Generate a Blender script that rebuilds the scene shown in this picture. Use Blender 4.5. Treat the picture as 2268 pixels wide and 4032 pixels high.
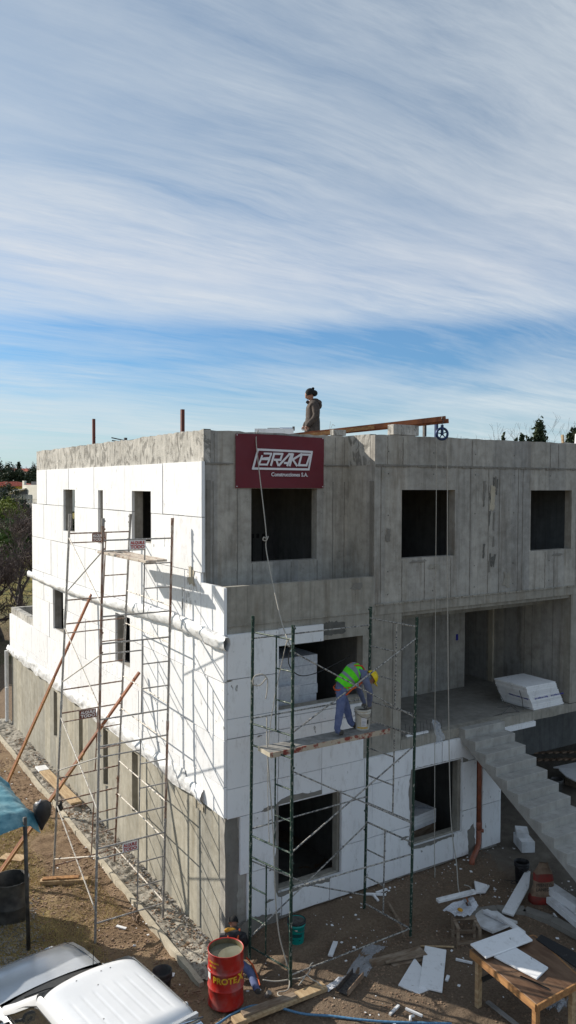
import bpy, bmesh, math, random
import numpy as np
from mathutils import Vector, Matrix, noise as mnoise
random.seed(7); np.random.seed(7)
R = math.radians
for o in list(bpy.data.objects): bpy.data.objects.remove(o)
scene = bpy.context.scene
COL = scene.collection

# ------------------------------------------------------------------ camera
cd = bpy.data.cameras.new('camera'); cam = bpy.data.objects.new('camera', cd); COL.objects.link(cam)
scene.camera = cam
cd.sensor_fit = 'VERTICAL'; cd.sensor_height = 36.0; cd.lens = 27.94
cd.clip_start = 0.1; cd.clip_end = 3000
yaw, pitch, roll = 0.5570288, -0.0331851, 0.0035079
f_ = Vector((math.sin(yaw)*math.cos(pitch), math.cos(yaw)*math.cos(pitch), math.sin(pitch)))
r_ = Vector((math.cos(yaw), -math.sin(yaw), 0)); u_ = r_.cross(f_)
r2 = math.cos(roll)*r_ + math.sin(roll)*u_; u2 = -math.sin(roll)*r_ + math.cos(roll)*u_
m3 = Matrix((r2, u2, -f_)).transposed()
cam.matrix_world = Matrix.Translation((-6.5425, -12.6671, 8.2)) @ m3.to_4x4()

# ------------------------------------------------------------------ light
SUN_TRAVEL = Vector((1, -1.5, -0.93)).normalized()
sd = bpy.data.lights.new('sun', 'SUN'); sun = bpy.data.objects.new('sun', sd); COL.objects.link(sun)
sd.energy = 5.0; sd.angle = R(0.53); sd.color = (1.0, 0.93, 0.82)
sun.rotation_euler = SUN_TRAVEL.to_track_quat('-Z', 'Y').to_euler()
sun.location = (-20, 25, 30)

world = bpy.data.worlds.new('World'); scene.world = world; world.use_nodes = True
wt = world.node_tree; wn = wt.nodes; wn.clear()
def N(t, typ, **kw):
    n = t.nodes.new(typ)
    for k, v in kw.items(): setattr(n, k, v)
    return n
def math_(t, op, a, b=None, c=None, clamp=False):
    n = N(t, 'ShaderNodeMath', operation=op, use_clamp=clamp)
    for i, v in enumerate((a, b, c)):
        if v is None: continue
        if isinstance(v, (int, float)): n.inputs[i].default_value = v
        else: t.links.new(v, n.inputs[i])
    return n.outputs[0]
def ramp(t, fac, stops, interp='LINEAR'):
    n = N(t, 'ShaderNodeValToRGB'); n.color_ramp.interpolation = interp
    e = n.color_ramp.elements
    while len(e) < len(stops): e.new(0.5)
    for i, (p, c) in enumerate(stops):
        e[i].position = p; e[i].color = (c, c, c, 1) if isinstance(c, (int, float)) else (*c, 1)
    if fac is not None: t.links.new(fac, n.inputs[0])
    return n.outputs[0]
def mixc(t, fac, a, b, typ='MIX'):
    n = N(t, 'ShaderNodeMix', data_type='RGBA', blend_type=typ)
    for i, v in ((0, fac), (6, a), (7, b)):
        if isinstance(v, (int, float)): n.inputs[i].default_value = v
        elif isinstance(v, tuple): n.inputs[i].default_value = (*v, 1)
        else: t.links.new(v, n.inputs[i])
    return n.outputs[2]
def noise(t, vec, scale, detail=4, rough=0.55, dist=0.0, lac=2.0):
    n = N(t, 'ShaderNodeTexNoise'); n.inputs['Scale'].default_value = scale
    n.inputs['Detail'].default_value = detail; n.inputs['Roughness'].default_value = rough
    n.inputs['Distortion'].default_value = dist; n.inputs['Lacunarity'].default_value = lac
    if vec is not None: t.links.new(vec, n.inputs['Vector'])
    return n.outputs[0]
def mapping(t, vec, scale=(1, 1, 1), rot=(0, 0, 0), loc=(0, 0, 0)):
    n = N(t, 'ShaderNodeMapping'); n.inputs['Scale'].default_value = scale
    n.inputs['Rotation'].default_value = rot; n.inputs['Location'].default_value = loc
    t.links.new(vec, n.inputs['Vector']); return n.outputs[0]

sky = N(wt, 'ShaderNodeTexSky', sky_type='NISHITA'); sky.sun_disc = False
sky.sun_elevation = R(27.3); sky.sun_rotation = R(326.3); sky.altitude = 50
sky.air_density = 1.0; sky.dust_density = 0.6; sky.ozone_density = 2.2
tc = N(wt, 'ShaderNodeTexCoord')
sep = N(wt, 'ShaderNodeSeparateXYZ'); wt.links.new(tc.outputs['Generated'], sep.inputs[0])
zc = math_(wt, 'MAXIMUM', sep.outputs[2], 0.0)
den = math_(wt, 'ADD', zc, 0.10)
cx = math_(wt, 'DIVIDE', sep.outputs[0], den); cy = math_(wt, 'DIVIDE', sep.outputs[1], den)
comb0 = N(wt, 'ShaderNodeCombineXYZ'); wt.links.new(cx, comb0.inputs[0]); wt.links.new(cy, comb0.inputs[1])
warp = N(wt, 'ShaderNodeTexNoise'); warp.inputs['Scale'].default_value = 0.8; warp.inputs['Detail'].default_value = 3; wt.links.new(comb0.outputs[0], warp.inputs['Vector'])
wsub = N(wt, 'ShaderNodeVectorMath', operation='SUBTRACT'); wt.links.new(warp.outputs['Color'], wsub.inputs[0]); wsub.inputs[1].default_value = (.5, .5, .5)
wsc = N(wt, 'ShaderNodeVectorMath', operation='SCALE'); wt.links.new(wsub.outputs[0], wsc.inputs[0]); wsc.inputs['Scale'].default_value = 0.30
comb = N(wt, 'ShaderNodeVectorMath', operation='ADD'); wt.links.new(comb0.outputs[0], comb.inputs[0]); wt.links.new(wsc.outputs[0], comb.inputs[1])
# long thin cirrus streaks drawn out in one direction on a flat cloud layer
big = noise(wt, mapping(wt, comb.outputs[0], (0.55, 1.1, 1), (0, 0, R(-18))), 0.9, 7, 0.58, 0.35)
fib = noise(wt, mapping(wt, comb.outputs[0], (0.45, 3.2, 1), (0, 0, R(-24)), (3, 1, 0)), 1.3, 10, 0.66, 0.25)
fine = noise(wt, mapping(wt, comb.outputs[0], (1.4, 8.0, 1), (0, 0, R(-30)), (7, 4, 0)), 2.2, 10, 0.72, 0.15)
# how much veil there is at each height above the horizon
cov = ramp(wt, zc, [(0.0, 0.80), (0.09, 0.74), (0.13, 0.52), (0.155, 0.10), (0.182, 0.05), (0.215, 0.62), (0.31, 0.74), (0.43, 0.60), (0.56, 0.48), (1.0, 0.5)], 'EASE')
patch_ = noise(wt, mapping(wt, comb.outputs[0], (0.8, 1.3, 1), (0, 0, R(20)), (2, 5, 0)), 1.1, 5, 0.6, 0.2)
fmod = ramp(wt, patch_, [(0.34, 0.15), (0.66, 1.35 if False else 1.0)])
s1 = math_(wt, 'MULTIPLY', math_(wt, 'SUBTRACT', big, 0.5), 1.7)
s2 = math_(wt, 'MULTIPLY', math_(wt, 'SUBTRACT', fib, 0.5), 1.0)
s3 = math_(wt, 'MULTIPLY', math_(wt, 'SUBTRACT', fine, 0.5), 0.70)
cl = math_(wt, 'ADD', math_(wt, 'ADD', cov, s1), math_(wt, 'MULTIPLY', math_(wt, 'ADD', s2, s3), math_(wt, 'ADD', math_(wt, 'MULTIPLY', fmod, 1.2), 0.15)), clamp=True)
cl = math_(wt, 'POWER', cl, 1.0)
veil = math_(wt, 'ADD', math_(wt, 'MULTIPLY', cl, 0.82), 0.08, clamp=True)
ccol = ramp(wt, zc, [(0.0, (5.2, 6.3, 6.9)), (0.10, (5.6, 6.5, 7.2)), (0.25, (6.1, 6.5, 7.3)), (0.45, (5.0, 5.6, 6.9)), (1.0, (3.9, 4.6, 6.1))])
# (a colour ramp clips at 1, so the ramp holds tenths and is scaled up)
wt.nodes.remove(ccol.node)
ccol = ramp(wt, zc, [(0.0, (.60, .73, .78)), (0.10, (.68, .77, .82)), (0.25, (.755, .785, .825)), (0.45, (.68, .74, .79)), (1.0, (.54, .62, .69))])
vm = N(wt, 'ShaderNodeVectorMath', operation='SCALE'); wt.links.new(ccol, vm.inputs[0]); vm.inputs['Scale'].default_value = 10.0
skyc = mixc(wt, 1.0, sky.outputs[0], ramp(wt, zc, [(0.0, (.45, .66, .78)), (0.13, (.33, .60, .83)), (0.20, (.34, .62, .84)), (0.36, (.60, .74, .78)), (1.0, (.66, .76, .76))]), 'MULTIPLY')
sk2 = N(wt, 'ShaderNodeVectorMath', operation='SCALE'); wt.links.new(skyc, sk2.inputs[0]); sk2.inputs['Scale'].default_value = 1.45; skyc = sk2.outputs[0]
skymix = mixc(wt, veil, skyc, vm.outputs[0])
bg = N(wt, 'ShaderNodeBackground'); bg.inputs['Strength'].default_value = 0.08
wt.links.new(skymix, bg.inputs[0])
wo = N(wt, 'ShaderNodeOutputWorld'); wt.links.new(bg.outputs[0], wo.inputs[0])

vs = scene.view_settings; vs.view_transform = 'Standard'; vs.look = 'None'; vs.gamma = 1; vs.exposure = 0.30
vs.use_curve_mapping = False
scene.cycles.max_bounces = 8; scene.cycles.diffuse_bounces = 4

# ------------------------------------------------------------------ materials
MATS = {}
def newmat(name):
    m = bpy.data.materials.new(name); m.use_nodes = True; t = m.node_tree
    b = t.nodes['Principled BSDF']; MATS[name] = m
    return m, t, b
def objvec(t, rnd=False):
    c = N(t, 'ShaderNodeTexCoord').outputs['Object']
    if rnd:
        oi = N(t, 'ShaderNodeObjectInfo'); a = N(t, 'ShaderNodeVectorMath', operation='ADD')
        s = math_(t, 'MULTIPLY', oi.outputs['Random'], 37.0)
        t.links.new(c, a.inputs[0]); t.links.new(s, a.inputs[1]); return a.outputs[0]
    return c
def bump(t, b, h, strength=0.3, dist=0.01):
    n = N(t, 'ShaderNodeBump'); n.inputs['Strength'].default_value = strength; n.inputs['Distance'].default_value = dist
    t.links.new(h, n.inputs['Height']); t.links.new(n.outputs[0], b.inputs['Normal']); return n
def simple(name, c1, c2=None, scale=6, rough=0.7, metal=0, detail=5, bmp=0.15, bscale=None, stretch=(1, 1, 1), lo=0.35, hi=0.65, rnd=True, spec=0.4):
    m, t, b = newmat(name); v = objvec(t, rnd); v = mapping(t, v, stretch)
    c2 = c2 or tuple(x*0.7 for x in c1)
    n = noise(t, v, scale, detail); fac = ramp(t, n, [(lo, 0), (hi, 1)])
    t.links.new(mixc(t, fac, c1, c2), b.inputs['Base Color'])
    b.inputs['Roughness'].default_value = rough; b.inputs['Metallic'].default_value = metal
    b.inputs['Specular IOR Level'].default_value = spec
    if bmp: bump(t, b, noise(t, v, bscale or scale*4, 6), bmp, 0.008)
    return m

def concrete(name, dark, light, streak=0.6, rough_amp=0.35, panel=True, stain=(0.09, 0.075, 0.06), stain_amt=0.5, rubble=False):
    m, t, b = newmat(name); v = objvec(t)
    sp = N(t, 'ShaderNodeSeparateXYZ'); t.links.new(v, sp.inputs[0])
    n1 = noise(t, v, 0.9, 5, 0.6); n2 = noise(t, v, 5.5, 8, 0.65)
    st = noise(t, mapping(t, v, (5.5, 5.5, 0.22)), 1.6, 7, 0.65)
    base = mixc(t, ramp(t, n1, [(0.36, 0), (0.64, 1)]), dark, light)
    mid = tuple((a+c)/2 for a, c in zip(dark, light))
    base = mixc(t, 0.55, base, mixc(t, ramp(t, n2, [(0.35, 0), (0.68, 1)]), dark, light))
    base = mixc(t, math_(t, 'MULTIPLY', ramp(t, st, [(0.50, 0), (0.66, 1)]), streak*0.6), base, tuple(x*0.52 for x in dark))
    st2 = noise(t, mapping(t, v, (3.1, 3.1, 0.35), loc=(5, 2, 1)), 1.2, 6, 0.6)
    base = mixc(t, math_(t, 'MULTIPLY', ramp(t, st2, [(0.56, 0), (0.72, 1)]), stain_amt), base, stain)
    st3 = noise(t, mapping(t, v, (2.2, 2.2, 0.9), loc=(1, 7, 3)), 1.1, 7, 0.6)
    base = mixc(t, math_(t, 'MULTIPLY', ramp(t, st3, [(0.54, 0), (0.70, 1)]), 0.35), base, tuple(min(1, x*1.25) for x in light))
    if rubble:
        cr_ = noise(t, mapping(t, v, (1, 1, 0.7)), 3.6, 10, 0.7, 1.2)
        base = mixc(t, math_(t, 'MULTIPLY', ramp(t, cr_, [(0.51, 0), (0.57, 1)]), 0.75), base, tuple(x*0.42 for x in dark))
    if panel:
        w = N(t, 'ShaderNodeTexWhiteNoise', noise_dimensions='1D')
        s = math_(t, 'FLOOR', math_(t, 'DIVIDE', math_(t, 'ADD', sp.outputs[0], sp.outputs[1]), 0.612))
        t.links.new(s, w.inputs['W'])
        base = mixc(t, 1.0, base, ramp(t, w.outputs[0], [(0, (0.83, 0.84, 0.86)), (1, (1.1, 1.08, 1.04))]), 'MULTIPLY')
    vo = N(t, 'ShaderNodeTexVoronoi'); vo.inputs['Scale'].default_value = 7.0; t.links.new(v, vo.inputs['Vector'])
    hole = ramp(t, vo.outputs[0], [(0.0, 1), (0.10, 0)])
    base = mixc(t, math_(t, 'MULTIPLY', hole, 0.7), base, tuple(x*0.3 for x in dark))
    t.links.new(base, b.inputs['Base Color']); b.inputs['Roughness'].default_value = 0.88
    b.inputs['Specular IOR Level'].default_value = 0.25
    h = math_(t, 'ADD', math_(t, 'MULTIPLY', n2, 0.6), math_(t, 'MULTIPLY', noise(t, v, 38, 6), 0.4))
    h = math_(t, 'SUBTRACT', h, math_(t, 'MULTIPLY', hole, 0.5))
    bump(t, b, h, 0.9 if rubble else rough_amp, 0.03 if rubble else 0.012)
    return m
concrete('concrete', (0.245, 0.231, 0.208), (0.47, 0.45, 0.415), 0.6, stain=(0.14, 0.11, 0.08), stain_amt=0.6)
concrete('concrete_warm', (0.235, 0.218, 0.185), (0.40, 0.375, 0.325), 0.8, stain=(0.16, 0.125, 0.085), stain_amt=0.6, panel=False)
concrete('concrete_rough', (0.33, 0.315, 0.285), (0.60, 0.575, 0.53), 0.9, 0.8, False, stain=(0.14, 0.12, 0.10), stain_amt=0.7, rubble=True)
concrete('concrete_wall_low', (0.27, 0.252, 0.205), (0.45, 0.43, 0.37), 0.7, 0.3, True, stain=(0.20, 0.17, 0.12), stain_amt=0.5)
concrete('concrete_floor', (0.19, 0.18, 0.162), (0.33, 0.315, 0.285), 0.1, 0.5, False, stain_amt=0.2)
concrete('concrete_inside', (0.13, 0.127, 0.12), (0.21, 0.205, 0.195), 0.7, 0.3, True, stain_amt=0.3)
concrete('concrete_stair', (0.29, 0.28, 0.26), (0.44, 0.428, 0.40), 0.35, 0.35, False, stain=(0.13, 0.12, 0.105), stain_amt=0.25)
concrete('strip_mortar', (0.26, 0.235, 0.195), (0.43, 0.40, 0.345), 0.1, 0.9, False, stain=(0.09, 0.08, 0.07), stain_amt=0.5, rubble=True)
concrete('mortar', (0.175, 0.162, 0.142), (0.255, 0.24, 0.215), 0.1, 0.6, False, stain_amt=0.15)
concrete('curb_concrete', (0.38, 0.335, 0.255), (0.54, 0.485, 0.385), 0.2, 0.5, False, stain_amt=0.25)
concrete('old_dark_concrete', (0.09, 0.088, 0.08), (0.17, 0.165, 0.15), 0.5, 0.6, False, stain_amt=0.3)

# expanded polystyrene board: white, beaded, lightly smudged
m, t, b = newmat('polystyrene'); v = objvec(t)
vo = N(t, 'ShaderNodeTexVoronoi'); vo.inputs['Scale'].default_value = 140; t.links.new(v, vo.inputs['Vector'])
sm = noise(t, mapping(t, v, (3, 3, 1.2)), 2.4, 9, 0.75); sp_ = noise(t, mapping(t, v, (1, 1, 0.45)), 9.0, 4, 0.6, 0.4)
oi = N(t, 'ShaderNodeObjectInfo')
base = mixc(t, oi.outputs['Random'], (0.77, 0.775, 0.79), (0.85, 0.852, 0.86))
base = mixc(t, math_(t, 'MULTIPLY', ramp(t, sm, [(0.52, 0), (0.74, 1)]), 0.55), base, (0.42, 0.40, 0.38))
base = mixc(t, math_(t, 'MULTIPLY', ramp(t, sp_, [(0.675, 0), (0.72, 1)]), 0.85), base, (0.16, 0.15, 0.14))
t.links.new(base, b.inputs['Base Color']); b.inputs['Roughness'].default_value = 0.62
b.inputs['Specular IOR Level'].default_value = 0.3
bump(t, b, vo.outputs[0], 0.12, 0.003)
simple('polystyrene_dirty', (0.74, 0.75, 0.77), (0.40, 0.38, 0.35), 3.0, 0.8, lo=0.45, hi=0.8)
simple('polystyrene_cut', (0.68, 0.70, 0.73), (0.55, 0.56, 0.6), 20, 0.8)
simple('white_sheet', (0.74, 0.745, 0.75), (0.42, 0.41, 0.40), 5, 0.45, bmp=0.8, bscale=14, stretch=(1, 1, 2), lo=0.5, hi=0.75, rnd=False)
simple('scaffold_grey', (0.30, 0.285, 0.27), (0.62, 0.60, 0.56), 26, 0.5, 0.25, lo=0.55, hi=0.68, stretch=(1, 1, 0.5))
simple('scaffold_rust', (0.20, 0.105, 0.07), (0.42, 0.38, 0.34), 16, 0.7, 0.1, lo=0.42, hi=0.66, stretch=(1, 1, 0.4))
simple('scaffold_pale', (0.62, 0.58, 0.52), (0.28, 0.20, 0.14), 22, 0.6, 0.1, lo=0.50, hi=0.66)
simple('scaffold_green', (0.012, 0.040, 0.028), (0.30, 0.30, 0.26), 30, 0.55, 0.1, lo=0.55, hi=0.66, stretch=(1, 1, 0.6))
simple('scaffold_cream', (0.42, 0.40, 0.36), (0.055, 0.06, 0.07), 30, 0.6, 0.1, lo=0.44, hi=0.60)
simple('dark_steel', (0.045, 0.045, 0.05), (0.14, 0.13, 0.12), 30, 0.5, 0.4)
simple('blue_steel', (0.012, 0.04, 0.14), (0.02, 0.03, 0.06), 20, 0.4, 0.2)
simple('rust_red', (0.17, 0.035, 0.025), (0.09, 0.03, 0.02), 12, 0.7)
simple('wood_red', (0.33, 0.115, 0.045), (0.17, 0.06, 0.03), 5, 0.7, stretch=(1, 1, 0.15), bmp=0.3)
simple('wood_orange', (0.42, 0.22, 0.085), (0.25, 0.12, 0.05), 5, 0.7, stretch=(4, 0.6, 4), bmp=0.25)
simple('wood_pale', (0.50, 0.37, 0.22), (0.33, 0.22, 0.12), 5, 0.75, stretch=(4, 0.6, 4), bmp=0.25)
simple('wood_dirty', (0.17, 0.115, 0.075), (0.30, 0.24, 0.18), 5, 0.85, stretch=(0.8, 3, 3), bmp=0.35)
simple('plank_painted', (0.50, 0.44, 0.37), (0.24, 0.15, 0.11), 9, 0.8, lo=0.48, hi=0.62, bmp=0.4)
simple('plank_edge', (0.24, 0.05, 0.035), (0.46, 0.39, 0.30), 9, 0.6, lo=0.41, hi=0.50, detail=9)
simple('plank_top', (0.17, 0.165, 0.155), (0.30, 0.29, 0.27), 10, 0.8)
simple('table_top', (0.085, 0.042, 0.024), (0.19, 0.115, 0.07), 4, 0.5, stretch=(2, 0.5, 2), bmp=0.1)
simple('drum_red', (0.42, 0.018, 0.012), (0.34, 0.11, 0.10), 4.5, 0.42, lo=0.46, hi=0.66, detail=10, stretch=(1, 1, .7))
simple('drum_inside', (0.20, 0.17, 0.09), (0.10, 0.09, 0.05), 6, 0.6)
simple('yellow_paint', (0.75, 0.46, 0.03), (0.60, 0.33, 0.03), 10, 0.5)
simple('red_paint', (0.50, 0.03, 0.025), (0.38, 0.05, 0.04), 10, 0.5)
simple('blue_print', (0.02, 0.02, 0.30), (0.03, 0.03, 0.25), 10, 0.5)
simple('black_print', (0.02, 0.02, 0.02), (0.04, 0.04, 0.04), 10, 0.7)
simple('white_paint', (0.78, 0.78, 0.78), (0.66, 0.66, 0.66), 8, 0.5)
simple('teal_plastic', (0.0, 0.27, 0.235), (0.0, 0.22, 0.19), 10, 0.35, bmp=0)
simple('teal_dark', (0.0, 0.07, 0.07), (0.0, 0.05, 0.05), 10, 0.4, bmp=0)
simple('black_plastic', (0.018, 0.018, 0.02), (0.10, 0.10, 0.095), 22, 0.5, lo=0.62, hi=0.72)
simple('black_metal', (0.032, 0.030, 0.030), (0.10, 0.095, 0.085), 4, 0.6, bmp=0.3, lo=0.4, hi=0.7)
simple('water', (0.22, 0.22, 0.17), (0.16, 0.155, 0.11), 3, 0.06, bmp=0.02)
simple('wet_mortar', (0.12, 0.115, 0.105), (0.07, 0.068, 0.062), 14, 0.5, bmp=0.8)
simple('pail_white', (0.60, 0.57, 0.50), (0.36, 0.33, 0.28), 7, 0.5, lo=0.5, hi=0.75)
simple('pipe_orange', (0.34, 0.105, 0.055), (0.22, 0.08, 0.05), 9, 0.5)
simple('hose_blue', (0.12, 0.28, 0.46), (0.08, 0.18, 0.30), 30, 0.4)
simple('rope', (0.50, 0.47, 0.42), (0.30, 0.28, 0.24), 90, 0.9)
simple('tarp_blue', (0.035, 0.15, 0.205), (0.15, 0.32, 0.38), 7, 0.45, bmp=1.0, bscale=9, lo=0.35, hi=0.7, detail=8)
simple('black_bag', (0.012, 0.012, 0.014), (0.03, 0.03, 0.034), 6, 0.45, bmp=0.7)
simple('sack_paper', (0.27, 0.19, 0.13), (0.17, 0.11, 0.075), 9, 0.8, bmp=0.5, bscale=12)
simple('sack_red', (0.27, 0.028, 0.02), (0.15, 0.04, 0.03), 9, 0.7, bmp=0.5, bscale=12)
simple('mesh_grey', (0.32, 0.32, 0.33), (0.23, 0.23, 0.24), 30, 0.7)
simple('mesh_pale', (0.60, 0.62, 0.66), (0.45, 0.46, 0.50), 30, 0.6)
simple('car_white', (0.70, 0.71, 0.73), (0.66, 0.67, 0.69), 3, 0.28, bmp=0.0, spec=0.6)
simple('car_paint_shaded', (0.46, 0.49, 0.53), (0.42, 0.45, 0.50), 3, 0.22, 0.35, bmp=0.0, spec=0.6)  # greyer copy of the body paint, the hood's shade put into the colour
simple('car_black', (0.015, 0.016, 0.018), (0.03, 0.03, 0.03), 20, 0.45, bmp=0.0)
simple('car_glass', (0.012, 0.014, 0.017), (0.02, 0.022, 0.025), 4, 0.05, bmp=0.0, spec=0.8)
simple('chrome', (0.55, 0.60, 0.68), (0.5, 0.55, 0.62), 4, 0.08, 1.0, bmp=0.0)
simple('tyre', (0.02, 0.02, 0.02), (0.04, 0.038, 0.035), 20, 0.85)
simple('skin', (0.42, 0.22, 0.15), (0.36, 0.17, 0.11), 20, 0.55, bmp=0.05)
simple('denim', (0.085, 0.115, 0.24), (0.13, 0.16, 0.29), 12, 0.9, bmp=0.5, bscale=18)
simple('denim_grey', (0.12, 0.14, 0.20), (0.19, 0.20, 0.25), 12, 0.9, bmp=0.5, bscale=18)
simple('work_shirt', (0.10, 0.12, 0.20), (0.14, 0.16, 0.25), 12, 0.9, bmp=0.5, bscale=16)
simple('vest_green', (0.12, 0.80, 0.01), (0.08, 0.62, 0.01), 9, 0.7, bmp=0.6, bscale=14)
simple('reflective_grey', (0.17, 0.20, 0.22), (0.22, 0.25, 0.27), 9, 0.4, bmp=0.2)
simple('harness_orange', (0.60, 0.10, 0.02), (0.45, 0.07, 0.02), 9, 0.7)
simple('helmet_yellow', (0.80, 0.58, 0.0), (0.72, 0.5, 0.0), 9, 0.3, bmp=0)
simple('jacket_grey', (0.055, 0.043, 0.037), (0.095, 0.075, 0.064), 10, 0.9, bmp=0.9, bscale=11)
simple('jacket_black', (0.022, 0.022, 0.025), (0.045, 0.045, 0.05), 10, 0.9, bmp=0.9, bscale=12)
simple('wool_black', (0.010, 0.010, 0.011), (0.02, 0.02, 0.02), 60, 0.95, bmp=0.6)
simple('hood_yellow', (0.55, 0.28, 0.03), (0.40, 0.2, 0.02), 12, 0.9)
simple('boot', (0.04, 0.036, 0.032), (0.09, 0.08, 0.07), 14, 0.8)
simple('glove', (0.20, 0.19, 0.17), (0.10, 0.09, 0.08), 20, 0.9)
simple('banner_red', (0.145, 0.012, 0.022), (0.125, 0.010, 0.018), 2, 0.55, bmp=0.25, bscale=5, rnd=False)
simple('banner_white', (0.74, 0.73, 0.76), (0.70, 0.69, 0.72), 4, 0.6, bmp=0)
simple('bark_dark', (0.045, 0.036, 0.032), (0.115, 0.095, 0.085), 6, 0.95, bmp=0.5)
simple('twig_grey', (0.075, 0.056, 0.050), (0.15, 0.115, 0.105), 4, 0.95, bmp=0)
simple('leaf_dark', (0.028, 0.045, 0.022), (0.05, 0.065, 0.035), 0.6, 0.7, bmp=0, rnd=False)
simple('leaf_conifer', (0.022, 0.040, 0.020), (0.055, 0.075, 0.030), 0.8, 0.8, bmp=0, rnd=False)
simple('leaf_bright', (0.10, 0.14, 0.02), (0.20, 0.22, 0.03), 0.7, 0.7, bmp=0, rnd=False)
simple('leaf_green', (0.045, 0.09, 0.02), (0.09, 0.14, 0.03), 0.9, 0.7, bmp=0, rnd=False)
simple('roof_tile', (0.46, 0.10, 0.06), (0.30, 0.065, 0.04), 1.2, 0.8)
simple('wall_yellow', (0.72, 0.46, 0.06), (0.66, 0.42, 0.06), 1, 0.9)
simple('wall_beige', (0.78, 0.74, 0.67), (0.72, 0.68, 0.60), 1, 0.9)
simple('slate_dark', (0.06, 0.065, 0.075), (0.08, 0.085, 0.095), 1, 0.8)
simple('window_glass', (0.10, 0.12, 0.14), (0.16, 0.18, 0.20), 1, 0.1, bmp=0)
simple('mesh_net_green', (0.022, 0.035, 0.028), (0.04, 0.055, 0.045), 5, 0.95)
simple('wall_pink', (0.26, 0.13, 0.11), (0.20, 0.11, 0.10), 3, 0.9)
simple('stone_grey', (0.17, 0.16, 0.15), (0.30, 0.285, 0.27), 3, 0.9)
simple('stone_brown', (0.17, 0.105, 0.068), (0.32, 0.225, 0.155), 5, 0.95)
simple('straw', (0.52, 0.40, 0.17), (0.32, 0.25, 0.08), 1.5, 0.9, bmp=0, rnd=False)
simple('plastic_film', (0.55, 0.60, 0.68), (0.7, 0.74, 0.8), 8, 0.12, bmp=0.8, bscale=10)
MATS['plastic_film'].node_tree.nodes['Principled BSDF'].inputs['Alpha'].default_value = 0.35

# soil: brown and reddish earth with damp and dusty patches; dry yellow grass and gravel by place
m, t, b = newmat('soil'); v = objvec(t); sp = N(t, 'ShaderNodeSeparateXYZ'); t.links.new(v, sp.inputs[0])
n1 = noise(t, v, 0.55, 6, 0.6); n2 = noise(t, v, 3.6, 8, 0.65, 0.3); n3 = noise(t, v, 22, 8, 0.7); n4 = noise(t, v, 70, 4, 0.7)
base = mixc(t, ramp(t, n2, [(0.35, 0), (0.65, 1)]), (0.205, 0.137, 0.085), (0.345, 0.245, 0.158))
base = mixc(t, ramp(t, n3, [(0.40, 0.0), (0.68, 0.6)]), base, (0.115, 0.072, 0.045))
base = mixc(t, math_(t, 'MULTIPLY', ramp(t, n1, [(0.5, 0), (0.66, 1)]), 0.6), base, (0.36, 0.265, 0.165))
yard = ramp(t, math_(t, 'ADD', sp.outputs[0], math_(t, 'MULTIPLY', n1, 1.6)), [(0.0, 0), (1.0, 1)])
base = mixc(t, math_(t, 'MULTIPLY', yard, 0.8), base, mixc(t, ramp(t, n3, [(0.35, 0), (0.7, 1)]), (0.225, 0.170, 0.125), (0.120, 0.088, 0.063)))
nr = math_(t, 'ADD', sp.outputs[0], math_(t, 'MULTIPLY', n2, 1.2))
slab = math_(t, 'MULTIPLY', ramp(t, math_(t, 'DIVIDE', nr, 10.0), [(0.66, 0), (0.72, 1)]), 0.9)
base = mixc(t, slab, base, mixc(t, ramp(t, n2, [(0.35, 0), (0.7, 1)]), (0.13, 0.115, 0.096), (0.20, 0.18, 0.152)))
gl = math_(t, 'MULTIPLY', math_(t, 'ADD', sp.outputs[0], math_(t, 'MULTIPLY', math_(t, 'SUBTRACT', n1, 0.5), 3.0)), -0.1)
gm = math_(t, 'MULTIPLY', ramp(t, gl, [(0.19, 0), (0.26, 1)]), ramp(t, n2, [(0.36, 0), (0.56, 1)]))
base = mixc(t, math_(t, 'MULTIPLY', gm, 0.75), base, mixc(t, ramp(t, n3, [(0.3, 0), (0.7, 1)]), (0.20, 0.155, 0.055), (0.42, 0.33, 0.15)))
far = ramp(t, math_(t, 'DIVIDE', sp.outputs[1], 100.0), [(0.30, 0), (0.5, 1)])
base = mixc(t, math_(t, 'MULTIPLY', far, 0.9), base, mixc(t, ramp(t, n1, [(0.35, 0), (0.65, 1)]), (0.11, 0.12, 0.035), (0.36, 0.27, 0.08)))
t.links.new(base, b.inputs['Base Color']); b.inputs['Roughness'].default_value = 0.95; b.inputs['Specular IOR Level'].default_value = 0.15
bump(t, b, math_(t, 'ADD', math_(t, 'MULTIPLY', n3, 1.0), math_(t, 'MULTIPLY', n4, 0.35)), 1.0, 0.045)

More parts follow.
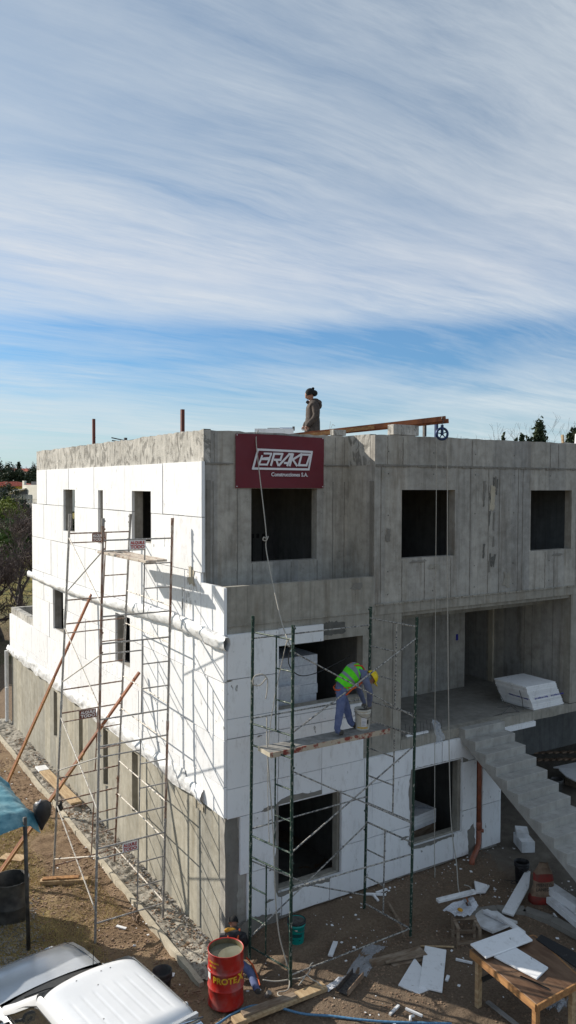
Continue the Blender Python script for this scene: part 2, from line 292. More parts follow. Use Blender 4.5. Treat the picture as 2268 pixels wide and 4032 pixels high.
# ------------------------------------------------------------------ mesh helpers
class MB:
    def __init__(s): s.v = []; s.f = []; s.m = []; s.mats = []; s.cur = 0
    def mat(s, name):
        if name not in s.mats: s.mats.append(name)
        s.cur = s.mats.index(name); return s
    def face(s, idx): s.f.append(tuple(idx)); s.m.append(s.cur)
    def add(s, vs, fs):
        o = len(s.v); s.v += [tuple(p) for p in vs]
        for f in fs: s.face([i+o for i in f])
        return s
    def quad(s, a, b, c, d): return s.add([a, b, c, d], [(0, 1, 2, 3)])
    def box(s, x0, x1, y0, y1, z0, z1):
        vs = [(x, y, z) for z in (z0, z1) for y in (y0, y1) for x in (x0, x1)]
        return s.add(vs, [(0, 2, 3, 1), (4, 5, 7, 6), (0, 1, 5, 4), (2, 6, 7, 3), (0, 4, 6, 2), (1, 3, 7, 5)])
    def obox(s, c, u, v, w):      # oriented box: centre and half vectors
        c, u, v, w = map(Vector, (c, u, v, w))
        vs = [c+a*u+b*v+d*w for d in (-1, 1) for b in (-1, 1) for a in (-1, 1)]
        return s.add(vs, [(0, 2, 3, 1), (4, 5, 7, 6), (0, 1, 5, 4), (2, 6, 7, 3), (0, 4, 6, 2), (1, 3, 7, 5)])
    def beam(s, a, b, w, h, up=(0, 0, 1)):
        a, b = Vector(a), Vector(b); d = (b-a); L = d.length; d.normalize(); up = Vector(up)
        side = d.cross(up)
        if side.length < 1e-4: side = d.cross(Vector((1, 0, 0)))
        side.normalize(); up2 = side.cross(d)
        return s.obox((a+b)/2, d*L/2, side*w/2, up2*h/2)
    def prism(s, poly, z0, z1, cap=True):   # poly: xy list (ccw)
        n = len(poly); vs = [(x, y, z0) for x, y in poly]+[(x, y, z1) for x, y in poly]
        fs = [(i, (i+1) % n, n+(i+1) % n, n+i) for i in range(n)]
        if cap: fs += [tuple(range(n-1, -1, -1)), tuple(range(n, 2*n))]
        return s.add(vs, fs)
    def tube(s, pts, r, n=8, cap=True):
        pts = [Vector(p) for p in pts]; k = len(pts)
        rs = r if isinstance(r, (list, tuple)) else [r]*k
        o = len(s.v); prev = None
        for i, p in enumerate(pts):
            d = (pts[min(i+1, k-1)]-pts[max(i-1, 0)]).normalized()
            if prev is None:
                a = d.cross(Vector((0, 0, 1)))
                if a.length < 1e-3: a = d.cross(Vector((0, 1, 0)))
                a.normalize()
            else:
                a = (prev-d*prev.dot(d)).normalized()
            prev = a; b = d.cross(a)
            for j in range(n):
                t_ = 2*math.pi*j/n; s.v.append(tuple(p+(a*math.cos(t_)+b*math.sin(t_))*rs[i]))
        for i in range(k-1):
            for j in range(n):
                s.face((o+i*n+j, o+i*n+(j+1) % n, o+(i+1)*n+(j+1) % n, o+(i+1)*n+j))
        if cap: s.face([o+j for j in range(n-1, -1, -1)]); s.face([o+(k-1)*n+j for j in range(n)])
        return s
    def lathe(s, prof, c=(0, 0, 0), n=24, capb=False, capt=False):
        o = len(s.v); k = len(prof)
        for r, z in prof:
            for j in range(n):
                t_ = 2*math.pi*j/n; s.v.append((c[0]+r*math.cos(t_), c[1]+r*math.sin(t_), c[2]+z))
        for i in range(k-1):
            for j in range(n): s.face((o+i*n+j, o+i*n+(j+1) % n, o+(i+1)*n+(j+1) % n, o+(i+1)*n+j))
        if capb: s.face([o+j for j in range(n-1, -1, -1)])
        if capt: s.face([o+(k-1)*n+j for j in range(n)])
        return s
    def ell(s, c, r, n=12, k=8):
        c = Vector(c); o = len(s.v)
        for i in range(k+1):
            ph = math.pi*i/k
            for j in range(n):
                th = 2*math.pi*j/n
                s.v.append((c.x+r[0]*math.sin(ph)*math.cos(th), c.y+r[1]*math.sin(ph)*math.sin(th), c.z-r[2]*math.cos(ph)))
        for i in range(k):
            for j in range(n): s.face((o+i*n+j, o+i*n+(j+1) % n, o+(i+1)*n+(j+1) % n, o+(i+1)*n+j))
        return s
    def mesh(s, name, smooth=False):
        me = bpy.data.meshes.new(name); me.from_pydata(s.v, [], s.f)
        for mm in s.mats: me.materials.append(MATS[mm])
        if len(s.mats) > 1: me.polygons.foreach_set('material_index', s.m)
        if smooth: me.polygons.foreach_set('use_smooth', [True]*len(me.polygons))
        me.update(); return me
    def build(s, name, parent=None, smooth=False, loc=None, rz=None):
        o = bpy.data.objects.new(name, s.mesh(name, smooth)); COL.objects.link(o)
        if parent is not None: o.parent = parent
        if loc is not None: o.location = loc
        if rz is not None: o.rotation_euler.z = rz
        return o
def new(m): return MB().mat(m)
def inst(me, name, parent=None, loc=(0, 0, 0), rot=None, scale=None):
    o = bpy.data.objects.new(name, me); COL.objects.link(o)
    if parent is not None: o.parent = parent
    o.location = loc
    if rot is not None: o.rotation_euler = rot
    if scale is not None: o.scale = scale
    return o
def tag(o, label, cat, group=None, kind=None):
    if label: o['label'] = label
    if cat: o['category'] = cat
    if group: o['group'] = group
    if kind: o['kind'] = kind
    return o
def empty(name, loc=(0, 0, 0), rz=0, label=None, cat=None, group=None):
    o = bpy.data.objects.new(name, None); COL.objects.link(o); o.location = loc; o.rotation_euler.z = rz
    o.empty_display_size = 0.2
    return tag(o, label, cat, group)
def bevel(o, w=0.01, seg=2):
    md = o.modifiers.new('bevel', 'BEVEL'); md.width = w; md.segments = seg; md.limit_method = 'ANGLE'; return o
def subs(o, n=1):
    md = o.modifiers.new('subdivision', 'SUBSURF'); md.levels = n; md.render_levels = n; return o
def split(a0, a1, b0, b1, holes):
    """cells of rectangle [a0,a1]x[b0,b1] outside the holes"""
    A = sorted({a0, a1}|{min(max(h[k], a0), a1) for h in holes for k in (0, 1)})
    B = sorted({b0, b1}|{min(max(h[k], b0), b1) for h in holes for k in (2, 3)})
    out = []
    for i in range(len(A)-1):
        for j in range(len(B)-1):
            ca, cb = (A[i]+A[i+1])/2, (B[j]+B[j+1])/2
            if A[i+1]-A[i] < 1e-5 or B[j+1]-B[j] < 1e-5: continue
            if not any(h[0] < ca < h[1] and h[2] < cb < h[3] for h in holes): out.append((i, j))
    return A, B, out
def wall_into(mb, axis, p0, p1, a0, a1, z0, z1, holes=()):
    """solid wall: axis 'y' = wall in the x-z plane between y=p0 and y=p1; axis 'x' = in the y-z plane"""
    A, B, cells = split(a0, a1, z0, z1, holes); cs = set(cells)
    def P(a, p, z): return (a, p, z) if axis == 'y' else (p, a, z)
    for i, j in cells:
        x0, x1, y0, y1 = A[i], A[i+1], B[j], B[j+1]
        for p, fl in ((p0, 0), (p1, 1)):
            q = [P(x0, p, y0), P(x1, p, y0), P(x1, p, y1), P(x0, p, y1)]
            if fl ^ (axis == 'x'): q.reverse()
            mb.quad(*q)
        if (i-1, j) not in cs: mb.quad(P(x0, p0, y0), P(x0, p1, y0), P(x0, p1, y1), P(x0, p0, y1))
        if (i+1, j) not in cs: mb.quad(P(x1, p0, y0), P(x1, p1, y0), P(x1, p1, y1), P(x1, p0, y1))
        if (i, j-1) not in cs: mb.quad(P(x0, p0, y0), P(x1, p0, y0), P(x1, p1, y0), P(x0, p1, y0))
        if (i, j+1) not in cs: mb.quad(P(x0, p0, y1), P(x1, p0, y1), P(x1, p1, y1), P(x0, p1, y1))
    return mb
def text_mesh(txt, size, depth=0.003, mat='black_print', align='LEFT', shear=0.0, bold=0.0, sx=1.0):
    cu = bpy.data.curves.new('t', 'FONT'); cu.body = txt; cu.size = size; cu.extrude = depth; cu.align_x = align
    cu.shear = shear; cu.offset = bold; cu.resolution_u = 3
    ob = bpy.data.objects.new('t', cu); me = bpy.data.meshes.new_from_object(ob)
    bpy.data.objects.remove(ob); me.materials.clear(); me.materials.append(MATS[mat])
    if sx != 1.0:
        for vv in me.vertices: vv.co.x *= sx
    return me
def fbm(x, y, s=1.0, o=4):
    return mnoise.fractal(Vector((x*s, y*s, 0.37)), 1.0, 2.0, o)
# ------------------------------------------------------------------ ground
def sstep(a, b, x):
    t_ = np.clip((x-a)/(b-a), 0, 1); return t_*t_*(3-2*t_)
def gz(x, y):
    x = np.asarray(x, float); y = np.asarray(y, float)
    zl = -0.43+0.18*sstep(0.2, 1.6, -y)*sstep(-2.2, -0.6, x)
    edge = 0.98+0.10*np.sin(x*2.3)+0.05*np.sin(x*7.1)
    zf = -0.005-0.10*sstep(edge, edge+0.10, -y)-0.04*sstep(1.6, 4.0, -y)
    z = zl+(zf-zl)*sstep(-0.1, 0.95, x)
    z = z+0.02*(np.sin(x*1.7+y*.6)*np.sin(y*1.3-x*.4))
    d = np.maximum(y-60, 0)
    return z+np.minimum(d*0.014, 8)
def axis_pts(lo, hi, step, far, grow=1.35, mid=()):
    c = list(np.arange(lo, hi, step)); a = []; s = step; x = lo
    while x > -far: s *= grow; x -= s; a.append(x)
    b = []; s = step; x = c[-1]
    while x < far: s *= grow; x += s; b.append(x)
    return np.array(a[::-1]+c+b)
gx = axis_pts(-6, 8.4, 0.055, 1500); gy = axis_pts(-6.2, 10.5, 0.055, 1500, 1.22)
XX, YY = np.meshgrid(gx, gy, indexing='xy'); ZZ = gz(XX, YY)
rs = np.random.RandomState(3)
_VT = {}
def vnoise(X, Y, s, seed):     # cheap value noise
    if seed not in _VT: _VT[seed] = np.random.RandomState(seed).rand(256, 256)
    r = _VT[seed]; xs = X*s; ys = Y*s
    xi = np.floor(xs).astype(int); yi = np.floor(ys).astype(int); fx = xs-xi; fy = ys-yi
    fx = fx*fx*(3-2*fx); fy = fy*fy*(3-2*fy)
    g = lambda a, b: r[a % 256, b % 256]
    return (g(xi, yi)*(1-fx)+g(xi+1, yi)*fx)*(1-fy)+(g(xi, yi+1)*(1-fx)+g(xi+1, yi+1)*fx)*fy
def lumpf(X, Y):
    X = np.asarray(X, float); Y = np.asarray(Y, float)
    near = ((np.abs(X-1) < 9) & (np.abs(Y-2) < 10)).astype(float)
    l = (vnoise(X, Y, 1.6, 1)-.5)*0.07+(vnoise(X, Y, 4.2, 2)-.5)*0.05+(vnoise(X, Y, 9.5, 5)-.5)*0.03
    return l*(0.50+0.50*(X < -0.3))*(1-0.8*sstep(6.4, 7.4, X))*near
def GZ(x, y): return float(gz(x, y)+lumpf(np.array([x]), np.array([y]))[0])
near = ((np.abs(XX-1) < 9) & (np.abs(YY-2) < 10)).astype(float)
lump = (vnoise(XX, YY, 1.6, 1)-.5)*0.07+(vnoise(XX, YY, 4.2, 2)-.5)*0.05+(vnoise(XX, YY, 9.5, 5)-.5)*0.03
lump = lump*(0.50+0.50*(XX < -0.3))*(1-0.8*sstep(6.4, 7.4, XX))
ZZ = ZZ+lumpf(XX, YY)
nx, ny = len(gx), len(gy)
verts = np.stack([XX, YY, ZZ], -1).reshape(-1, 3)
ii, jj = np.meshgrid(np.arange(nx-1), np.arange(ny-1), indexing='xy')
a_ = (jj*nx+ii).ravel(); faces = np.stack([a_, a_+1, a_+1+nx, a_+nx], 1)
def np_mesh(name, verts, faces, mat, smooth=False):
    me = bpy.data.meshes.new(name); k = faces.shape[1]
    me.vertices.add(len(verts)); me.vertices.foreach_set('co', np.asarray(verts, 'f').ravel())
    me.loops.add(faces.size); me.loops.foreach_set('vertex_index', faces.ravel().astype('i'))
    me.polygons.add(len(faces)); me.polygons.foreach_set('loop_start', np.arange(0, faces.size, k, dtype='i'))
    me.polygons.foreach_set('use_smooth', [smooth]*len(faces))
    me.materials.append(MATS[mat]); me.update(calc_edges=True); me.validate(); return me
g = inst(np_mesh('ground', verts, faces, 'soil', True), 'ground'); tag(g, None, None, kind='structure')

# raised service strip and its kerb along the left wall
def rough_slab(name, x0, x1, y0, y1, zt, zb, mat, step=0.05, amp=0.02):
    xs = np.arange(x0, x1+1e-6, (x1-x0)/max(1, round((x1-x0)/step))); ys = np.arange(y0, y1+1e-6, (y1-y0)/max(1, round((y1-y0)/step)))
    X, Y = np.meshgrid(xs, ys); Z = zt+(vnoise(X, Y, 3, 8)-.5)*amp*1.6+(vnoise(X, Y, 11, 9)-.5)*amp*1.6
    v = np.stack([X, Y, Z], -1).reshape(-1, 3); n = len(xs); i, j = np.meshgrid(np.arange(n-1), np.arange(len(ys)-1))
    a = (j*n+i).ravel(); o = inst(np_mesh(name, v, np.stack([a, a+1, a+1+n, a+n], 1), mat, True), name)
    tag(o, None, None, kind='structure'); return o
rough_slab('service_strip', -0.66, 0.06, -0.45, 17.4, -0.375, -0.6, 'strip_mortar', 0.045, 0.05)
k = empty('kerb'); tag(k, None, None, kind='structure')
y = -0.55; i = 0
while y < 17.3:
    L = random.uniform(0.9, 1.25); w = random.uniform(-0.012, 0.012)
    mb = new('curb_concrete'); n = 6
    for q in range(n):
        a, b2 = y+L*q/n, y+L*(q+1)/n
        j1, j2 = [fbm(s_*3.3, 1.7, 1)*0.02 for s_ in (a, b2)]
        mb.add([(-0.745+w+j1, a, -0.6), (-0.655+w, a, -0.6), (-0.655+w, a, -0.33+j1*.7), (-0.745+w+j1, a, -0.335+j1),
                (-0.745+w+j2, b2, -0.6), (-0.655+w, b2, -0.6), (-0.655+w, b2, -0.33+j2*.7), (-0.745+w+j2, b2, -0.335+j2)],
               [(3, 2, 6, 7), (0, 3, 7, 4), (1, 5, 6, 2), (0, 1, 2, 3), (4, 7, 6, 5)])
    mb.build('kerb_stone', k); y += L+0.006
# ------------------------------------------------------------------ the building
B = empty('apartment_building', (0, 0, 0), 0, 'three storey bare concrete apartment building being clad in white polystyrene boards', 'building')
def bw(name, mat, axis, p0, p1, a0, a1, z0, z1, holes=(), par=None):
    return wall_into(new(mat), axis, p0, p1, a0, a1, z0, z1, holes).build(name, par or B)
XL = 0.03   # concrete face on the left, the boards stand proud of it
H2L = [(8.78, 9.85, 6.9, 8.07), (6.46, 6.83, 6.73, 8.07), (3.34, 4.47, 6.94, 8.07)]
H1L = [(9.9, 11.0, 3.93, 5.12), (4.62, 5.62, 3.97, 5.15)]
HGL = [(10.83, 11.2, 0.65, 2.02), (8.37, 8.71, 0.64, 2.02), (6.34, 6.70, 0.63, 2.06), (4.31, 4.68, 0.64, 2.06)]
bw('wall', 'concrete_wall_low', 'x', XL, XL+.2, 0.2, 16.6, -0.6, 2.6, HGL)
bw('wall', 'concrete', 'x', XL, XL+.2, 0.2, 13.3, 2.6, 5.8, H1L)
bw('wall', 'concrete', 'x', XL, XL+.2, 1.1, 13.0, 5.8, 8.62, H2L)
bw('wall', 'concrete', 'x', XL, XL+.12, 0.12, 0.9, 5.8, 6.34)
# front
F2 = [(1.06, 2.61, 6.69, 8.14)]
bw('wall', 'concrete', 'y', 0.9, 1.1, XL, 3.4, 5.8, 8.62, F2)
F2b = [(4.11, 5.60, 6.70, 8.12), (7.98, 9.42, 6.70, 8.11), (11.4, 12.9, 6.7, 8.11), (15, 16.5, 6.7, 8.11)]
bw('wall', 'concrete', 'y', 0.0, 0.2, 3.4, 20, 5.8, 8.62, F2b)
bw('wall', 'concrete', 'x', 3.4, 3.6, 0.2, 0.9, 5.8, 8.62)
F1 = [(1.12, 3.13, 3.98, 5.20)]
bw('wall', 'concrete_warm', 'y', 0.0, 0.2, XL, 4.13, 2.65, 5.66, F1)
bw('wall', 'concrete_warm', 'y', 0.0, 0.2, 9.45, 20, 2.92, 5.60)
FG = [(1.12, 2.60, 0.52, 2.20), (4.42, 5.85, 0.61, 2.25)]
bw('wall', 'concrete', 'y', 0.0, 0.2, XL, 7.0, -0.6, 2.65, FG)
bw('balcony_parapet', 'concrete_warm', 'y', -0.012, 0.12, XL, 3.4, 5.66, 6.37)
bw('slab_edge', 'concrete_warm', 'y', -0.018, 0.2, 3.402, 20, 5.585, 5.80)
bw('wall', 'concrete', 'x', 6.8, 7.0, 0.2, 6.0, -0.6, 2.65)
bw('wall', 'concrete', 'y', 6.0, 6.2, 7.0, 24, -0.3, 2.70, [(15.5, 17.2, -.3, 2.1)])
# parapets
par_mb = new('concrete_rough')
nseg = 110
for q in range(nseg):
    a, b2 = 0.9+12.08*q/nseg, 0.9+12.08*(q+1)/nseg
    ja, jb = [abs(fbm(s_*2.1, 4.4, 1))*0.05+abs(fbm(s_*9, 1.4, 1))*0.03 for s_ in (a, b2)]
    xa, xb = XL, XL
    par_mb.add([(xa, a, 8.62), (XL+.15, a, 8.62), (XL+.15, a, 9.27-ja), (xa, a, 9.27-ja), (xb, b2, 8.62), (XL+.15, b2, 8.62), (XL+.15, b2, 9.27-jb), (xb, b2, 9.27-jb)],
               [(0, 3, 7, 4), (3, 2, 6, 7), (1, 5, 6, 2)])
par_mb.quad((XL, .9, 8.62), (XL+.15, .9, 8.62), (XL+.15, .9, 9.25), (XL, .9, 9.25))
par_mb.quad((XL, 12.98, 8.62), (XL+.15, 12.98, 8.62), (XL+.15, 12.98, 9.25), (XL, 12.98, 9.25))
par_mb.build('parapet', B)
def ragtop(mat, x0, x1, y0, y1, z0, z1, name='parapet', seg=0.12, amp=0.02):
    mb = new(mat); n = max(2, int((x1-x0)/seg))
    for q in range(n):
        a, b2 = x0+(x1-x0)*q/n, x0+(x1-x0)*(q+1)/n
        ja, jb = [abs(fbm(s_*3.1, y0*3+z1, 1))*amp for s_ in (a, b2)]
        mb.add([(a, y0, z0), (a, y1, z0), (a, y1, z1-ja), (a, y0, z1-ja), (b2, y0, z0), (b2, y1, z0), (b2, y1, z1-jb), (b2, y0, z1-jb)],
               [(0, 4, 7, 3), (3, 7, 6, 2), (1, 2, 6, 5)]+([(0, 3, 2, 1)] if q == 0 else [])+([(4, 5, 6, 7)] if q == n-1 else []))
    return mb.build(name, B)
ragtop('concrete', XL+.151, 3.4, 0.896, 1.05, 8.62, 9.25, amp=0.03)
ragtop('concrete', 3.4, 20, -0.004, 0.15, 8.62, 9.245)
bw('parapet', 'concrete_rough', 'x', 3.396, 3.55, 0.15, 0.896, 8.62, 9.25)
bw('parapet', 'concrete', 'y', 12.85, 13.0, XL+.15, 20, 8.62, 9.22)
# slabs
for z0, z1 in ((2.67, 2.87), (5.6, 5.8)):
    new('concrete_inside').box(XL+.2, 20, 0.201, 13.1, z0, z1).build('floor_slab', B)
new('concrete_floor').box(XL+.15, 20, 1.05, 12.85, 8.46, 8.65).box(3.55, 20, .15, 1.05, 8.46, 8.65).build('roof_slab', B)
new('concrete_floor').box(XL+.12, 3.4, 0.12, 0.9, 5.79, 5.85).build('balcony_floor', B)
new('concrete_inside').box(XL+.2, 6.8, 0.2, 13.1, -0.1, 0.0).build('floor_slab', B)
# porch slab, broken along its free edge
mb = new('concrete_floor'); mb.box(4.13, 24, 0.2, 6.0, 2.875, 2.91)
mb.build('porch_floor', B)
mb = new('concrete_warm'); xs = np.arange(4.13, 24, 0.11)
for q in range(len(xs)-1):
    a, b2 = xs[q], xs[q+1]; ja, jb = [0.02*abs(fbm(s_*3, .5, 1)) for s_ in (a, b2)]; ka, kb = [0.035*fbm(s_*2.4, 3.5, 1) for s_ in (a, b2)]
    mb.add([(a, ka-.005, 2.70), (b2, kb-.005, 2.70), (b2, kb-.005, 2.91-jb), (a, ka-.005, 2.91-ja), (a, .2, 2.911), (b2, .2, 2.911), (a, .2, 2.70), (b2, .2, 2.70)],
           [(0, 1, 2, 3), (3, 2, 5, 4), (0, 6, 7, 1)])
mb.build('slab_edge', B)
bw('beam', 'concrete_warm', 'y', 0.85, 1.05, 4.13, 9.47, 5.25, 5.6)
new('concrete_warm').box(4.13, 9.45, 0.05, .2, 5.5, 5.585).build('beam', B)
bw('porch_back_wall', 'concrete', 'y', 2.55, 2.7, 4.13, 8.44, 2.91, 5.6)
bw('porch_side_wall', 'concrete', 'x', 9.47, 9.62, 0.2, 5.6, 2.91, 5.6)
bw('porch_side_wall', 'concrete', 'x', 3.93, 4.13, 0.2, 2.7, 2.91, 5.6)
new('concrete').box(8.44, 9.47, 5.5, 5.6, 2.91, 5.6).build('wall', B)
new('curb_concrete').box(9.42, 9.468, 2.5, 2.66, 2.912, 5.25).build('door_jamb', B)
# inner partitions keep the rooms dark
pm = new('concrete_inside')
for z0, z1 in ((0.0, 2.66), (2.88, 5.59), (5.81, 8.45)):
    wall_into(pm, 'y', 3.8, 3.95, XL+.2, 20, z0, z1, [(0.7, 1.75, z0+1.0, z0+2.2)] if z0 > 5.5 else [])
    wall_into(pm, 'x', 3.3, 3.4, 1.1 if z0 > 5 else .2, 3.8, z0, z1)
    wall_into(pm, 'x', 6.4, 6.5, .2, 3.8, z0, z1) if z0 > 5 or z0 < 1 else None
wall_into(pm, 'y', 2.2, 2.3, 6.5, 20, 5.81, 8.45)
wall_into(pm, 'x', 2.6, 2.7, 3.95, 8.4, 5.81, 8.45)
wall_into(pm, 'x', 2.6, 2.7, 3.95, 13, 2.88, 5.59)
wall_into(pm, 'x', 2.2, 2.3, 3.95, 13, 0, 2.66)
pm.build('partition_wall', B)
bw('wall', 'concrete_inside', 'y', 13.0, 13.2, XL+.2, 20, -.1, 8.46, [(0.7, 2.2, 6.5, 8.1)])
# three empty socket boxes with chases on the room wall behind the upper window
sb = new('black_print')
for xx in (2.72, 2.86, 3.02): sb.box(xx-.035, xx+.035, 3.785, 3.799, 6.95, 7.05)
for xx in (2.715, 2.99): sb.box(xx-.012, xx+.012, 3.79, 3.799, 6.2, 6.95)
sb.build('socket_box', B)
new('blue_print').box(8.12, 8.19, 2.535, 2.549, 4.17, 4.33).build('switch_box', B)
# slightly proud strips of darker mortar at both ends of the balcony niche
new('mortar').box(0.09, 0.17, 0.885, 0.899, 5.86, 8.30).build('corner_strip', B)
new('mortar').box(3.375, 3.399, 0.03, 0.13, 5.86, 8.3).build('corner_strip', B)
# formwork seams: thin raised fins of concrete
def seams(plane_y, items, zs):
    for xx in items:
        for (z0, z1) in zs:
            mb = new('mortar'); n = 14; xo = xx+random.uniform(-.01, .01)
            for q in range(n):
                a, b2 = z0+(z1-z0)*q/n, z0+(z1-z0)*(q+1)/n
                w1 = 0.004+0.004*random.random(); w2 = random.uniform(-.004, .004)
                mb.box(xo-w1+w2, xo+w1+w2, plane_y-0.006-0.004*random.random(), plane_y+.003, a, b2+.002)
            mb.build('formwork_seam', B)
seams(0.9, (0.24, 0.75, 3.01, 3.30), ((5.86, 8.28),))
seams(0.9, (0.26, 3.05, 3.3), ((8.63, 9.2),))
seams(0.9, (1.1, 1.98, 2.62), ((5.9, 6.66),))
seams(0.0, (3.57, 6.05, 6.60, 6.95, 7.55, 7.72, 9.6), ((5.81, 8.60),))
seams(0.0, (4.12, 4.75, 5.5, 8.5, 8.8), ((5.81, 6.66),))
seams(-.004, (3.72, 4.12, 6.10, 8.63, 8.9), ((8.64, 9.2),))
seams(0.0, (3.35, 3.9), ((2.95, 5.5),))
seams(2.55, (4.85, 5.6, 6.3, 7.3, 7.9), ((2.95, 5.2),))
for yy in (0.55, 1.2, 1.45, 2.1):
    mb = new('mortar').box(9.462, 9.474, yy-.006, yy+.006, 2.95, 5.55).build('formwork_seam', B)
# rough pour line under the parapet and at the floor above the porch
mb = new('mortar'); x = 3.42
while x < 14:
    w = random.uniform(.02, .09); h = random.uniform(.006, .03)
    mb.box(x, x+w, -0.014-random.random()*.014, -.003, 8.615-h, 8.63+h*.4); x += w
x = 0.06
while x < 3.38:
    w = random.uniform(.02, .09); h = random.uniform(.005, .022)
    if .62 < x < 2.78: x += w; continue
    mb.box(x, x+w, 0.882-random.random()*.008, .899, 8.615-h, 8.63+h*.3); x += w
tag(mb.build('pour_line', B), None, None, kind='stuff')
mb = new('concrete_warm'); x = 3.42
while x < 14:
    w = random.uniform(.02, .08); h = random.uniform(.004, .022)
    mb.box(x, x+w, -0.05+random.random()*.02, -.017, 5.79-h, 5.80+h*.5); x += w
x = 0.06
while x < 3.38:
    w = random.uniform(.02, .08); h = random.uniform(.004, .016)
    mb.box(x, x+w, -0.026+random.random()*.01, -.011, 5.655-h, 5.67); x += w
tag(mb.build('pour_line', B), None, None, kind='stuff')
# terrace block at the far end of the left wall
T_ = new('concrete_rough')
wall_into(T_, 'x', XL, XL+.2, 13.3, 16.6, 2.6, 3.82); T_.build('terrace_parapet', B)
bw('terrace_parapet', 'concrete_rough', 'y', 16.4, 16.6, XL+.2, 6, -.6, 3.82)
new('concrete_floor').box(XL+.2, 6, 13.2, 16.4, 2.7, 2.9).build('terrace_floor', B)
bw('wall', 'concrete_rough', 'y', 13.2, 13.3, XL+.01, 6, 5.8, 8.5) if False else None
mb = new('scaffold_rust')
for yy in (13.9, 14.9): mb.tube([(0.45, yy, 2.9), (0.45, yy, 4.6)], .02, 6)
mb.build('starter_bar', B)

# ---- insulation boards, each one a piece
def boards(axis, face0, face1, rows, holes):
    """rows: (z0, z1, [edges])"""
    for z0, z1, ed in rows:
        for q in range(len(ed)-1):
            a, b2 = ed[q], ed[q+1]
            j = random.uniform(-.009, .007); gap = .0075
            hs = [(h[0], h[1], h[2], h[3]) for h in holes if h[0] < b2 and h[1] > a and h[2] < z1 and h[3] > z0]
            mb = new('polystyrene'); jj = random.uniform(-.004, .004)
            wall_into(mb, axis, face0+j, face1, a+gap, b2-gap, z0+gap+jj, z1-gap+jj, hs)
            if mb.v: mb.build('insulation_board', B)
top = 8.66
rowsL = [
 (7.6, 8.66, [0.84, 1.63, 2.71, 3.85, 4.92, 6.03, 7.14, 8.25, 9.36, 10.51, 11.63, 12.72]),
 (6.55, 7.6, [0.84, 2.15, 3.3, 4.45, 5.61, 6.65, 7.71, 8.8, 9.95, 11.13, 11.95, 13.35]),
 (5.5, 6.55, [0.9, 1.62, 2.55, 3.6, 4.7, 5.74, 6.8, 7.9, 9.1, 10.5, 11.16, 12.3, 13.35]),
 (4.65, 5.5, [-0.06, 1.0, 2.1, 3.2, 4.3, 5.4, 6.5, 7.4, 8.35, 9.5, 10.3, 11.19, 11.99, 13.35]),
 (3.6, 4.65, [-0.06, 0.6, 1.65, 2.7, 3.8, 4.9, 6.0, 6.8, 7.9, 9.0, 10.1, 11.4, 12.4, 13.35]),
 (2.75, 3.6, [-0.06, 1.1, 2.2, 3.1, 4.1, 5.1, 6.1, 7.2, 8.3, 9.4, 10.5, 11.6, 12.6, 13.5, 14.6, 15.6, 16.62]),
 (2.18, 2.75, [-0.06, 0.8, 1.9, 3.0, 4.1, 5.2, 6.3, 7.4, 8.5, 9.6, 10.7, 11.8, 12.9, 14.0, 15.1, 16.62]),
]
boards('x', -0.03, 0.03, rowsL, H2L+H1L)
for e in ([-0.06, .3, .9],): boards('x', -0.03, 0.03, [(5.5, 6.37, e)], [])
FH = [(1.12, 3.13, 3.98, 5.2), (1.12, 2.58, 0.52, 2.20), (4.42, 5.85, 0.61, 2.25)]
boards('y', -0.06, 0.0, [
 (4.70, 5.52, [0.032, 1.12]), (3.98, 4.70, [0.032, 1.12]), (5.19, 5.53, [1.12, 2.14]),
 (3.85, 3.98, [1.12, 2.45]), (3.62, 3.98, [0.032, 1.12]),
 (3.62, 3.85, [1.12, 2.62, 3.12]), (3.27, 3.62, [1.12, 2.09, 3.12]), (2.7, 3.27, [1.12, 2.1, 3.12]), (2.70, 3.62, [0.032, 1.12]),
 (2.15, 2.70, [0.032, 1.1, 2.1, 3.14, 4.2, 5.25, 6.3]), (1.06, 2.15, [0.30, 1.12, 2.2, 3.35, 4.42, 5.4, 6.28]),
 (0.05, 1.06, [0.45, 1.2, 2.3, 3.42, 4.42, 5.6, 6.28]),
 (2.15, 2.69, [6.46, 7.06]), (1.06, 2.15, [6.46, 7.06]), (0.07, 1.06, [6.46, 7.06])], FH)
new('concrete_inside').box(6.285, 6.455, -0.004, 0.02, .05, 2.69).build('pipe_chase', B)
new('polystyrene').box(7.0, 7.06, .001, 5.9, 0.1, 2.64).build('insulation_board', B)
new('polystyrene').box(7.08, 8.17, -0.07, -.01, 2.585, 2.70).build('insulation_board', B)
for a, b2 in ((8.2, 11), (11.01, 13.6), (13.61, 15.4), (17.3, 20), (20.01, 23)):
    new('polystyrene').box(a, b2, 5.93, 5.99, 1.9, 2.66).build('insulation_board', B)
new('polystyrene').box(8.2, 12, 5.93, 5.99, 0.25, 1.89).build('insulation_board', B)

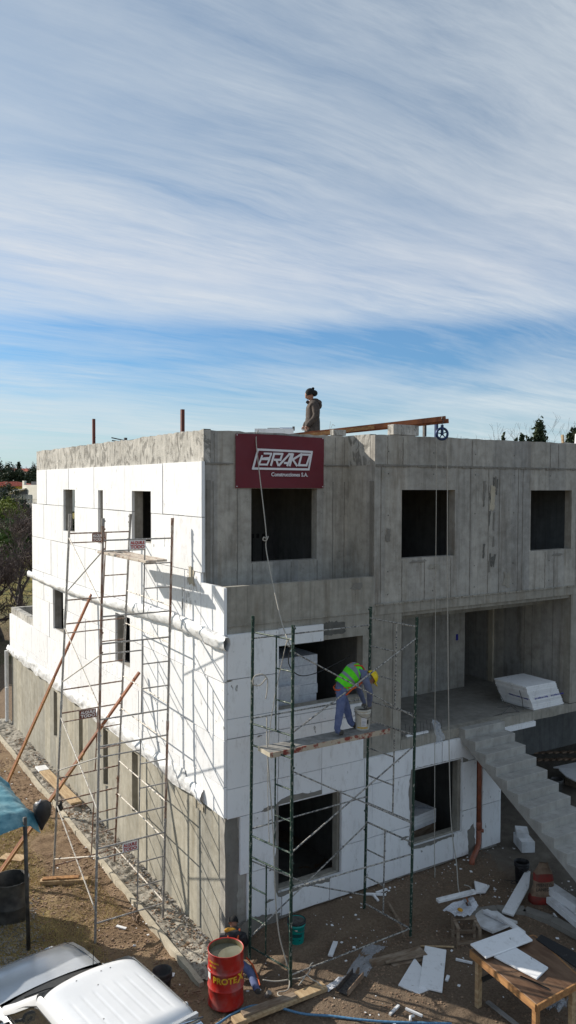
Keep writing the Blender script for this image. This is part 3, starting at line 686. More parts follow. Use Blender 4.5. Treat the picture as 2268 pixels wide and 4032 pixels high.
def patch(name, hole, off, wl, wr, wb, wtp, seed, mat='mortar', y=-0.0665, amp=0.035):
    """smear of mortar with a ragged outer edge round an opening"""
    rd = random.Random(seed); x0, x1, z0, z1 = hole
    inner, outer = [], []
    def run(ax, az, bx, bz, dx, dz, w):
        n = 22
        for q in range(n):
            t_ = q/n; px, pz = ax+(bx-ax)*t_, az+(bz-az)*t_
            ww = max(0.004, w*(1+0.25*math.sin(t_*9+seed))+rd.uniform(-amp, amp))
            inner.append((px, pz)); outer.append((px+dx*ww, pz+dz*ww))
    run(x0, z0, x1, z0, 0, -1, wb); run(x1, z0, x1, z1, 1, 0, wr); run(x1, z1, x0, z1, 0, 1, wtp); run(x0, z1, x0, z0, -1, 0, wl)
    n = len(inner); mb = new(mat); vs = [(a, y, c) for a, c in inner]+[(a, y, c) for a, c in outer]+[(a, y+.006, c) for a, c in outer]
    mb.add(vs, [(i, (i+1) % n, n+(i+1) % n, n+i) for i in range(n)]+[(n+i, n+(i+1) % n, 2*n+(i+1) % n, 2*n+i) for i in range(n)])
    return mb.build(name, B)
patch('mortar_patch', (1.12, 2.60, 0.52, 2.205), 0, .07, .10, .07, .10, 1, amp=.014)
patch('mortar_patch', (4.42, 5.85, 0.61, 2.255), 0, .08, .14, .07, .004, 5, amp=.014)
def blob(pts, y, seed, mat='mortar', amp=.02, n=9):
    rd = random.Random(seed); out = []
    for i in range(len(pts)):
        a, c = pts[i], pts[(i+1) % len(pts)]
        for q in range(n): out.append((a[0]+(c[0]-a[0])*q/n+rd.uniform(-amp, amp), y, a[1]+(c[1]-a[1])*q/n+rd.uniform(-amp, amp)))
    cx_, cz_ = np.mean([p[0] for p in out]), np.mean([p[2] for p in out]); k_ = len(out)
    mb = new(mat); mb.add(out+[(cx_, y-.003, cz_)], [(i, (i+1) % k_, k_) for i in range(k_)]); return mb
blob([(0.02, -.5), (.28, -.5), (.27, .6), (.30, 1.4), (.27, 2.12), (.02, 2.14)], -.008, 3).build('mortar_patch', B)
blob([(0.02, -.5), (1.1, -.2), (1.15, .12), (.9, .18), (.55, .22), (.3, .13), (.02, .2)], -.072, 4).build('mortar_patch', B)
blob([(2.16, 5.28), (2.7, 5.3), (2.68, 5.52), (2.3, 5.56), (2.15, 5.5)], -.004, 9, 'old_dark_concrete').build('mortar_patch', B)
blob([(6.05, -.1), (6.3, .0), (6.2, .75), (6.0, .6)], -.068, 6).build('mortar_patch', B)
for i, (xx, zz, s_) in enumerate([(.96, 1.0, .05), (.07, 4.68, .06), (.9, 2.18, .13), (4.2, .85, .10), (.92, .42, .09), (.16, 5.2, .012), (.045, 4.45, .014), (.7, 3.58, .05), (.95, 1.95, .04)]):
    blob([(xx-s_*1.2, zz-s_*.2), (xx-s_*.4, zz-s_*.35), (xx+s_*.5, zz-s_*.15), (xx+s_*1.3, zz-s_*.02), (xx+s_*.8, zz+s_*.22), (xx+s_*.1, zz+s_*.3), (xx-s_*.7, zz+s_*.12)], -.064-.001*i, 20+i, 'mortar', s_*.07, 3).build('mortar_patch', B)
# trowelled mesh patch high on the left wall near the corner and bits on the low wall
def blobx(pts, x, seed, mat, amp=.02, n=7):
    m_ = blob(pts, 0, seed, mat, amp, n); m_.v = [(x+(.0 if i < len(m_.v)-1 else -.003), p[0], p[2]) for i, p in enumerate(m_.v)]; return m_
blobx([(1.15, 6.28), (1.45, 6.3), (1.4, 6.62), (1.2, 6.6)], -.041, 31, 'curb_concrete', .035).build('mortar_patch', B)
for i in range(26):
    yy = 1.0+random.random()*.75; zz = 5.75+random.random()*.75; h = random.uniform(.05, .22)
    if abs(yy-1.3) < .13 and zz > 6.2: continue
    blobx([(yy, zz), (yy+.014, zz), (yy+.018, zz+h), (yy+.004, zz+h)], -.042, 60+i, 'mortar', .004, 3).build('mortar_streak', B)
for i in range(5):
    yy = .85+.09*i; blobx([(yy, 2.0), (yy+.05, 1.95), (yy+.07, 2.3), (yy, 2.35)], .012-.02, 90+i, 'curb_concrete', .02).build('mortar_patch', B)
# tie holes, brush marks and smears on the bare front
mb = MB().mat('old_dark_concrete')
for xx in np.arange(3.75, 14, 1.22):
    for zz in (5.98, 6.45, 7.6, 8.45, 8.9):
        if any(h[0]-.05 < xx < h[1]+.05 and h[2]-.05 < zz < h[3]+.05 for h in F2b): continue
        mb.v += [(xx+.016*math.cos(2*math.pi*q/8), -.0075, zz+.016*math.sin(2*math.pi*q/8)) for q in range(8)]; mb.face(range(len(mb.v)-8, len(mb.v)))
mb.build('tie_hole', B)
rdm = random.Random(77)
for i in range(16):
    xx = 6.62+rdm.uniform(-.22, .22); zz = rdm.uniform(6.2, 8.2); h = rdm.uniform(.15, .45)
    blob([(xx, zz), (xx+.02+.05*rdm.random(), zz), (xx+.04+.05*rdm.random(), zz+h), (xx+.01, zz+h)], -.0082-.0002*i, 200+i, 'old_dark_concrete' if i % 3 else 'mortar', .012, 6).build('brush_mark', B)
for i, (xx, zz, w, h, m_) in enumerate(((6.72, 7.95, .18, .5, 'curb_concrete'), (4.55, 6.62, .5, .05, 'mortar'), (5.0, 6.5, .35, .09, 'concrete_warm'), (2.95, 6.2, .3, .12, 'mortar'), (8.9, 6.58, .4, .05, 'mortar'), (3.6, 8.45, .08, .2, 'concrete_warm'), (7.2, 6.1, .25, .3, 'concrete_warm'), (3.75, 7.2, .12, .25, 'mortar'))):
    blob([(xx-w/2, zz-h/2), (xx+w*.3, zz-h*.6), (xx+w/2, zz), (xx+w*.4, zz+h/2), (xx-w*.3, zz+h*.55)], -.0125 if zz > 6.37 or xx > 3.4 else -.019, 300+i, m_, min(w, h)*.14, 6).build('smear', B)
# frames in the two low windows
for (x0, x1, z0, z1) in FG:
    fr = new('concrete_warm'); wall_into(fr, 'y', 0.03, 0.19, x0-.002, x1+.002, z0-.002, z1+.002, [(x0+.015, x1-.06, z0+.025, z1-.015)]); fr.build('window_surround', B)
    new('white_paint').box(x0, x1, -.058, .02, z1-.022, z1-.001).build('window_trim', B)

# plastic covered insulation roll along the first floor line, and the folded membrane below
def ripple_tube(pts, r, n, mat, seed, amp):
    mb = new(mat); P = []
    cur = [Vector(p) for p in pts]; L = [0]
    for i in range(len(cur)-1): L.append(L[-1]+(cur[i+1]-cur[i]).length)
    k_ = int(L[-1]/.045)
    for q in range(k_+1):
        s_ = L[-1]*q/k_; i = max(j for j in range(len(L)) if L[j] <= s_+1e-9); i = min(i, len(cur)-2)
        P.append(cur[i].lerp(cur[i+1], (s_-L[i])/(L[i+1]-L[i])))
    for q, p in enumerate(P):
        for j in range(n):
            a = 2*math.pi*j/n; rr = (r*(1.05-.28*min(1, max(0, (p.y-2.5)/4))))*(1+amp*mnoise.fractal(Vector((q*.10, math.cos(a)*1.2, math.sin(a)*1.2+seed)), 1, 2, 5)+.10*math.sin(q*.021+seed))
            mb.v.append((p.x+math.cos(a)*rr*.55, p.y, p.z+math.sin(a)*rr))
    for q in range(len(P)-1):
        for j in range(n): mb.face((q*n+j, q*n+(j+1) % n, (q+1)*n+(j+1) % n, (q+1)*n+j))
    return mb
ripple_tube([(-.10, 13.55, 5.32), (-.10, 10, 5.27), (-.10, 6.6, 5.33), (-.10, 4, 5.45), (-.10, 2.15, 5.52), (-.10, .9, 5.46), (-.10, .1, 5.40), (-.10, -.30, 5.40)], .125, 16, 'white_sheet', 3, .30).build('plastic_roll', B, True)
mb = new('white_sheet'); n = 10; ys = np.arange(.75, 16.85, .05)
for q, yy in enumerate(ys):
    zt_ = 2.56+.02*math.sin(yy*1.3)-(.12 if yy > 15 else 0); zb_ = 2.20+.07*fbm(yy*1.3, 2.2, 1)-.02*math.sin(yy)
    if yy < 1.6: zt_ -= .12
    for j in range(n):
        t_ = j/(n-1); out = .018*math.sin(math.pi*min(1, t_*1.1))+.045*(.6+fbm(yy*2.2, t_*1.4, 1)+.5*fbm(yy*9, t_*3, 1))*math.sin(math.pi*t_)+.012+.03*t_
        mb.v.append((-.032-out, yy, zt_+(zb_-zt_)*t_))
for q in range(len(ys)-1):
    for j in range(n-1): mb.face((q*n+j, q*n+j+1, (q+1)*n+j+1, (q+1)*n+j))
mb.build('membrane_fold', B, True)
new('white_paint').tube([(-.12, 16.72, 2.25), (-.12, 16.72, .95)], .07, 10).tube([(-.12, 16.72, .92), (-.12, 16.72, -.3)], .065, 10).build('downpipe', B)

# staircase
ST = new('concrete_stair'); X0, X1 = 5.77, 7.0
prof = [(0.0, 2.66), (0.0, 2.72)]
y0s, z0s, run, rise = -0.21, 2.91, 0.30, 0.183
prof = [(-0.002, 2.69), (-5.0, -0.33), (-5.0, -0.18), (-0.002, 2.84)]
ST.add([(X0+.004, a, c) for a, c in prof]+[(X1-.004, a, c) for a, c in prof], [(0, 1, 2, 3), (7, 6, 5, 4), (0, 4, 5, 1), (3, 2, 6, 7), (0, 3, 7, 4), (1, 5, 6, 2)])
st = ST.build('staircase', B)
for i in range(16):
    zt_ = z0s-rise*i; ya = 0.0 if i == 0 else y0s-run*(i-1); yb = y0s-run*i
    if zt_-rise < -0.3: break
    mb = new('concrete_stair'); sl = (2.91+.21)/5.0
    zb1, zb2 = (2.75+ya*.61 if i else 2.70), 2.75+yb*.61-.02
    mb.add([(X0, ya, zb1), (X1, ya, zb1), (X1, yb, zb2), (X0, yb, zb2), (X0, ya, zt_), (X1, ya, zt_), (X1, yb, zt_), (X0, yb, zt_)],
           [(0, 1, 2, 3), (4, 7, 6, 5), (0, 4, 5, 1), (1, 5, 6, 2), (2, 6, 7, 3), (3, 7, 4, 0)])
    bevel(mb.build('step', st), .012, 2)
# ------------------------------------------------------------------ banner
bn = empty('banner', (1.72, .868, 8.15), 0, 'dark red company banner hung on the upper front wall above the window', 'banner')
mb = new('banner_red'); nu, nv = 40, 18
for j in range(nv+1):
    for i in range(nu+1):
        u, w = i/nu, j/nv; xx = -1.03+2.06*u; zz = 1.045*w
        yy = -.012*abs(math.sin(u*9+w*3))*(.3+w*w*.8)-.006*fbm(u*6, w*5, 1)
        mb.v.append((xx, yy, zz+.012*math.sin(u*5)*w))
for j in range(nv):
    for i in range(nu): a = j*(nu+1)+i; mb.face((a, a+1, a+nu+2, a+nu+1))
mb.build('cloth', bn, True)
# logo: coordinates read off in picture units of the sign (628 x 380 over 2.06 x 1.04 m)
sc = 2.06/629.0; szc = 1.04/380.0
def LP(px, py): return (-1.03+(px-315)*sc, -.026, 1.04-(py-379)*szc)
_sk = [0]
def stroke(mb, pts, w, y=-.026):
    for (a, b2) in zip(pts[:-1], pts[1:]):
        _sk[0] += 1; yo = Vector((0, -.0008*(_sk[0] % 7), 0))
        a, b2 = Vector(LP(*a)), Vector(LP(*b2)); d = (b2-a).normalized(); n = Vector((-d.z, 0, d.x))*w/2; e = d*w*.45
        q = [p+yo for p in (a-e+n, a-e-n, b2+e-n, b2+e+n)]; mb.add([tuple(p) for p in q]+[(p.x, p.y+.004, p.z) for p in q], [(0, 1, 2, 3), (0, 4, 5, 1), (2, 6, 7, 3), (1, 5, 6, 2), (0, 3, 7, 4)])
mb = new('banner_white'); W_ = .042
stroke(mb, [(463, 484), (849, 490), (826, 620), (429, 620), (463, 484)], W_); mb.build('logo_frame', bn)
H_ = 85
def glyph(x0, segs, w=.043):
    mb = new('banner_white')
    for s_ in segs: stroke(mb, [(x0+u+v*.27, 592-v) for u, v in s_], w)
    mb.build('letter', bn)
glyph(472, [[(14, H_-4), (62, H_-4), (58, 50), (4, 44)], [(4, 40), (60, 40), (54, 2), (-2, 2), (2, 62)]], .036)
glyph(556, [[(-2, 0), (-2, H_-4)], [(-2, H_-4), (56, H_-4), (54, 38), (14, 38)], [(26, 36), (48, 0)]])
glyph(612, [[(0, 0), (50, H_-4), (66, H_-4), (58, 0)], [(34, 16), (56, 16)]])
glyph(690, [[(-2, 0), (-2, H_-4)], [(58, H_-2), (8, 42), (48, 0)]])
glyph(752, [[(0, 2), (0, H_-4), (62, H_-4), (56, 2), (0, 2)]])
tm = text_mesh('Construcciones S.A.', .108, .002, 'banner_white', 'CENTER', bold=.0022, sx=.98)
inst(tm, 'lettering', bn, (LP(688, 0)[0], -.028, LP(0, 673)[2]), (R(90), 0, 0))
tl = new('banner_white')
for u, w in ((-1.0, 1.02), (1.0, 1.02), (-1.0, .03), (1.0, .03)): tl.ell((u, -.012, w), (.012, .006, .012), 8, 4)
tl.build('eyelet', bn)

# ------------------------------------------------------------------ scaffolds
def knob(mb, p, d=(0, -1, 0), s_=.05):
    p = Vector(p); d = Vector(d); mb.tube([p, p+d*s_], .012, 6); mb.ell(p+d*s_, (.02, .02, .02), 6, 4)
def scaffold(name, label, cat, feet, tops, T0, P, nmod, frame_h, mids, mats, wall_rails, outer_x, base):
    """feet/tops: near-out, near-in, far-in, far-out ; frames join out-in"""
    root = empty(name, base, 0, label, cat)
    bx, by, bz = base
    def L(p): return (p[0]-bx, p[1]-by, p[2]-bz)
    F = [Vector(p) for p in feet]; Tp = [Vector(p) for p in tops]
    def at(i, z): t_ = (z-F[i].z)/(Tp[i].z-F[i].z); return F[i]+(Tp[i]-F[i])*t_
    pm_, rm_, bm_, wr_ = mats
    for i in range(4):
        zs = [F[i].z]+sorted(T0-P*k+.26 for k in range(nmod))
        zs = [z for z in zs if z < Tp[i].z-.05]+[Tp[i].z]
        for a, b2 in zip(zs[:-1], zs[1:]):
            m_ = rm_ if (pm_ != rm_ and random.random() < .3) else pm_
            if pm_ == 'scaffold_green': m_ = pm_
            mb = new(m_); mb.tube([L(at(i, a)), L(at(i, b2-.001))], .0275 if pm_ == 'scaffold_green' else .0245, 8)
            if b2 < Tp[i].z-.05: mb.tube([L(at(i, b2-.16)), L(at(i, b2+.02))], .030, 8)
            else: mb.tube([L(at(i, b2-.14)), L(at(i, b2+.003))], .031, 8)
            for dz in (-.05, -.42):
                if b2+dz > a: knob(mb, L(at(i, b2+dz)), (.5 if i in (0, 3) else -.5, -.5 if i < 2 else .5, 0), .045)
            mb.build('pole', root)
    for k in range(nmod):
        T = T0-P*k
        for (o, n_, mfr, side) in ((0, 1, mids[0], 0), (3, 2, mids[1], 1)):
            def fr(t_, z): return at(o, z).lerp(at(n_, z), t_)
            H = frame_h
            new(rm_ if side else pm_).tube([L(fr(0, T)), L(fr(1, T))], .0165, 6).build('rung', root)
            new(rm_ if side else pm_).tube([L(fr(0, T-H)), L(fr(1, T-H))], .0165, 6).build('rung', root)
            flip = (k == nmod-1 and name == 'green_scaffold_tower')
            mm = 1-mfr if flip else mfr
            new(rm_ if side else pm_).tube([L(fr(mm, T)), L(fr(mm, T-H))], .0150, 6).build('stile', root)
            for q in (1, 2):
                z = T-H*q/3
                a, b2 = (mm, 1) if (mfr > .5 or flip) else (0, mm)
                if name != 'green_scaffold_tower': a, b2 = mm, 1
                elif side == 0: a, b2 = (0, mm) if not flip else (mm, 1)
                else: a, b2 = (mm, 1)
                new(rm_ if side else pm_).tube([L(fr(a, z)), L(fr(b2, z))], .014, 6).build('rung', root)
            if name != 'green_scaffold_tower': new(rm_ if side else pm_).tube([L(fr(0, T-.2)), L(fr(mm, T-.2))], .014, 6).build('rung', root)
    def brace(i, za, j, zb, m_, sag=0):
        a, b2 = at(i, za), at(j, zb); mid = (a+b2)/2+Vector((0, 0, -sag))
        mb = new(m_); mb.tube([L(a), L(mid), L(b2)] if sag else [L(a), L(b2)], .0135, 6)
        knob(mb, L(a), (0, .5, 0), .02); knob(mb, L(b2), (0, -.5, 0), .02); mb.build('brace', root)
    for i, za, j, zb, mi in wall_rails+outer_x:
        sag = 0
        if isinstance(mi, tuple): mi, sag = mi
        brace(i, za, j, zb, mi, sag)
    return root, at, L
T0, P = 7.17, 1.935
wr = [(2, z, 1, z, m_) for z, m_ in ((5.85, 'scaffold_pale'), (5.12, 'scaffold_pale'), (3.92, 'scaffold_pale'), (3.18, 'scaffold_pale'), (1.98, 'wood_orange' if 0 else 'scaffold_pale'), (1.23, 'scaffold_pale'), (-.02, 'scaffold_pale'))]
ox = []
for k in range(4):
    T = T0-P*k
    ox += [(3, T-.08, 0, T-1.2, 'scaffold_pale'), (3, T-1.25, 0, T-.2, 'scaffold_grey' if k % 2 == 0 else 'scaffold_pale')] if k < 3 else [(3, T-.08, 0, T-1.2, 'scaffold_pale'), (3, .09, 0, 1.23, 'scaffold_pale')]
SA, atA, LA = scaffold('grey_scaffold_tower', 'tall rusty grey scaffold tower beside the sunlit white left wall', 'scaffold',
    [(-1.83, 1.72, -.43), (-.45, 1.74, -.37), (-.46, 4.52, -.37), (-1.86, 4.42, -.27)],
    [(-1.66, 1.66, 7.58), (-.28, 1.64, 7.56), (-.20, 4.12, 7.56), (-1.58, 4.02, 7.58)],
    T0, P, 4, 1.425, (.6, .6), ('scaffold_grey', 'scaffold_rust', 'scaffold_pale', 'scaffold_pale'), wr, ox, (-1.1, 3.0, -.4))
# name plates of the hire firm on the frames
def plate(o, n_, T, f0, f1, red, at=atA, L=LA, root=SA, txt=True):
    a, b2 = at(o, T-.1).lerp(at(n_, T-.1), f0), at(o, T-.1).lerp(at(n_, T-.1), f1)
    c = (a+b2)/2; mb = new('white_paint' if red else 'rust_red'); mb.obox(L(c+Vector((0, -.022, 0))), (abs(b2.x-a.x)/2, 0, 0), (0, .004, 0), (0, 0, .085)); pl = mb.build('name_plate', root)
    if txt:
        w = abs(b2.x-a.x)
        for t_, dz, s_ in (('ALQUILE', .012, .078), ('TODO', -.072, .09)):
            me = text_mesh(t_, s_, .001, 'red_paint' if red else 'white_paint', 'CENTER', bold=.003)
            sx_ = (w*.88)/max(v.co.x*2 for v in me.vertices)
            for v in me.vertices: v.co.x *= sx_
            q = c+Vector((0, -.030, dz)); l = L(q)
            inst(me, 'lettering', pl, l, (R(90), 0, 0))
plate(0, 1, T0, .37, .60, True); plate(3, 2, T0, .37, .58, False)
plate(3, 2, T0-2*P, .30, .56, False); plate(0, 1, T0-3*P, .36, .58, True)
# gloves hung on the far outer pole
gv = empty('work_gloves', tuple(atA(3, 1.35)), 0, 'dirty work gloves tied to the far pole of the grey scaffold', 'gloves')
mb = new('black_metal')
for q in range(9): mb.ell((.05+random.uniform(-.05, .05), -.03+random.uniform(-.03, .03), -.02-random.random()*.16), (.035, .03, .05), 8, 5)
mb.build('glove', gv, True)
# boards lying on the top deck of the grey scaffold
def plank(name, label, a, b2, w, h, mat, cat='plank', bev=.006, ends=None, group=None, up=(0, 0, 1)):
    a, b2 = Vector(a), Vector(b2); o = empty(name, tuple((a+b2)/2), 0, label, cat, group) if ends else None
    c = (a+b2)/2
    mb = new(mat).beam(a-c, b2-c, w, h, up)
    ob = mb.build(name if not ends else 'board', o); 
    if not ends: ob.location = c; tag(ob, label, cat, group)
    bevel(ob, bev, 1); return ob if not ends else o
zt = T0-.475+.045
plank('scaffold_plank', 'paint spattered plank on the grey scaffold deck, farther from the wall', atA(0, zt).lerp(atA(1, zt), .66)+Vector((0, -.12, 0)), atA(3, zt).lerp(atA(2, zt), .50)+Vector((.05, -.05, .01)), .22, .05, 'plank_painted')
plank('scaffold_plank', 'paint spattered plank on the grey scaffold deck, nearer the wall', atA(0, zt).lerp(atA(1, zt), .85)+Vector((0, -.02, 0)), atA(3, zt).lerp(atA(2, zt), .72)+Vector((.05, -.05, .01)), .22, .045, 'plank_painted')
# blocks under the far leg
plank('timber_block', 'pale squared timber under the far leg of the grey scaffold', (-2.13, 4.50, -.385), (-1.22, 4.05, -.385), .16, .09, 'wood_pale')
plank('timber_block', 'thin orange board laid on the squared timber under the scaffold leg', (-2.08, 4.50, -.325), (-1.38, 4.18, -.325), .13, .028, 'wood_orange')

Q = [(.40, -1.65, GZ(.4, -1.65)-.02), (.15, -.70, -.12), (2.75, -.60, 0), (2.92, -1.76, -.02)]
QT = [(.42, -1.66, 5.90), (.19, -.72, 5.94), (2.84, -.62, 5.88), (2.99, -1.78, 5.83)]
gm_ = 'scaffold_green'; cr = 'scaffold_cream'
xs_ = [(1, 5.55, 2, 5.53, cr), (1, 4.15, 2, 4.12, cr), (1, 2.2, 2, 2.2, cr), (1, .27, 2, 1.65, cr), (1, 1.64, 2, .27, (cr, .12)),
       (0, 5.46, 3, 4.01, cr), (0, 4.11, 3, 5.45, cr), (0, 3.47, 3, 2.06, cr), (0, 2.10, 3, 3.49, cr), (0, 1.49, 3, 1.50, cr), (0, .02, 3, .12, cr)]
SB, atB, LB = scaffold('green_scaffold_tower', 'green scaffold tower with cream splashed rungs against the shaded front wall', 'scaffold',
    Q, QT, 5.66, 1.975, 3, 1.6, (.40, .42), (gm_, cr, cr, cr), [], xs_, (1.6, -1.2, 0))
# steel deck plank the man stands on
dk = empty('deck_plank', (1.5, -1.2, 3.72), 0, 'long steel deck plank with red and cream edge on the green scaffold', 'plank')
DZ = 3.735
new('plank_top').box(-1.36, 1.2, -.20, .19, .052, .060).box(-1.36, 1.2, .17, .19, -.01, .052).build('deck', dk)
new('plank_edge').box(-1.36, 1.2, -.205, -.19, -.028, .0605).build('side_rail', dk)
new('curb_concrete').box(-1.375, -1.361, -.2, .19, -.01, .058).build('end_plate', dk)
dk.location.z = 3.69; dk.rotation_euler.z = R(.5)

# ------------------------------------------------------------------ leaning red boards
def leaning(name, label, foot, top, w=.12, h=.05):
    mb = MB().mat('wood_red'); a, b2 = Vector(foot), Vector(top); c = a
    r = empty(name, foot, 0, label, 'board')
    L_ = b2-a; m1 = a+L_*.62
    o1 = new('wood_orange').beam((0, 0, 0), m1-a, w*.5, h, (1, 0, 0)).build('batten', r)
    o2 = new('wood_red').beam(Vector((0, .045, .02)), (b2-a)+Vector((0, .0, 0)), w*.5, h, (1, 0, 0)).build('batten', r)
    for q in (.5, .75): new('rope').tube([a-a+L_*q+Vector((-.05, -.04, 0)), a-a+L_*q+Vector((.05, -.03, .02)), a-a+L_*q+Vector((.03, .08, .03)), a-a+L_*q+Vector((-.05, .06, 0)), a-a+L_*q+Vector((-.08, -.09, .08))], .004, 5).build('tie_wire', r)
    return r
leaning('long_wooden_prop', 'long reddish prop leaning past the scaffold to just under the first floor roll', (-2.02, 9.3, -.43), (-.14, 7.05, 5.42))
leaning('long_wooden_prop', 'long reddish prop leaning from behind the blue tarpaulin up to the lower left wall', (-3.02, 5.0, -.43), (-.16, 3.72, 4.10))
plank('pale_board', 'clean pale board with white painted end lying on the strip by the left wall', (-.34, 10.9, -.28), (-.28, 7.95, -.24), .30, .05, 'wood_pale')
plank('board_end', 'white painted end piece of the pale board on the strip', (-.345, 11.35, -.275), (-.34, 10.91, -.275), .305, .055, 'white_paint')
plank('pale_board', 'short pale board lying on the grass below the tarpaulin corner', (-2.55, 6.2, -.40), (-2.15, 5.75, -.38), .3, .04, 'wood_pale')

# ------------------------------------------------------------------ roof things
RZ = 8.65
def post(name, label, x, y, z1, z0=8.66, r=.035, mat='rust_red'):
    o = new(mat).box(-r, r, -r, r, 0, z1-z0).tube([(0, 0, z1-z0-.5), (.05, 0, z1-z0-.5)], .01, 6).build(name); o.location = (x, y, z0); return tag(o, label, 'post')
post('roof_post', 'dark red steel post on the roof nearer the corner', .55, 3.0, 9.82)
post('roof_post', 'dark red steel post on the roof farther from the corner', .45, 8.6, 10.0) 
rb = empty('bent_rebar', (.5, 6.6, 9.25), 0, 'short dark bent steel bars sticking up over the left parapet', 'rebar')
for q, pts in enumerate([[(-.12, .1, .1), (.2, -.1, .02), (.5, -.4, .04)], [(-.1, .12, .03), (.1, .0, .0), (.45, -.3, .06)]]): new('dark_steel').tube([Vector(p)+Vector((-.1, 0, .04)) for p in pts], .016, 6).build('bar', rb)
new('dark_steel').box(.05, .12, -.1, -.05, -.02, .14).build('clamp', rb)
# foam blocks on the roof behind the banner, with a caulking gun
fb = new('polystyrene').box(-.42, .42, -.28, .28, 0, .5).build('foam_block'); fb.location = (2.45, 2.35, 8.93); fb.rotation_euler.z = R(-32)
tag(fb, 'white foam block lying on the roof behind the banner', 'foam block')
st_ = new('wood_dirty').box(-.35, .35, -.22, .22, -.28, 0).build('support_block'); st_.location = (2.45, 2.35, 8.93); st_.rotation_euler.z = R(-32); tag(st_, 'rough timber block under the white foam on the roof', 'block')
gun = empty('caulking_gun', (2.72, 2.22, 9.46), R(-32), 'thin metal foam gun lying on the white block on the roof', 'foam gun')
new('dark_steel').tube([(-.45, 0, 0), (.12, 0, .005)], .007, 6).build('barrel', gun)
new('chrome').tube([(-.18, 0, .0), (.1, 0, 0)], .018, 8).build('cartridge', gun)
new('dark_steel').box(.1, .15, -.02, .02, -.05, .04).build('handle', gun)
# pulley beam: two boards resting on masonry blocks
pb = empty('pulley_beam', (3.3, .55, 9.2), 0, 'long reddish boards laid on blocks over the parapet to carry the pulley', 'beam')
A_ = Vector((2.55, 2.45, 9.26)); E_ = Vector((4.93, -.40, 9.60)); o_ = Vector((3.3, .55, 9.2))
new('wood_red').beam(A_-o_, E_-o_, .05, .10).build('board', pb)
new('wood_red').beam(A_-o_+Vector((.06, .05, -.01)), E_-o_+Vector((.11, .03, -.045)), .05, .09).build('board', pb)
new('wood_orange').beam(A_-o_+Vector((-.04, -.1, -.03)), (A_+(E_-A_)*.6)-o_+Vector((-.05, -.04, -.02)), .04, .07).build('board', pb)
q = A_+(E_-A_)*.33-o_
new('rope').tube([q+Vector((-.05, -.05, -.08)), q+Vector((0, -.05, .07)), q+Vector((.1, .02, .16)), q+Vector((.17, .03, .13))], .004, 5).tube([q+Vector((0, 0, .06)), q+Vector((.03, 0, .22))], .003, 5).build('tie_wire', pb)
def block(name, label, x0, x1, y0, y1, z0, z1, mat='concrete_rough', rz=0):
    o = new(mat).box(-(x1-x0)/2, (x1-x0)/2, -(y1-y0)/2, (y1-y0)/2, 0, z1-z0).build(name); o.location = ((x0+x1)/2, (y0+y1)/2, z0); o.rotation_euler.z = rz
    bevel(o, .008, 1); return tag(o, label, 'block')
block('masonry_block', 'larger plastered block on the parapet under the pulley beam', 3.88, 4.56, .0, .2, 9.248, 9.46)
block('masonry_block', 'smaller pale block on the parapet behind the sunlit return wall', 3.02, 3.34, .90, 1.04, 9.252, 9.37)
for q, (xx, lab) in enumerate(((4.80, 'dark steel stub standing on the parapet left of the pulley'), (5.13, 'dark blue steel stub standing on the parapet just behind the pulley'))):
    o = new('dark_steel' if q == 0 else 'blue_steel').box(-.028, .028, -.03, .03, 0, .29).build('steel_stub'); o.location = (xx, .1, 9.245); tag(o, lab, 'post')
pu = empty('pulley_wheel', (4.86, -.37, 9.30), R(-28), 'blue rope pulley wheel hanging from the end of the roof beam', 'pulley')
mb = new('blue_steel')
def ring(mb, c, R_, r, n=28, k=8, ax='y'):
    o = len(mb.v)
    for i in range(n):
        a = 2*math.pi*i/n
        for j in range(k):
            b2 = 2*math.pi*j/k; rr = R_+r*math.cos(b2); p = (rr*math.cos(a), r*math.sin(b2)*1.3, rr*math.sin(a))
            mb.v.append((c[0]+p[0], c[1]+p[1], c[2]+p[2]))
    for i in range(n):
        for j in range(k): mb.face((o+i*k+j, o+i*k+(j+1) % k, o+((i+1) % n)*k+(j+1) % k, o+((i+1) % n)*k+j))
ring(mb, (0, 0, -.02), .115, .026); mb.build('wheel', pu, True)
mb = new('blue_steel')
for q in range(5):
    a = 2*math.pi*q/5+.4; mb.tube([(0, 0, -.02), (.11*math.cos(a), 0, -.02+.11*math.sin(a))], .012, 6)
mb.ell((0, 0, -.02), (.035, .035, .035), 8, 6); mb.build('spoke', pu)
new('blue_steel').box(-.02, .02, -.045, -.035, -.04, .15).box(-.02, .02, .035, .045, -.04, .15).box(-.02, .02, -.045, .045, .15, .165).build('yoke', pu)
new('dark_steel').tube([(0, 0, .16), (0, 0, .20), (.03, 0, .225), (.02, 0, .26), (-.01, 0, .29), (0, 0, .34)], .009, 6).build('hook', pu)
def rope(name, label, pts, r=.011, mat='rope', cat='rope'):
    P_ = [Vector(p) for p in pts]; out = []
    for i in range(len(P_)-1):   # Catmull-Rom
        p0, p1, p2, p3 = P_[max(i-1, 0)], P_[i], P_[i+1], P_[min(i+2, len(P_)-1)]
        for q in range(6):
            t_ = q/6; out.append(.5*((2*p1)+(p2-p0)*t_+(2*p0-5*p1+4*p2-p3)*t_*t_+(3*p1-p0-3*p2+p3)*t_**3))
    out.append(P_[-1]); c = P_[0].copy()
    o = new(mat).tube([p-c for p in out], r, 6).build(name, None, True); o.location = c; return tag(o, label, cat)
rope('hoist_rope', 'thin pulley rope hanging straight down, ending in a knot above the ground', [(4.76, -.32, 9.28), (4.76, -.33, 6), (4.77, -.34, 3), (4.77, -.37, .22), (4.78, -.38, .12), (4.76, -.40, .20), (4.77, -.40, .12)], .008)
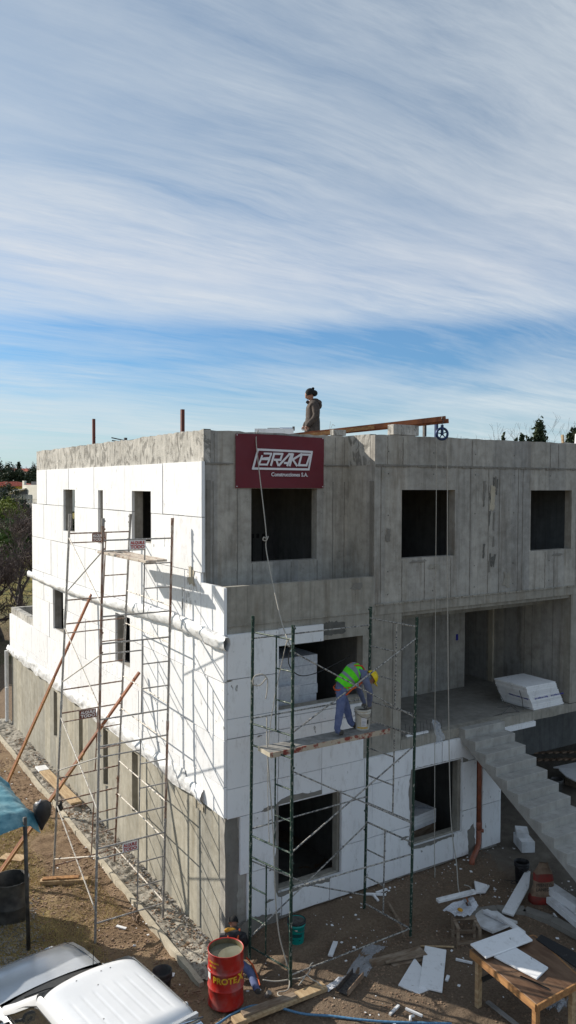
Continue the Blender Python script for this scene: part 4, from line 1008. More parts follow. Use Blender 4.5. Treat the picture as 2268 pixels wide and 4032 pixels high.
rope('hoist_rope', 'pulley rope reaching the ground in a loose curl', [(4.97, -.42, 9.28), (4.98, -.44, 6.5), (5.0, -.5, 3.5), (4.98, -.62, 1.3), (4.93, -.85, .45), (4.76, -1.10, .03), (4.80, -1.24, .02), (4.98, -1.23, .02), (5.08, -1.08, .02), (5.02, -.98, .03)], .011)
kn = new('rope'); rope('tied_rope', 'pale rope from the roof down over the banner to the green scaffold', [(1.28, 1.0, 9.27), (1.18, .88, 9.25), (1.12, .80, 8.95), (.98, .2, 7.4), (.92, .06, 6.95), (.75, -.7, 5.9), (.62, -1.15, 5.58), (.57, -1.22, 5.50), (.63, -1.22, 5.45), (.60, -1.2, 5.6)], .010)
rope('rope_loop', 'small knotted loop on the pale rope in front of the upper window', [(.965, .13, 7.25), (.93, .12, 7.22), (.88, .1, 7.24), (.86, .09, 7.19), (.93, .1, 7.17), (.97, .12, 7.21), (1.0, .14, 7.25), (.96, .13, 7.19)], .010)
rope('hanging_rope', 'rope hanging inside the green scaffold from its top rail past the deck', [(.60, -1.18, 5.57), (.55, -1.15, 5.3), (.50, -1.0, 4.7), (.42, -.9, 3.9), (.40, -.88, 3.2), (.41, -.9, 2.3), (.42, -.92, 1.95), (.40, -.92, 2.02)], .007)
rope('hanging_rope', 'long rope falling from the scaffold deck to a curl on the ground', [(.28, -1.05, 4.25), (.24, -1.15, 3.6), (.26, -1.3, 2.4), (.28, -1.35, 1.3), (.33, -1.4, .6), (.42, -1.55, .05), (.30, -1.75, -.12), (.12, -1.72, -.14), (.10, -1.82, -.14), (.28, -1.93, -.10)], .011)
rope('hitched_rope', 'short looped rope hitched to a rung at the left of the green scaffold', [(.30, -1.02, 4.9), (.24, -.98, 4.97), (.12, -.9, 4.93), (.10, -.9, 4.80), (.2, -.95, 4.78), (.3, -1.02, 4.9), (.3, -1.03, 4.72), (.27, -1.03, 4.55)], .011)
rope('ground_rope', 'pale rope snaking on the ground below the green scaffold', [(.02, -1.38, -.08), (.2, -1.5, -.1), (.45, -1.62, -.08), (.62, -1.7, -.06), (.8, -1.62, -.06), (.9, -1.5, -.05), (.98, -1.46, -.05)], .012)
rope('ground_rope', 'knotted rope end lying across the sunlit pale plank', [(.40, -1.9, -.02), (.55, -1.82, 0), (.62, -1.80, .03), (.66, -1.92, .0), (.70, -2.02, .0), (.72, -2.1, -.03)], .011)
rope('blue_hose', 'blue hose running along the ground past the red drum', [(-2.0, -1.75, -.22), (-1.18, -1.80, -.22), (-.72, -1.72, -.20), (-.37, -1.76, -.17), (-.07, -2.01, -.16), (.17, -2.37, -.14), (.51, -2.66, -.13), (.83, -2.97, -.12), (1.22, -3.28, -.12), (2.0, -3.8, -.12)], .019, 'hose_blue', 'hose')
rope('electric_cable', 'thin black cable slung across the first floor window from the scaffold', [(.42, -1.6, 5.55), (.75, -1.0, 5.1), (1.3, -.5, 4.72), (2.0, -.1, 4.62), (3.0, .25, 4.75)], .009, 'black_print', 'cable')
tg = new('white_paint').box(-.05, .05, -.02, .02, -.02, .02).build('cable_plug'); tg.location = (.52, -1.5, 5.42); tg.rotation_euler = (0, R(40), R(20)); tag(tg, 'white plug on the black cable at the top of the green scaffold', 'plug')

# ------------------------------------------------------------------ drain pipe
dp = empty('drain_pipe', (6.37, -.05, 0), 0, 'orange brown drain pipe in the chase by the stair, bending out at the ground', 'drain pipe')
new('pipe_orange').tube([(0, 0, 2.66), (0, 0, .62)], .055, 12).build('pipe', dp, True)
new('pipe_orange').lathe([(.055, -.09), (.075, -.08), (.075, .06), (.062, .09)], (0, 0, .62), 14).build('collar', dp, True)
new('pipe_orange').tube([(0, 0, .6), (0, 0, .32), (-.02, -.02, .28)], .062, 12).tube([(0, 0, .5), (.09, -.06, .5)], .04, 10).build('branch', dp, True)
new('pipe_orange').tube([(-.01, -.01, .33), (-.06, -.05, .2), (-.22, -.14, .13), (-.42, -.25, .09), (-.50, -.30, .07), (-.53, -.33, -.04)], .06, 12).build('elbow', dp, True)

# ------------------------------------------------------------------ drum, pails, barrels
def gp(x, y, dz=0): return (x, y, GZ(x, y)+dz)
dr = empty('steel_drum', (-.665, -1.36, -.215), R(0), 'open red steel drum of water with yellow lettering beside the building corner', 'drum')
pf = [(0, 0), (.285, 0), (.295, .01), (.295, .03), (.286, .04), (.286, .29), (.296, .30), (.299, .31), (.296, .32), (.286, .33), (.286, .57), (.296, .58), (.299, .59), (.296, .60), (.286, .61)]
for q in range(4): pf += [(.286, .66+q*.028), (.290, .674+q*.028)]
pf += [(.286, .86), (.292, .875), (.297, .885), (.294, .895), (.284, .893), (.279, .88)]
new('drum_red').lathe(pf, (0, 0, 0), 48).build('shell', dr, True)
new('drum_inside').lathe([(.279, .88), (.277, .70), (.277, .3), (0, .3)], (0, 0, 0), 48).build('lining', dr, True)
new('water').lathe([(.276, .80), (0, .80)], (0, 0, 0), 40).build('water', dr, True)
def wrap(me, R_, phi0, zc_, up=1):
    for v in me.vertices:
        a = phi0+v.co.x/R_; rr = R_+.003+max(0, v.co.z)
        v.co = Vector((rr*math.cos(a), rr*math.sin(a), zc_+v.co.y*up))
    return me
camdir = math.atan2(-12.67+1.46, -6.54+.72)
inst(wrap(text_mesh('PROTE', .135, .0005, 'yellow_paint', 'LEFT', bold=.005), .287, camdir-.78, .455), 'lettering', dr)
inst(wrap(text_mesh('X', .22, .0005, 'yellow_paint', 'LEFT', bold=.007), .287, camdir+.70, .435), 'lettering', dr)
inst(wrap(text_mesh('udes.com', .055, .0005, 'yellow_paint', 'LEFT', bold=.001), .291, camdir-1.12, .76), 'lettering', dr)
inst(wrap(text_mesh('800 540', .045, .0005, 'yellow_paint', 'LEFT', bold=.001), .292, camdir-1.05, .69), 'lettering', dr)
mb = new('white_paint')
for q in range(6):
    a = camdir-1.32+q*.052; b2 = a+.052
    mb.add([(.291*math.cos(a), .291*math.sin(a), .47), (.291*math.cos(b2), .291*math.sin(b2), .47), (.291*math.cos(b2), .291*math.sin(b2), .62), (.291*math.cos(a), .291*math.sin(a), .62)], [(0, 1, 2, 3)])
mb.build('sticker', dr)
def pail(name, label, loc, r0, r1, h, mat, content=None, rimmat=None, level=.9, cat='bucket', tilt=None, handle=True, labelbits=None):
    e = empty(name, loc, 0, label, cat)
    if tilt: e.rotation_euler = tilt
    new(mat).lathe([(0, 0), (r0*.98, 0), (r0, .01), (r0+(r1-r0)*.8, h*.78), (r0+(r1-r0)*.8+.012, h*.80), (r0+(r1-r0)*.85+.012, h*.83), (r0+(r1-r0)*.85, h*.85), (r1, h*.90), (r1+.012, h*.91), (r1+.012, h*.95), (r1+.004, h*.96), (r1+.004, h), (r1-.006, h), (r1-.008, h*.8), (r0-.01, .02), (0, .02)], (0, 0, 0), 28).build('body', e, True)
    if rimmat: new(rimmat).lathe([(r1+.013, h*.90), (r1+.016, h*.91), (r1+.016, h*1.005), (r1-.008, h*1.008)], (0, 0, 0), 28).build('rim', e, True)
    if content:
        mb = new(content); n = 20; mb.v.append((0, 0, h*level+.02))
        for i in range(1, 5):
            for j in range(n):
                a = 2*math.pi*j/n; rr = (r1-.009)*i/4; mb.v.append((rr*math.cos(a), rr*math.sin(a), h*level+.03*fbm(rr*14*math.cos(a), rr*14*math.sin(a), 1)*(i < 4)))
        for j in range(n): mb.face((0, 1+j, 1+(j+1) % n))
        for i in range(3):
            for j in range(n): mb.face((1+i*n+j, 1+(i+1)*n+j, 1+(i+1)*n+(j+1) % n, 1+i*n+(j+1) % n))
        mb.build('contents', e, True)
    if handle:
        pts = [( (r1+.015)*math.cos(a), (r1+.015)*math.sin(a)*.25-.0, h*.88-(r1*.95)*abs(math.sin(a))*.9) for a in [math.pi*q/10 for q in range(11)]]
        pts = [(-p[1]*0+p[0], -(r1+.02)*math.sin(math.pi*i/10), h*.88-.10*math.sin(math.pi*i/10)) for i, p in enumerate(pts)]
        new('dark_steel').tube(pts, .004, 5).build('handle', e)
    for lb in (labelbits or []):
        m_, z0, z1, a0, a1 = lb; mb = new(m_); n = 10
        for i in range(n):
            a, b2 = a0+(a1-a0)*i/n, a0+(a1-a0)*(i+1)/n
            def rr(z): return r0+(r1-r0)*z/h*1.02+.0035
            mb.add([(rr(z0)*math.cos(a), rr(z0)*math.sin(a), z0), (rr(z0)*math.cos(b2), rr(z0)*math.sin(b2), z0), (rr(z1)*math.cos(b2), rr(z1)*math.sin(b2), z1), (rr(z1)*math.cos(a), rr(z1)*math.sin(a), z1)], [(0, 1, 2, 3)])
        mb.build('printed_band', e)
    return e
cdr = math.radians(-122)
t1 = pail('teal_bucket', 'turquoise bucket of grey mortar standing on the ground under the low window', gp(1.06, -.80), .135, .155, .40, 'teal_plastic', 'wet_mortar', 'black_plastic', .97, labelbits=[('teal_dark', .14, .20, cdr-.7, cdr+.7), ('teal_dark', .08, .095, cdr-.55, cdr-.3), ('teal_dark', .08, .095, cdr+.3, cdr+.55), ('scaffold_pale', .26, .285, cdr-.18, cdr+.1)])
t2 = pail('mortar_bucket', 'dirty white bucket of mortar on the scaffold deck beside the bending man', (2.255, -1.15, 3.752), .125, .145, .38, 'pail_white', 'wet_mortar', None, .86, labelbits=[('yellow_paint', .04, .062, cdr-.9, cdr+.7), ('banner_white', .08, .24, cdr-.25, cdr+.45), ('black_print', .12, .20, cdr+.55, cdr+.8)])
mb = new('reflective_grey')
for q in range(5): 
    me_ = None
    a0 = cdr-.15; n_ = 6
    for i in range(n_):
        a, b2 = a0+.5*i/n_, a0+.5*(i+1)/n_; z = .10+q*.025
        mb.add([(.139*math.cos(a), .139*math.sin(a), z), (.139*math.cos(b2), .139*math.sin(b2), z), (.140*math.cos(b2), .140*math.sin(b2), z+.008), (.140*math.cos(a), .140*math.sin(a), z+.008)], [(0, 1, 2, 3)])
mb.build('printed_lines', t2)
pail('black_bucket', 'black bucket spattered with mortar standing near the stair', gp(6.33, -1.33), .125, .15, .45, 'black_plastic', None, None)
rope('power_cord', 'thin black looped cord on the ground beside the black bucket', [(5.9, -1.25, .02), (6.0, -1.35, .02), (6.1, -1.45, .02), (6.05, -1.55, .02), (5.92, -1.42, .02), (6.05, -1.4, .03), (6.2, -1.48, .02)], .007, 'black_print', 'cord')
p1 = pail('black_pail', 'stack of old black pails on the soil beside the kerb', gp(-1.33, -.30), .13, .16, .30, 'black_metal', None, None, handle=False)
new('black_metal').lathe([(.135, .16), (.165, .30), (.172, .31), (.172, .37), (.166, .38), (.155, .37), (.135, .22), (0, .2)], (0, 0, 0), 26).build('inner_pail', p1, True)
bl = empty('iron_barrel', gp(-2.98, 3.45), 0, 'large open dark iron barrel standing on the grass by the tarpaulin post', 'barrel')
pf = [(0, 0), (.33, 0), (.335, .02), (.345, .30), (.352, .31), (.352, .33), (.345, .34), (.36, .80), (.366, .81), (.366, .82), (.35, .82), (.335, .3), (.33, .03), (0, .03)]
new('black_metal').lathe(pf, (0, 0, 0), 40).build('shell', bl, True)
new('stone_grey').box(-.02, .06, -.34, -.30, .62, .80).build('torn_patch', bl)

# ------------------------------------------------------------------ tarpaulin shelter
ts = empty('tarpaulin_shelter', (-3.2, 2.5, GZ(-3.2, 2.5)), 0, 'blue tarpaulin shelter on a steel post at the left edge', 'shelter')
lz = -GZ(-3.2, 2.5)
mb = new('tarp_blue'); nu, nv = 50, 40
P00, P10, P11, P01 = Vector((-7.6, .9, 2.05)), Vector((-3.12, 2.02, 2.12)), Vector((-2.9, 2.45, 2.28)), Vector((-3.3, 7.2, 2.55))
def tarp(u, w):
    # u: from the west to the corner, w: from the front hem to the back hem
    a = Vector((-7.6, 0.75, 2.45)).lerp(Vector((-2.72, 2.16, 2.12)), u); b2 = Vector((-7.8, 9.6, 2.5)).lerp(Vector((-2.95, 3.95, 2.34)), u)
    p = a.lerp(b2, w); ed = min(u, 1)
    p.z += -.10*math.sin(math.pi*w)*0.6+.05*fbm(u*9, w*7, 1)+.02*math.sin(u*30+w*8)*(1-w)
    if w < .12: p.z -= (.12-w)/.12*.20+.02*math.sin(u*40); p.y -= .03
    if u > .96: p.z -= (u-.96)/.04*.17+.02*math.sin(w*40)
    return p
for j in range(nv+1):
    for i in range(nu+1):
        p = tarp((i/nu)**.7, j/nv); mb.v.append((p.x+3.2, p.y-2.5, p.z+lz))
for j in range(nv):
    for i in range(nu): a = j*(nu+1)+i; mb.face((a, a+1, a+nu+2, a+nu+1))
mb.build('tarpaulin', ts, True)
new('black_metal').tube([(-3.02+3.2, 2.08-2.5, 2.10+lz), (-2.95+3.2, 2.16-2.5, 0)], .038, 10).build('post', ts, True)
for q, (xx, yy) in enumerate(((-7.3, 1.1), (-7.2, 8.4), (-3.3, 3.9))): new('black_metal').tube([(xx+3.2, yy-2.5, 2.4+lz), (xx+3.2, yy-2.5, 0)], .035, 8).build('post', ts, True)
mb = new('black_bag'); n = 16; prof_ = [(.02, .14), (.10, .13), (.16, .07), (.18, -.03), (.16, -.14), (.11, -.24), (.06, -.33), (.015, -.42)]
for k_, (r, z) in enumerate(prof_):
    for j in range(n):
        a = 2*math.pi*j/n; rr = r*(1+.18*math.sin(a*3+k_*.5)+.1*math.sin(a*7+k_)); mb.v.append((-2.66+3.2+rr*math.cos(a)*.9, 2.30-2.5+rr*math.sin(a)*.6, 2.12+lz+z))
for k_ in range(len(prof_)-1):
    for j in range(n): mb.face((k_*n+j, k_*n+(j+1) % n, (k_+1)*n+(j+1) % n, (k_+1)*n+j))
bb = empty('black_bag', (-2.66, 2.30, 1.65), 0, 'black plastic bag tied to the corner of the blue tarpaulin', 'bag')
mb.v = [(v[0]-3.2+2.66, v[1]+2.5-2.30, v[2]-lz-1.65) for v in mb.v]; mb.build('bag_skin', bb, True)
new('banner_white').tube([(-.12, -.04, .58), (-.06, -.05, .60), (-.02, -.05, .66)], .012, 6).build('tie', bb)
# ------------------------------------------------------------------ yard: sheets, boards, scraps
def sheet(name, label, pts, th, mat='polystyrene', cat='foam sheet', z=None, tilt=0, group=None, lift=0.0):
    """flat board from its corner points (x, y[, z])"""
    P_ = [Vector((p[0], p[1], (p[2] if len(p) > 2 else (z if z is not None else GZ(p[0], p[1])+.03+lift)))) for p in pts]
    c = sum(P_, Vector())/len(P_); n = len(P_)
    mb = new(mat); lo = [p-c for p in P_]; nrm = (lo[1]-lo[0]).cross(lo[2]-lo[0]).normalized()
    if nrm.z < 0: nrm = -nrm
    hi = [p+nrm*th for p in lo]
    fs = [tuple(range(n)), tuple(range(2*n-1, n-1, -1))]+[(i, n+i, n+(i+1) % n, (i+1) % n) for i in range(n)]
    mb.add(lo+hi, fs); o = mb.build(name); o.location = c; bevel(o, min(.006, th*.3), 1); return tag(o, label, cat, group)
sheet('foam_sheet', 'white foam sheet lying flat on the soil partly under the straighter one', [(2.62, -2.22), (2.40, -3.02), (2.02, -3.02), (1.88, -2.66)], .03, z=-.115)
sheet('foam_sheet', 'straight white foam sheet with dirty corner on top of another on the soil', [(2.98, -2.08, -.085), (3.23, -2.37, -.095), (2.36, -3.2, -.10), (2.12, -2.9, -.09)], .035)
tb = empty('work_table', (3.0, -4.38, GZ(3, -4.4)), 0, 'wooden work table with brown top holding cut foam at the lower right', 'table')
c0 = Vector((3.0, -4.38, GZ(3, -4.4))); TL, TN, TR, TB_ = Vector((2.60, -3.60, .73)), Vector((2.44, -5.06, .73)), Vector((3.48, -5.02, .73)), Vector((3.80, -3.84, .73))
TC = [TL, TN, TR, TB_]
def lerp4(u, w): return TN.lerp(TR, u).lerp(TL.lerp(TB_, u), w)
ud = (TR-TN).normalized(); vd = (TL-TN).normalized()
mb = new('table_top'); t4 = [lerp4(0, 0), lerp4(1, 0), lerp4(1, 1), lerp4(0, 1)]
mb.add([p-c0 for p in t4]+[p-c0+Vector((0, 0, .02)) for p in t4], [(3, 2, 1, 0), (4, 5, 6, 7), (0, 1, 5, 4), (1, 2, 6, 5), (2, 3, 7, 6), (3, 0, 4, 7)])
bevel(mb.build('tabletop', tb), .004, 1)
for a, b2 in ((t4[0], t4[1]), (t4[1], t4[2]), (t4[2], t4[3]), (t4[3], t4[0])):
    mid = (t4[0]+t4[2])/2; off = (mid-(a+b2)/2).normalized()*.014
    new('wood_orange').beam(a-c0-off+Vector((0, 0, -.035)), b2-c0-off+Vector((0, 0, -.035)), .028, .105).build('apron', tb)
for p, m_ in ((t4[3]+Vector((.07, -.1, 0)), 'wood_pale'), (t4[0]+Vector((.045, .045, 0)), 'wood_orange'), (t4[1]+Vector((-.1, .08, 0)), 'wood_pale'), (t4[2]+Vector((-.1, -.1, 0)), 'wood_pale')):
    new(m_).box(p.x-c0.x-.045, p.x-c0.x+.045, p.y-c0.y-.035, p.y-c0.y+.035, -.05, .642-c0.z).build('leg', tb)
new('black_print').beam(t4[3]-c0+Vector((.1, -.15, -.42)), t4[2]-c0+Vector((-.2, -.15, -.2)), .03, .07).build('stretcher', tb)
sheet('foam_sheet', 'upper white foam sheet lying across the wooden table top', [(2.62, -3.56, .80), (2.56, -3.96, .80), (3.57, -4.01, .80), (3.66, -3.62, .80)], .032)
sheet('foam_sheet', 'lower white foam sheet lying lengthwise on the wooden table', [(2.74, -3.95, .762), (2.87, -4.70, .762), (3.24, -4.60, .762), (3.22, -3.95, .762)], .032)
rl = new('chrome').beam((-.1, .16, 0), (.02, -.28, 0), .04, .008).build('metal_ruler'); rl.location = (2.83, -4.66, .762); tag(rl, 'thin metal saw blade lying on the table beside the foam', 'saw')
plank('timber_beam', 'reddish timber beam lying behind the table beyond the foam', (3.72, -3.55, .68), (4.35, -3.2, .02), .09, .05, 'wood_orange')
sheet('black_tray', 'dark tray full of foam crumbs behind the table', [(3.72, -3.95, .74), (3.9, -3.9, .74), (4.0, -4.95, .74), (3.62, -5.0, .74)], .03, 'black_plastic', 'tray')
plank('long_offcut', 'thin white foam strip leaning over the table edge on the soil', (4.92, -1.88, -.07), (3.9, -3.5, .60), .12, .04, 'polystyrene', 'foam strip')
sheet('foam_sheet', 'dirty warped foam sheet with brown smears lying behind the table', [(4.50, -1.83, -.07), (4.72, -1.78, -.06), (4.86, -2.55, .02), (4.2, -2.55, .02), (4.22, -2.07, -.06)], .05, 'polystyrene_dirty')
plank('foam_offcut', 'curled dirty foam offcut lying on the warped sheet', (4.62, -1.95, .05), (4.60, -2.55, .12), .12, .06, 'polystyrene_dirty', 'foam offcut')
sheet('foam_sheet', 'long pointed foam offcut propped up beside the cement sack', [(4.97, -2.05, -.05), (5.06, -2.26, -.05), (5.95, -1.86, .10), (6.40, -1.50, .14), (6.38, -1.40, .14)], .045)
sheet('foam_sheet', 'small broken foam piece on the soil below the rope curl', [(5.30, -.98), (5.50, -1.22), (5.24, -1.36), (5.08, -1.25)], .05)
plank('foam_beam', 'upper white foam beam lying on the ground below the stairs', (6.25, -1.98, .16), (6.05, -3.0, .18), .22, .16, 'polystyrene_dirty', 'foam beam')
plank('foam_beam', 'lower white foam beam lying below the stairs at the right edge', (6.05, -2.28, .03), (5.75, -3.3, .04), .14, .12, 'polystyrene_dirty', 'foam beam')
plank('foam_beam', 'middle white foam beam wedged between two others below the stairs', (6.3, -2.1, .05), (5.95, -3.2, .06), .14, .12, 'polystyrene', 'foam beam')
b1 = new('polystyrene_dirty').box(-.27, .27, -.15, .15, 0, .24).build('foam_block'); b1.location = (7.45, -.40, .0); b1.rotation_euler.z = R(62); tag(b1, 'long pale foam block on the ground beside the stair side', 'foam block')
b2_ = new('polystyrene_dirty').box(-.19, .17, -.14, .13, 0, .12).build('foam_block'); b2_.location = (7.50, -.28, .242); b2_.rotation_euler.z = R(48); tag(b2_, 'smaller dirty foam block topping the long one beside the stair', 'foam block')
# boards and scraps under the scaffold
plank('scaffold_board', 'short brown timber under the near right leg of the green scaffold', (1.83, -1.98, -.07), (2.82, -2.16, -.05), .11, .10, 'wood_dirty')
plank('old_board', 'grey weathered board lying behind the foam sheets, upper one', (2.08, -2.04, -.06), (2.85, -2.24, -.06), .18, .035, 'wood_dirty')
plank('old_board', 'dark board lying below the weathered one behind the foam sheets', (2.16, -2.14, -.11), (2.75, -2.30, -.11), .12, .03, 'wood_dirty')
rd_ = new('wood_pale').tube([(0, 0, 0), (.28, -.18, 0), (.50, -.33, 0)], .018, 7).build('broken_handle'); rd_.location = (2.95, -2.0, -.10); tag(rd_, 'round wooden stick lying beyond the foam sheets', 'stick')
rd_ = new('wood_dirty').tube([(0, 0, .0), (-.1, -.3, -.03), (-.22, -.6, -.03), (-.42, -.98, -.08)], .024, 7).build('broken_handle'); rd_.location = (3.20, -.77, .08); tag(rd_, 'long wooden handle leaning near the right legs of the green scaffold', 'stick')
plank('timber_beam', 'brown timber block under the near left leg of the green scaffold', (-.68, -1.95, -.12), (.26, -2.02, -.09), .13, .11, 'wood_dirty')
plank('timber_beam', 'sunlit pale plank lying beyond the brown timber by the blue hose', (-.84, -1.96, -.15), (.82, -2.05, -.09), .20, .07, 'wood_pale')
def cloth(name, label, pts2, mat, cat, amp=.03, nu=14, nv=14, lift=.02, seed=0, th=0):
    A_, B_, C_, D_ = [Vector((p[0], p[1], p[2] if len(p) > 2 else GZ(p[0], p[1])+lift)) for p in pts2]; c = (A_+B_+C_+D_)/4
    mb = new(mat)
    for j in range(nv+1):
        for i in range(nu+1):
            u, w = i/nu, j/nv; p = A_.lerp(B_, u).lerp(D_.lerp(C_, u), w)-c
            p.z += amp*(fbm(u*3+seed, w*3, 1)+.5*fbm(u*8, w*8+seed, 1)); p.x += amp*.5*fbm(w*5+seed, u*2, 1); p.y += amp*.5*fbm(u*5, seed+w*4, 1); mb.v.append(tuple(p))
    for j in range(nv):
        for i in range(nu): a = j*(nu+1)+i; mb.face((a, a+1, a+nu+2, a+nu+1))
    o = mb.build(name, None, True); o.location = c; return tag(o, label, cat)
cloth('mesh_sheet', 'grey glass fibre mesh piece lying on the soil by the steel channel', [(1.34, -1.94), (1.58, -2.2), (2.40, -1.68), (2.13, -1.46)], 'mesh_grey', 'mesh sheet', .03)
cloth('mesh_sheet', 'narrow pale mesh strip by the sunlit pale plank', [(.78, -2.20), (.86, -2.02), (1.30, -1.96), (1.30, -2.06)], 'mesh_pale', 'mesh sheet', .03, seed=5)
ch = empty('steel_channel', (1.22, -2.22, -.1), 0, 'rusty dark steel channel lying open on the soil', 'steel channel')
ax = Vector((.52, .26, 0)); 
new('dark_steel').beam((-.26, -.13, .015), (.26, .13, .015), .17, .012).build('web', ch)
new('stone_brown').beam(Vector((-.26, -.13, .05))+Vector((.045, -.09, 0)), Vector((.26, .13, .05))+Vector((.045, -.09, 0)), .012, .10).build('flange', ch)
new('dark_steel').beam(Vector((-.26, -.13, .05))-Vector((.045, -.09, 0)), Vector((.26, .13, .05))-Vector((.045, -.09, 0)), .012, .10).build('flange', ch)
ch.location.z = GZ(1.22, -2.22)+.03
stl = empty('wooden_stool', (3.78, -2.30, GZ(3.78, -2.3)), R(-28), 'low dirty wooden stool holding mesh offcuts on the soil', 'stool')
for xx in (-.2, .2):
    for yy in (-.17, .17): new('wood_dirty').box(xx-.025, xx+.025, yy-.025, yy+.025, 0, .34).build('leg', stl)
for yy in (-.17, .17): new('wood_dirty').box(-.2, .2, yy-.03, yy-.024, .08, .15).build('stretcher', stl)
for xx in (-.19, .19): new('wood_dirty').box(xx-.03, xx+.03, -.2, .2, .345, .37).build('slat', stl)
new('wood_dirty').box(-.22, .22, .08, .2, .371, .39).build('slat', stl)
cloth('mesh_offcut', 'pale mesh offcut draped over the low wooden stool', [(3.58, -1.88, .34), (3.72, -2.30, .32), (4.32, -2.10, .32), (4.40, -1.80, .36)], 'mesh_pale', 'mesh offcut', .05, seed=9)
plank('mesh_roll', 'rolled white mesh edge lying across the stool', (3.64, -1.68, .40), (4.44, -1.86, .44), .10, .06, 'white_sheet', 'mesh roll')
tr_ = empty('trowel', (4.05, -2.05, .42), R(60), 'steel trowel lying on the mesh offcut on the stool', 'trowel')
new('chrome').box(-.12, .12, -.05, .05, 0, .004).build('blade', tr_); new('wood_red').tube([(-.05, 0, .05), (.07, 0, .05)], .014, 8).tube([(0, 0, 0), (0, 0, .05)], .006, 6).build('handle', tr_)
yc = new('hood_yellow').ell((0, 0, 0), (.045, .06, .03), 10, 6).build('orange_peel', None, True); yc.location = (3.80, -2.12, .385); tag(yc, 'small orange wrapper on the mesh offcut on the stool', 'wrapper')
pb_ = cloth('plastic_bag', 'thin white plastic bag lying crumpled under the table edge', [(3.52, -4.25), (3.6, -4.55), (3.95, -4.4), (3.8, -4.1)], 'plastic_film', 'plastic bag', .12, seed=3, lift=.06)
pp = new('white_paint').tube([(0, 0, .03), (.05, .06, .04), (.12, .06, .03)], .022, 8).build('pipe_fitting', None, True); pp.location = (1.46, -3.46, GZ(1.46, -3.46)+.02); tag(pp, 'small white plastic pipe bend on the ground at the bottom', 'pipe fitting')
cp = new('stone_grey').tube([(0, 0, 0), (0, 0, .10)], .042, 14).build('concrete_plug'); cp.location = gp(-.03, -1.60); cp.rotation_euler = (R(30), R(15), 0); tag(cp, 'small round concrete core lying beside the crouching man', 'concrete core')
def strip(label, a, b2, w=.045, h=.03, mat='polystyrene'):
    A_, B_ = Vector((a[0], a[1], GZ(*a)+.03)), Vector((b2[0], b2[1], GZ(*b2)+.03)); c = (A_+B_)/2
    o = new(mat).beam(A_-c, B_-c, w, h).build('foam_offcut'); o.location = c; tag(o, label, 'foam strip')
strip('thin foam strip just inside the right legs of the green scaffold by the wall', (3.02, -.22), (3.40, -.46), .05)
strip('short foam strip crossing the thin one near the wall foot', (3.17, -.36), (3.13, -.55), .045)
strip('foam strip nearest the wall foot right of the green scaffold', (3.28, -.30), (3.55, -.30), .05)
strip('foam strip with dark flecks on the bare soil under the green scaffold', (1.72, -1.09), (1.38, -1.41), .085, .03, 'polystyrene')
strip('slim white stick beside another at the sunlit soil edge', (1.61, -3.17), (1.72, -3.44), .035)
strip('slim pale stick at the very edge of the sunlit soil', (1.31, -3.14), (1.56, -3.06), .04, .03, 'polystyrene_dirty')
strip('white stick sticking out below the left table corner', (3.22, -2.62), (3.40, -2.84), .04)
strip('thin pale stick on the ground between table and cement sack', (5.86, -2.55), (5.62, -3.0), .03)
strip('short foam chip beside the straight foam sheet', (2.66, -2.98), (2.76, -2.92), .05, .03, 'polystyrene_dirty')
strip('flat crumpled cardboard strip on the ground under the table', (2.85, -3.72), (2.86, -4.35), .08, .02, 'stone_grey')
strip('small foam scrap on the soil just outside the kerb near the corner', (-1.05, .12), (-.95, .05), .10, .015)
strip('white scrap on the soil beside the grey scaffold frame foot', (-1.33, 1.95), (-1.2, 1.78), .06, .02)
ws = cloth('paper_scrap', 'crumpled pale paper bag beside the kerb under the grey scaffold', [(-.95, 2.2), (-.95, 1.9), (-.72, 2.25), (-.75, 2.55)], 'sack_paper', 'paper', .06, seed=12, lift=.04)
MATS['sack_paper']
# cement sack
sk = empty('cement_sack', gp(6.08, -2.10), R(-30), 'opened paper cement sack with red bands standing by the stair', 'sack')
def sackring(z, rx, ry, k): return [(rx*math.copysign(abs(math.cos(a))**.7, math.cos(a))*(1+.05*math.sin(a*5+k)), ry*math.copysign(abs(math.sin(a))**.7, math.sin(a))*(1+.05*math.cos(a*4+k)), z+.01*math.sin(a*3+k)) for a in [2*math.pi*j/24 for j in range(24)]]
prof_ = [(.0, .27, .13), (.08, .29, .15), (.16, .25, .13), (.34, .20, .12), (.46, .20, .12), (.57, .19, .10), (.60, .185, .085), (.68, .13, .055), (.80, .085, .02)]
def ringset(i0, i1, mat, name, s_=1.0):
    mb = new(mat); 
    for k_ in range(i0, i1+1): z, rx, ry = prof_[k_]; mb.v += sackring(z, rx*s_, ry*s_, k_)
    for k_ in range(i1-i0):
        for j in range(24): mb.face((k_*24+j, k_*24+(j+1) % 24, (k_+1)*24+(j+1) % 24, (k_+1)*24+j))
    mb.build(name, sk, True)
ringset(0, 2, 'sack_red', 'lower_band'); ringset(2, 4, 'sack_paper', 'paper_body'); ringset(4, 6, 'sack_red', 'upper_band'); ringset(6, 8, 'sack_paper', 'torn_top')
for t_, z in (('MIENTO', .375), ('LANEDA', .285)):
    me = text_mesh(t_, .088, .0008, 'black_print', 'CENTER', bold=.0); inst(me, 'lettering', sk, (-.02, -.127 if z > .3 else -.131, z), (R(90), 0, 0))

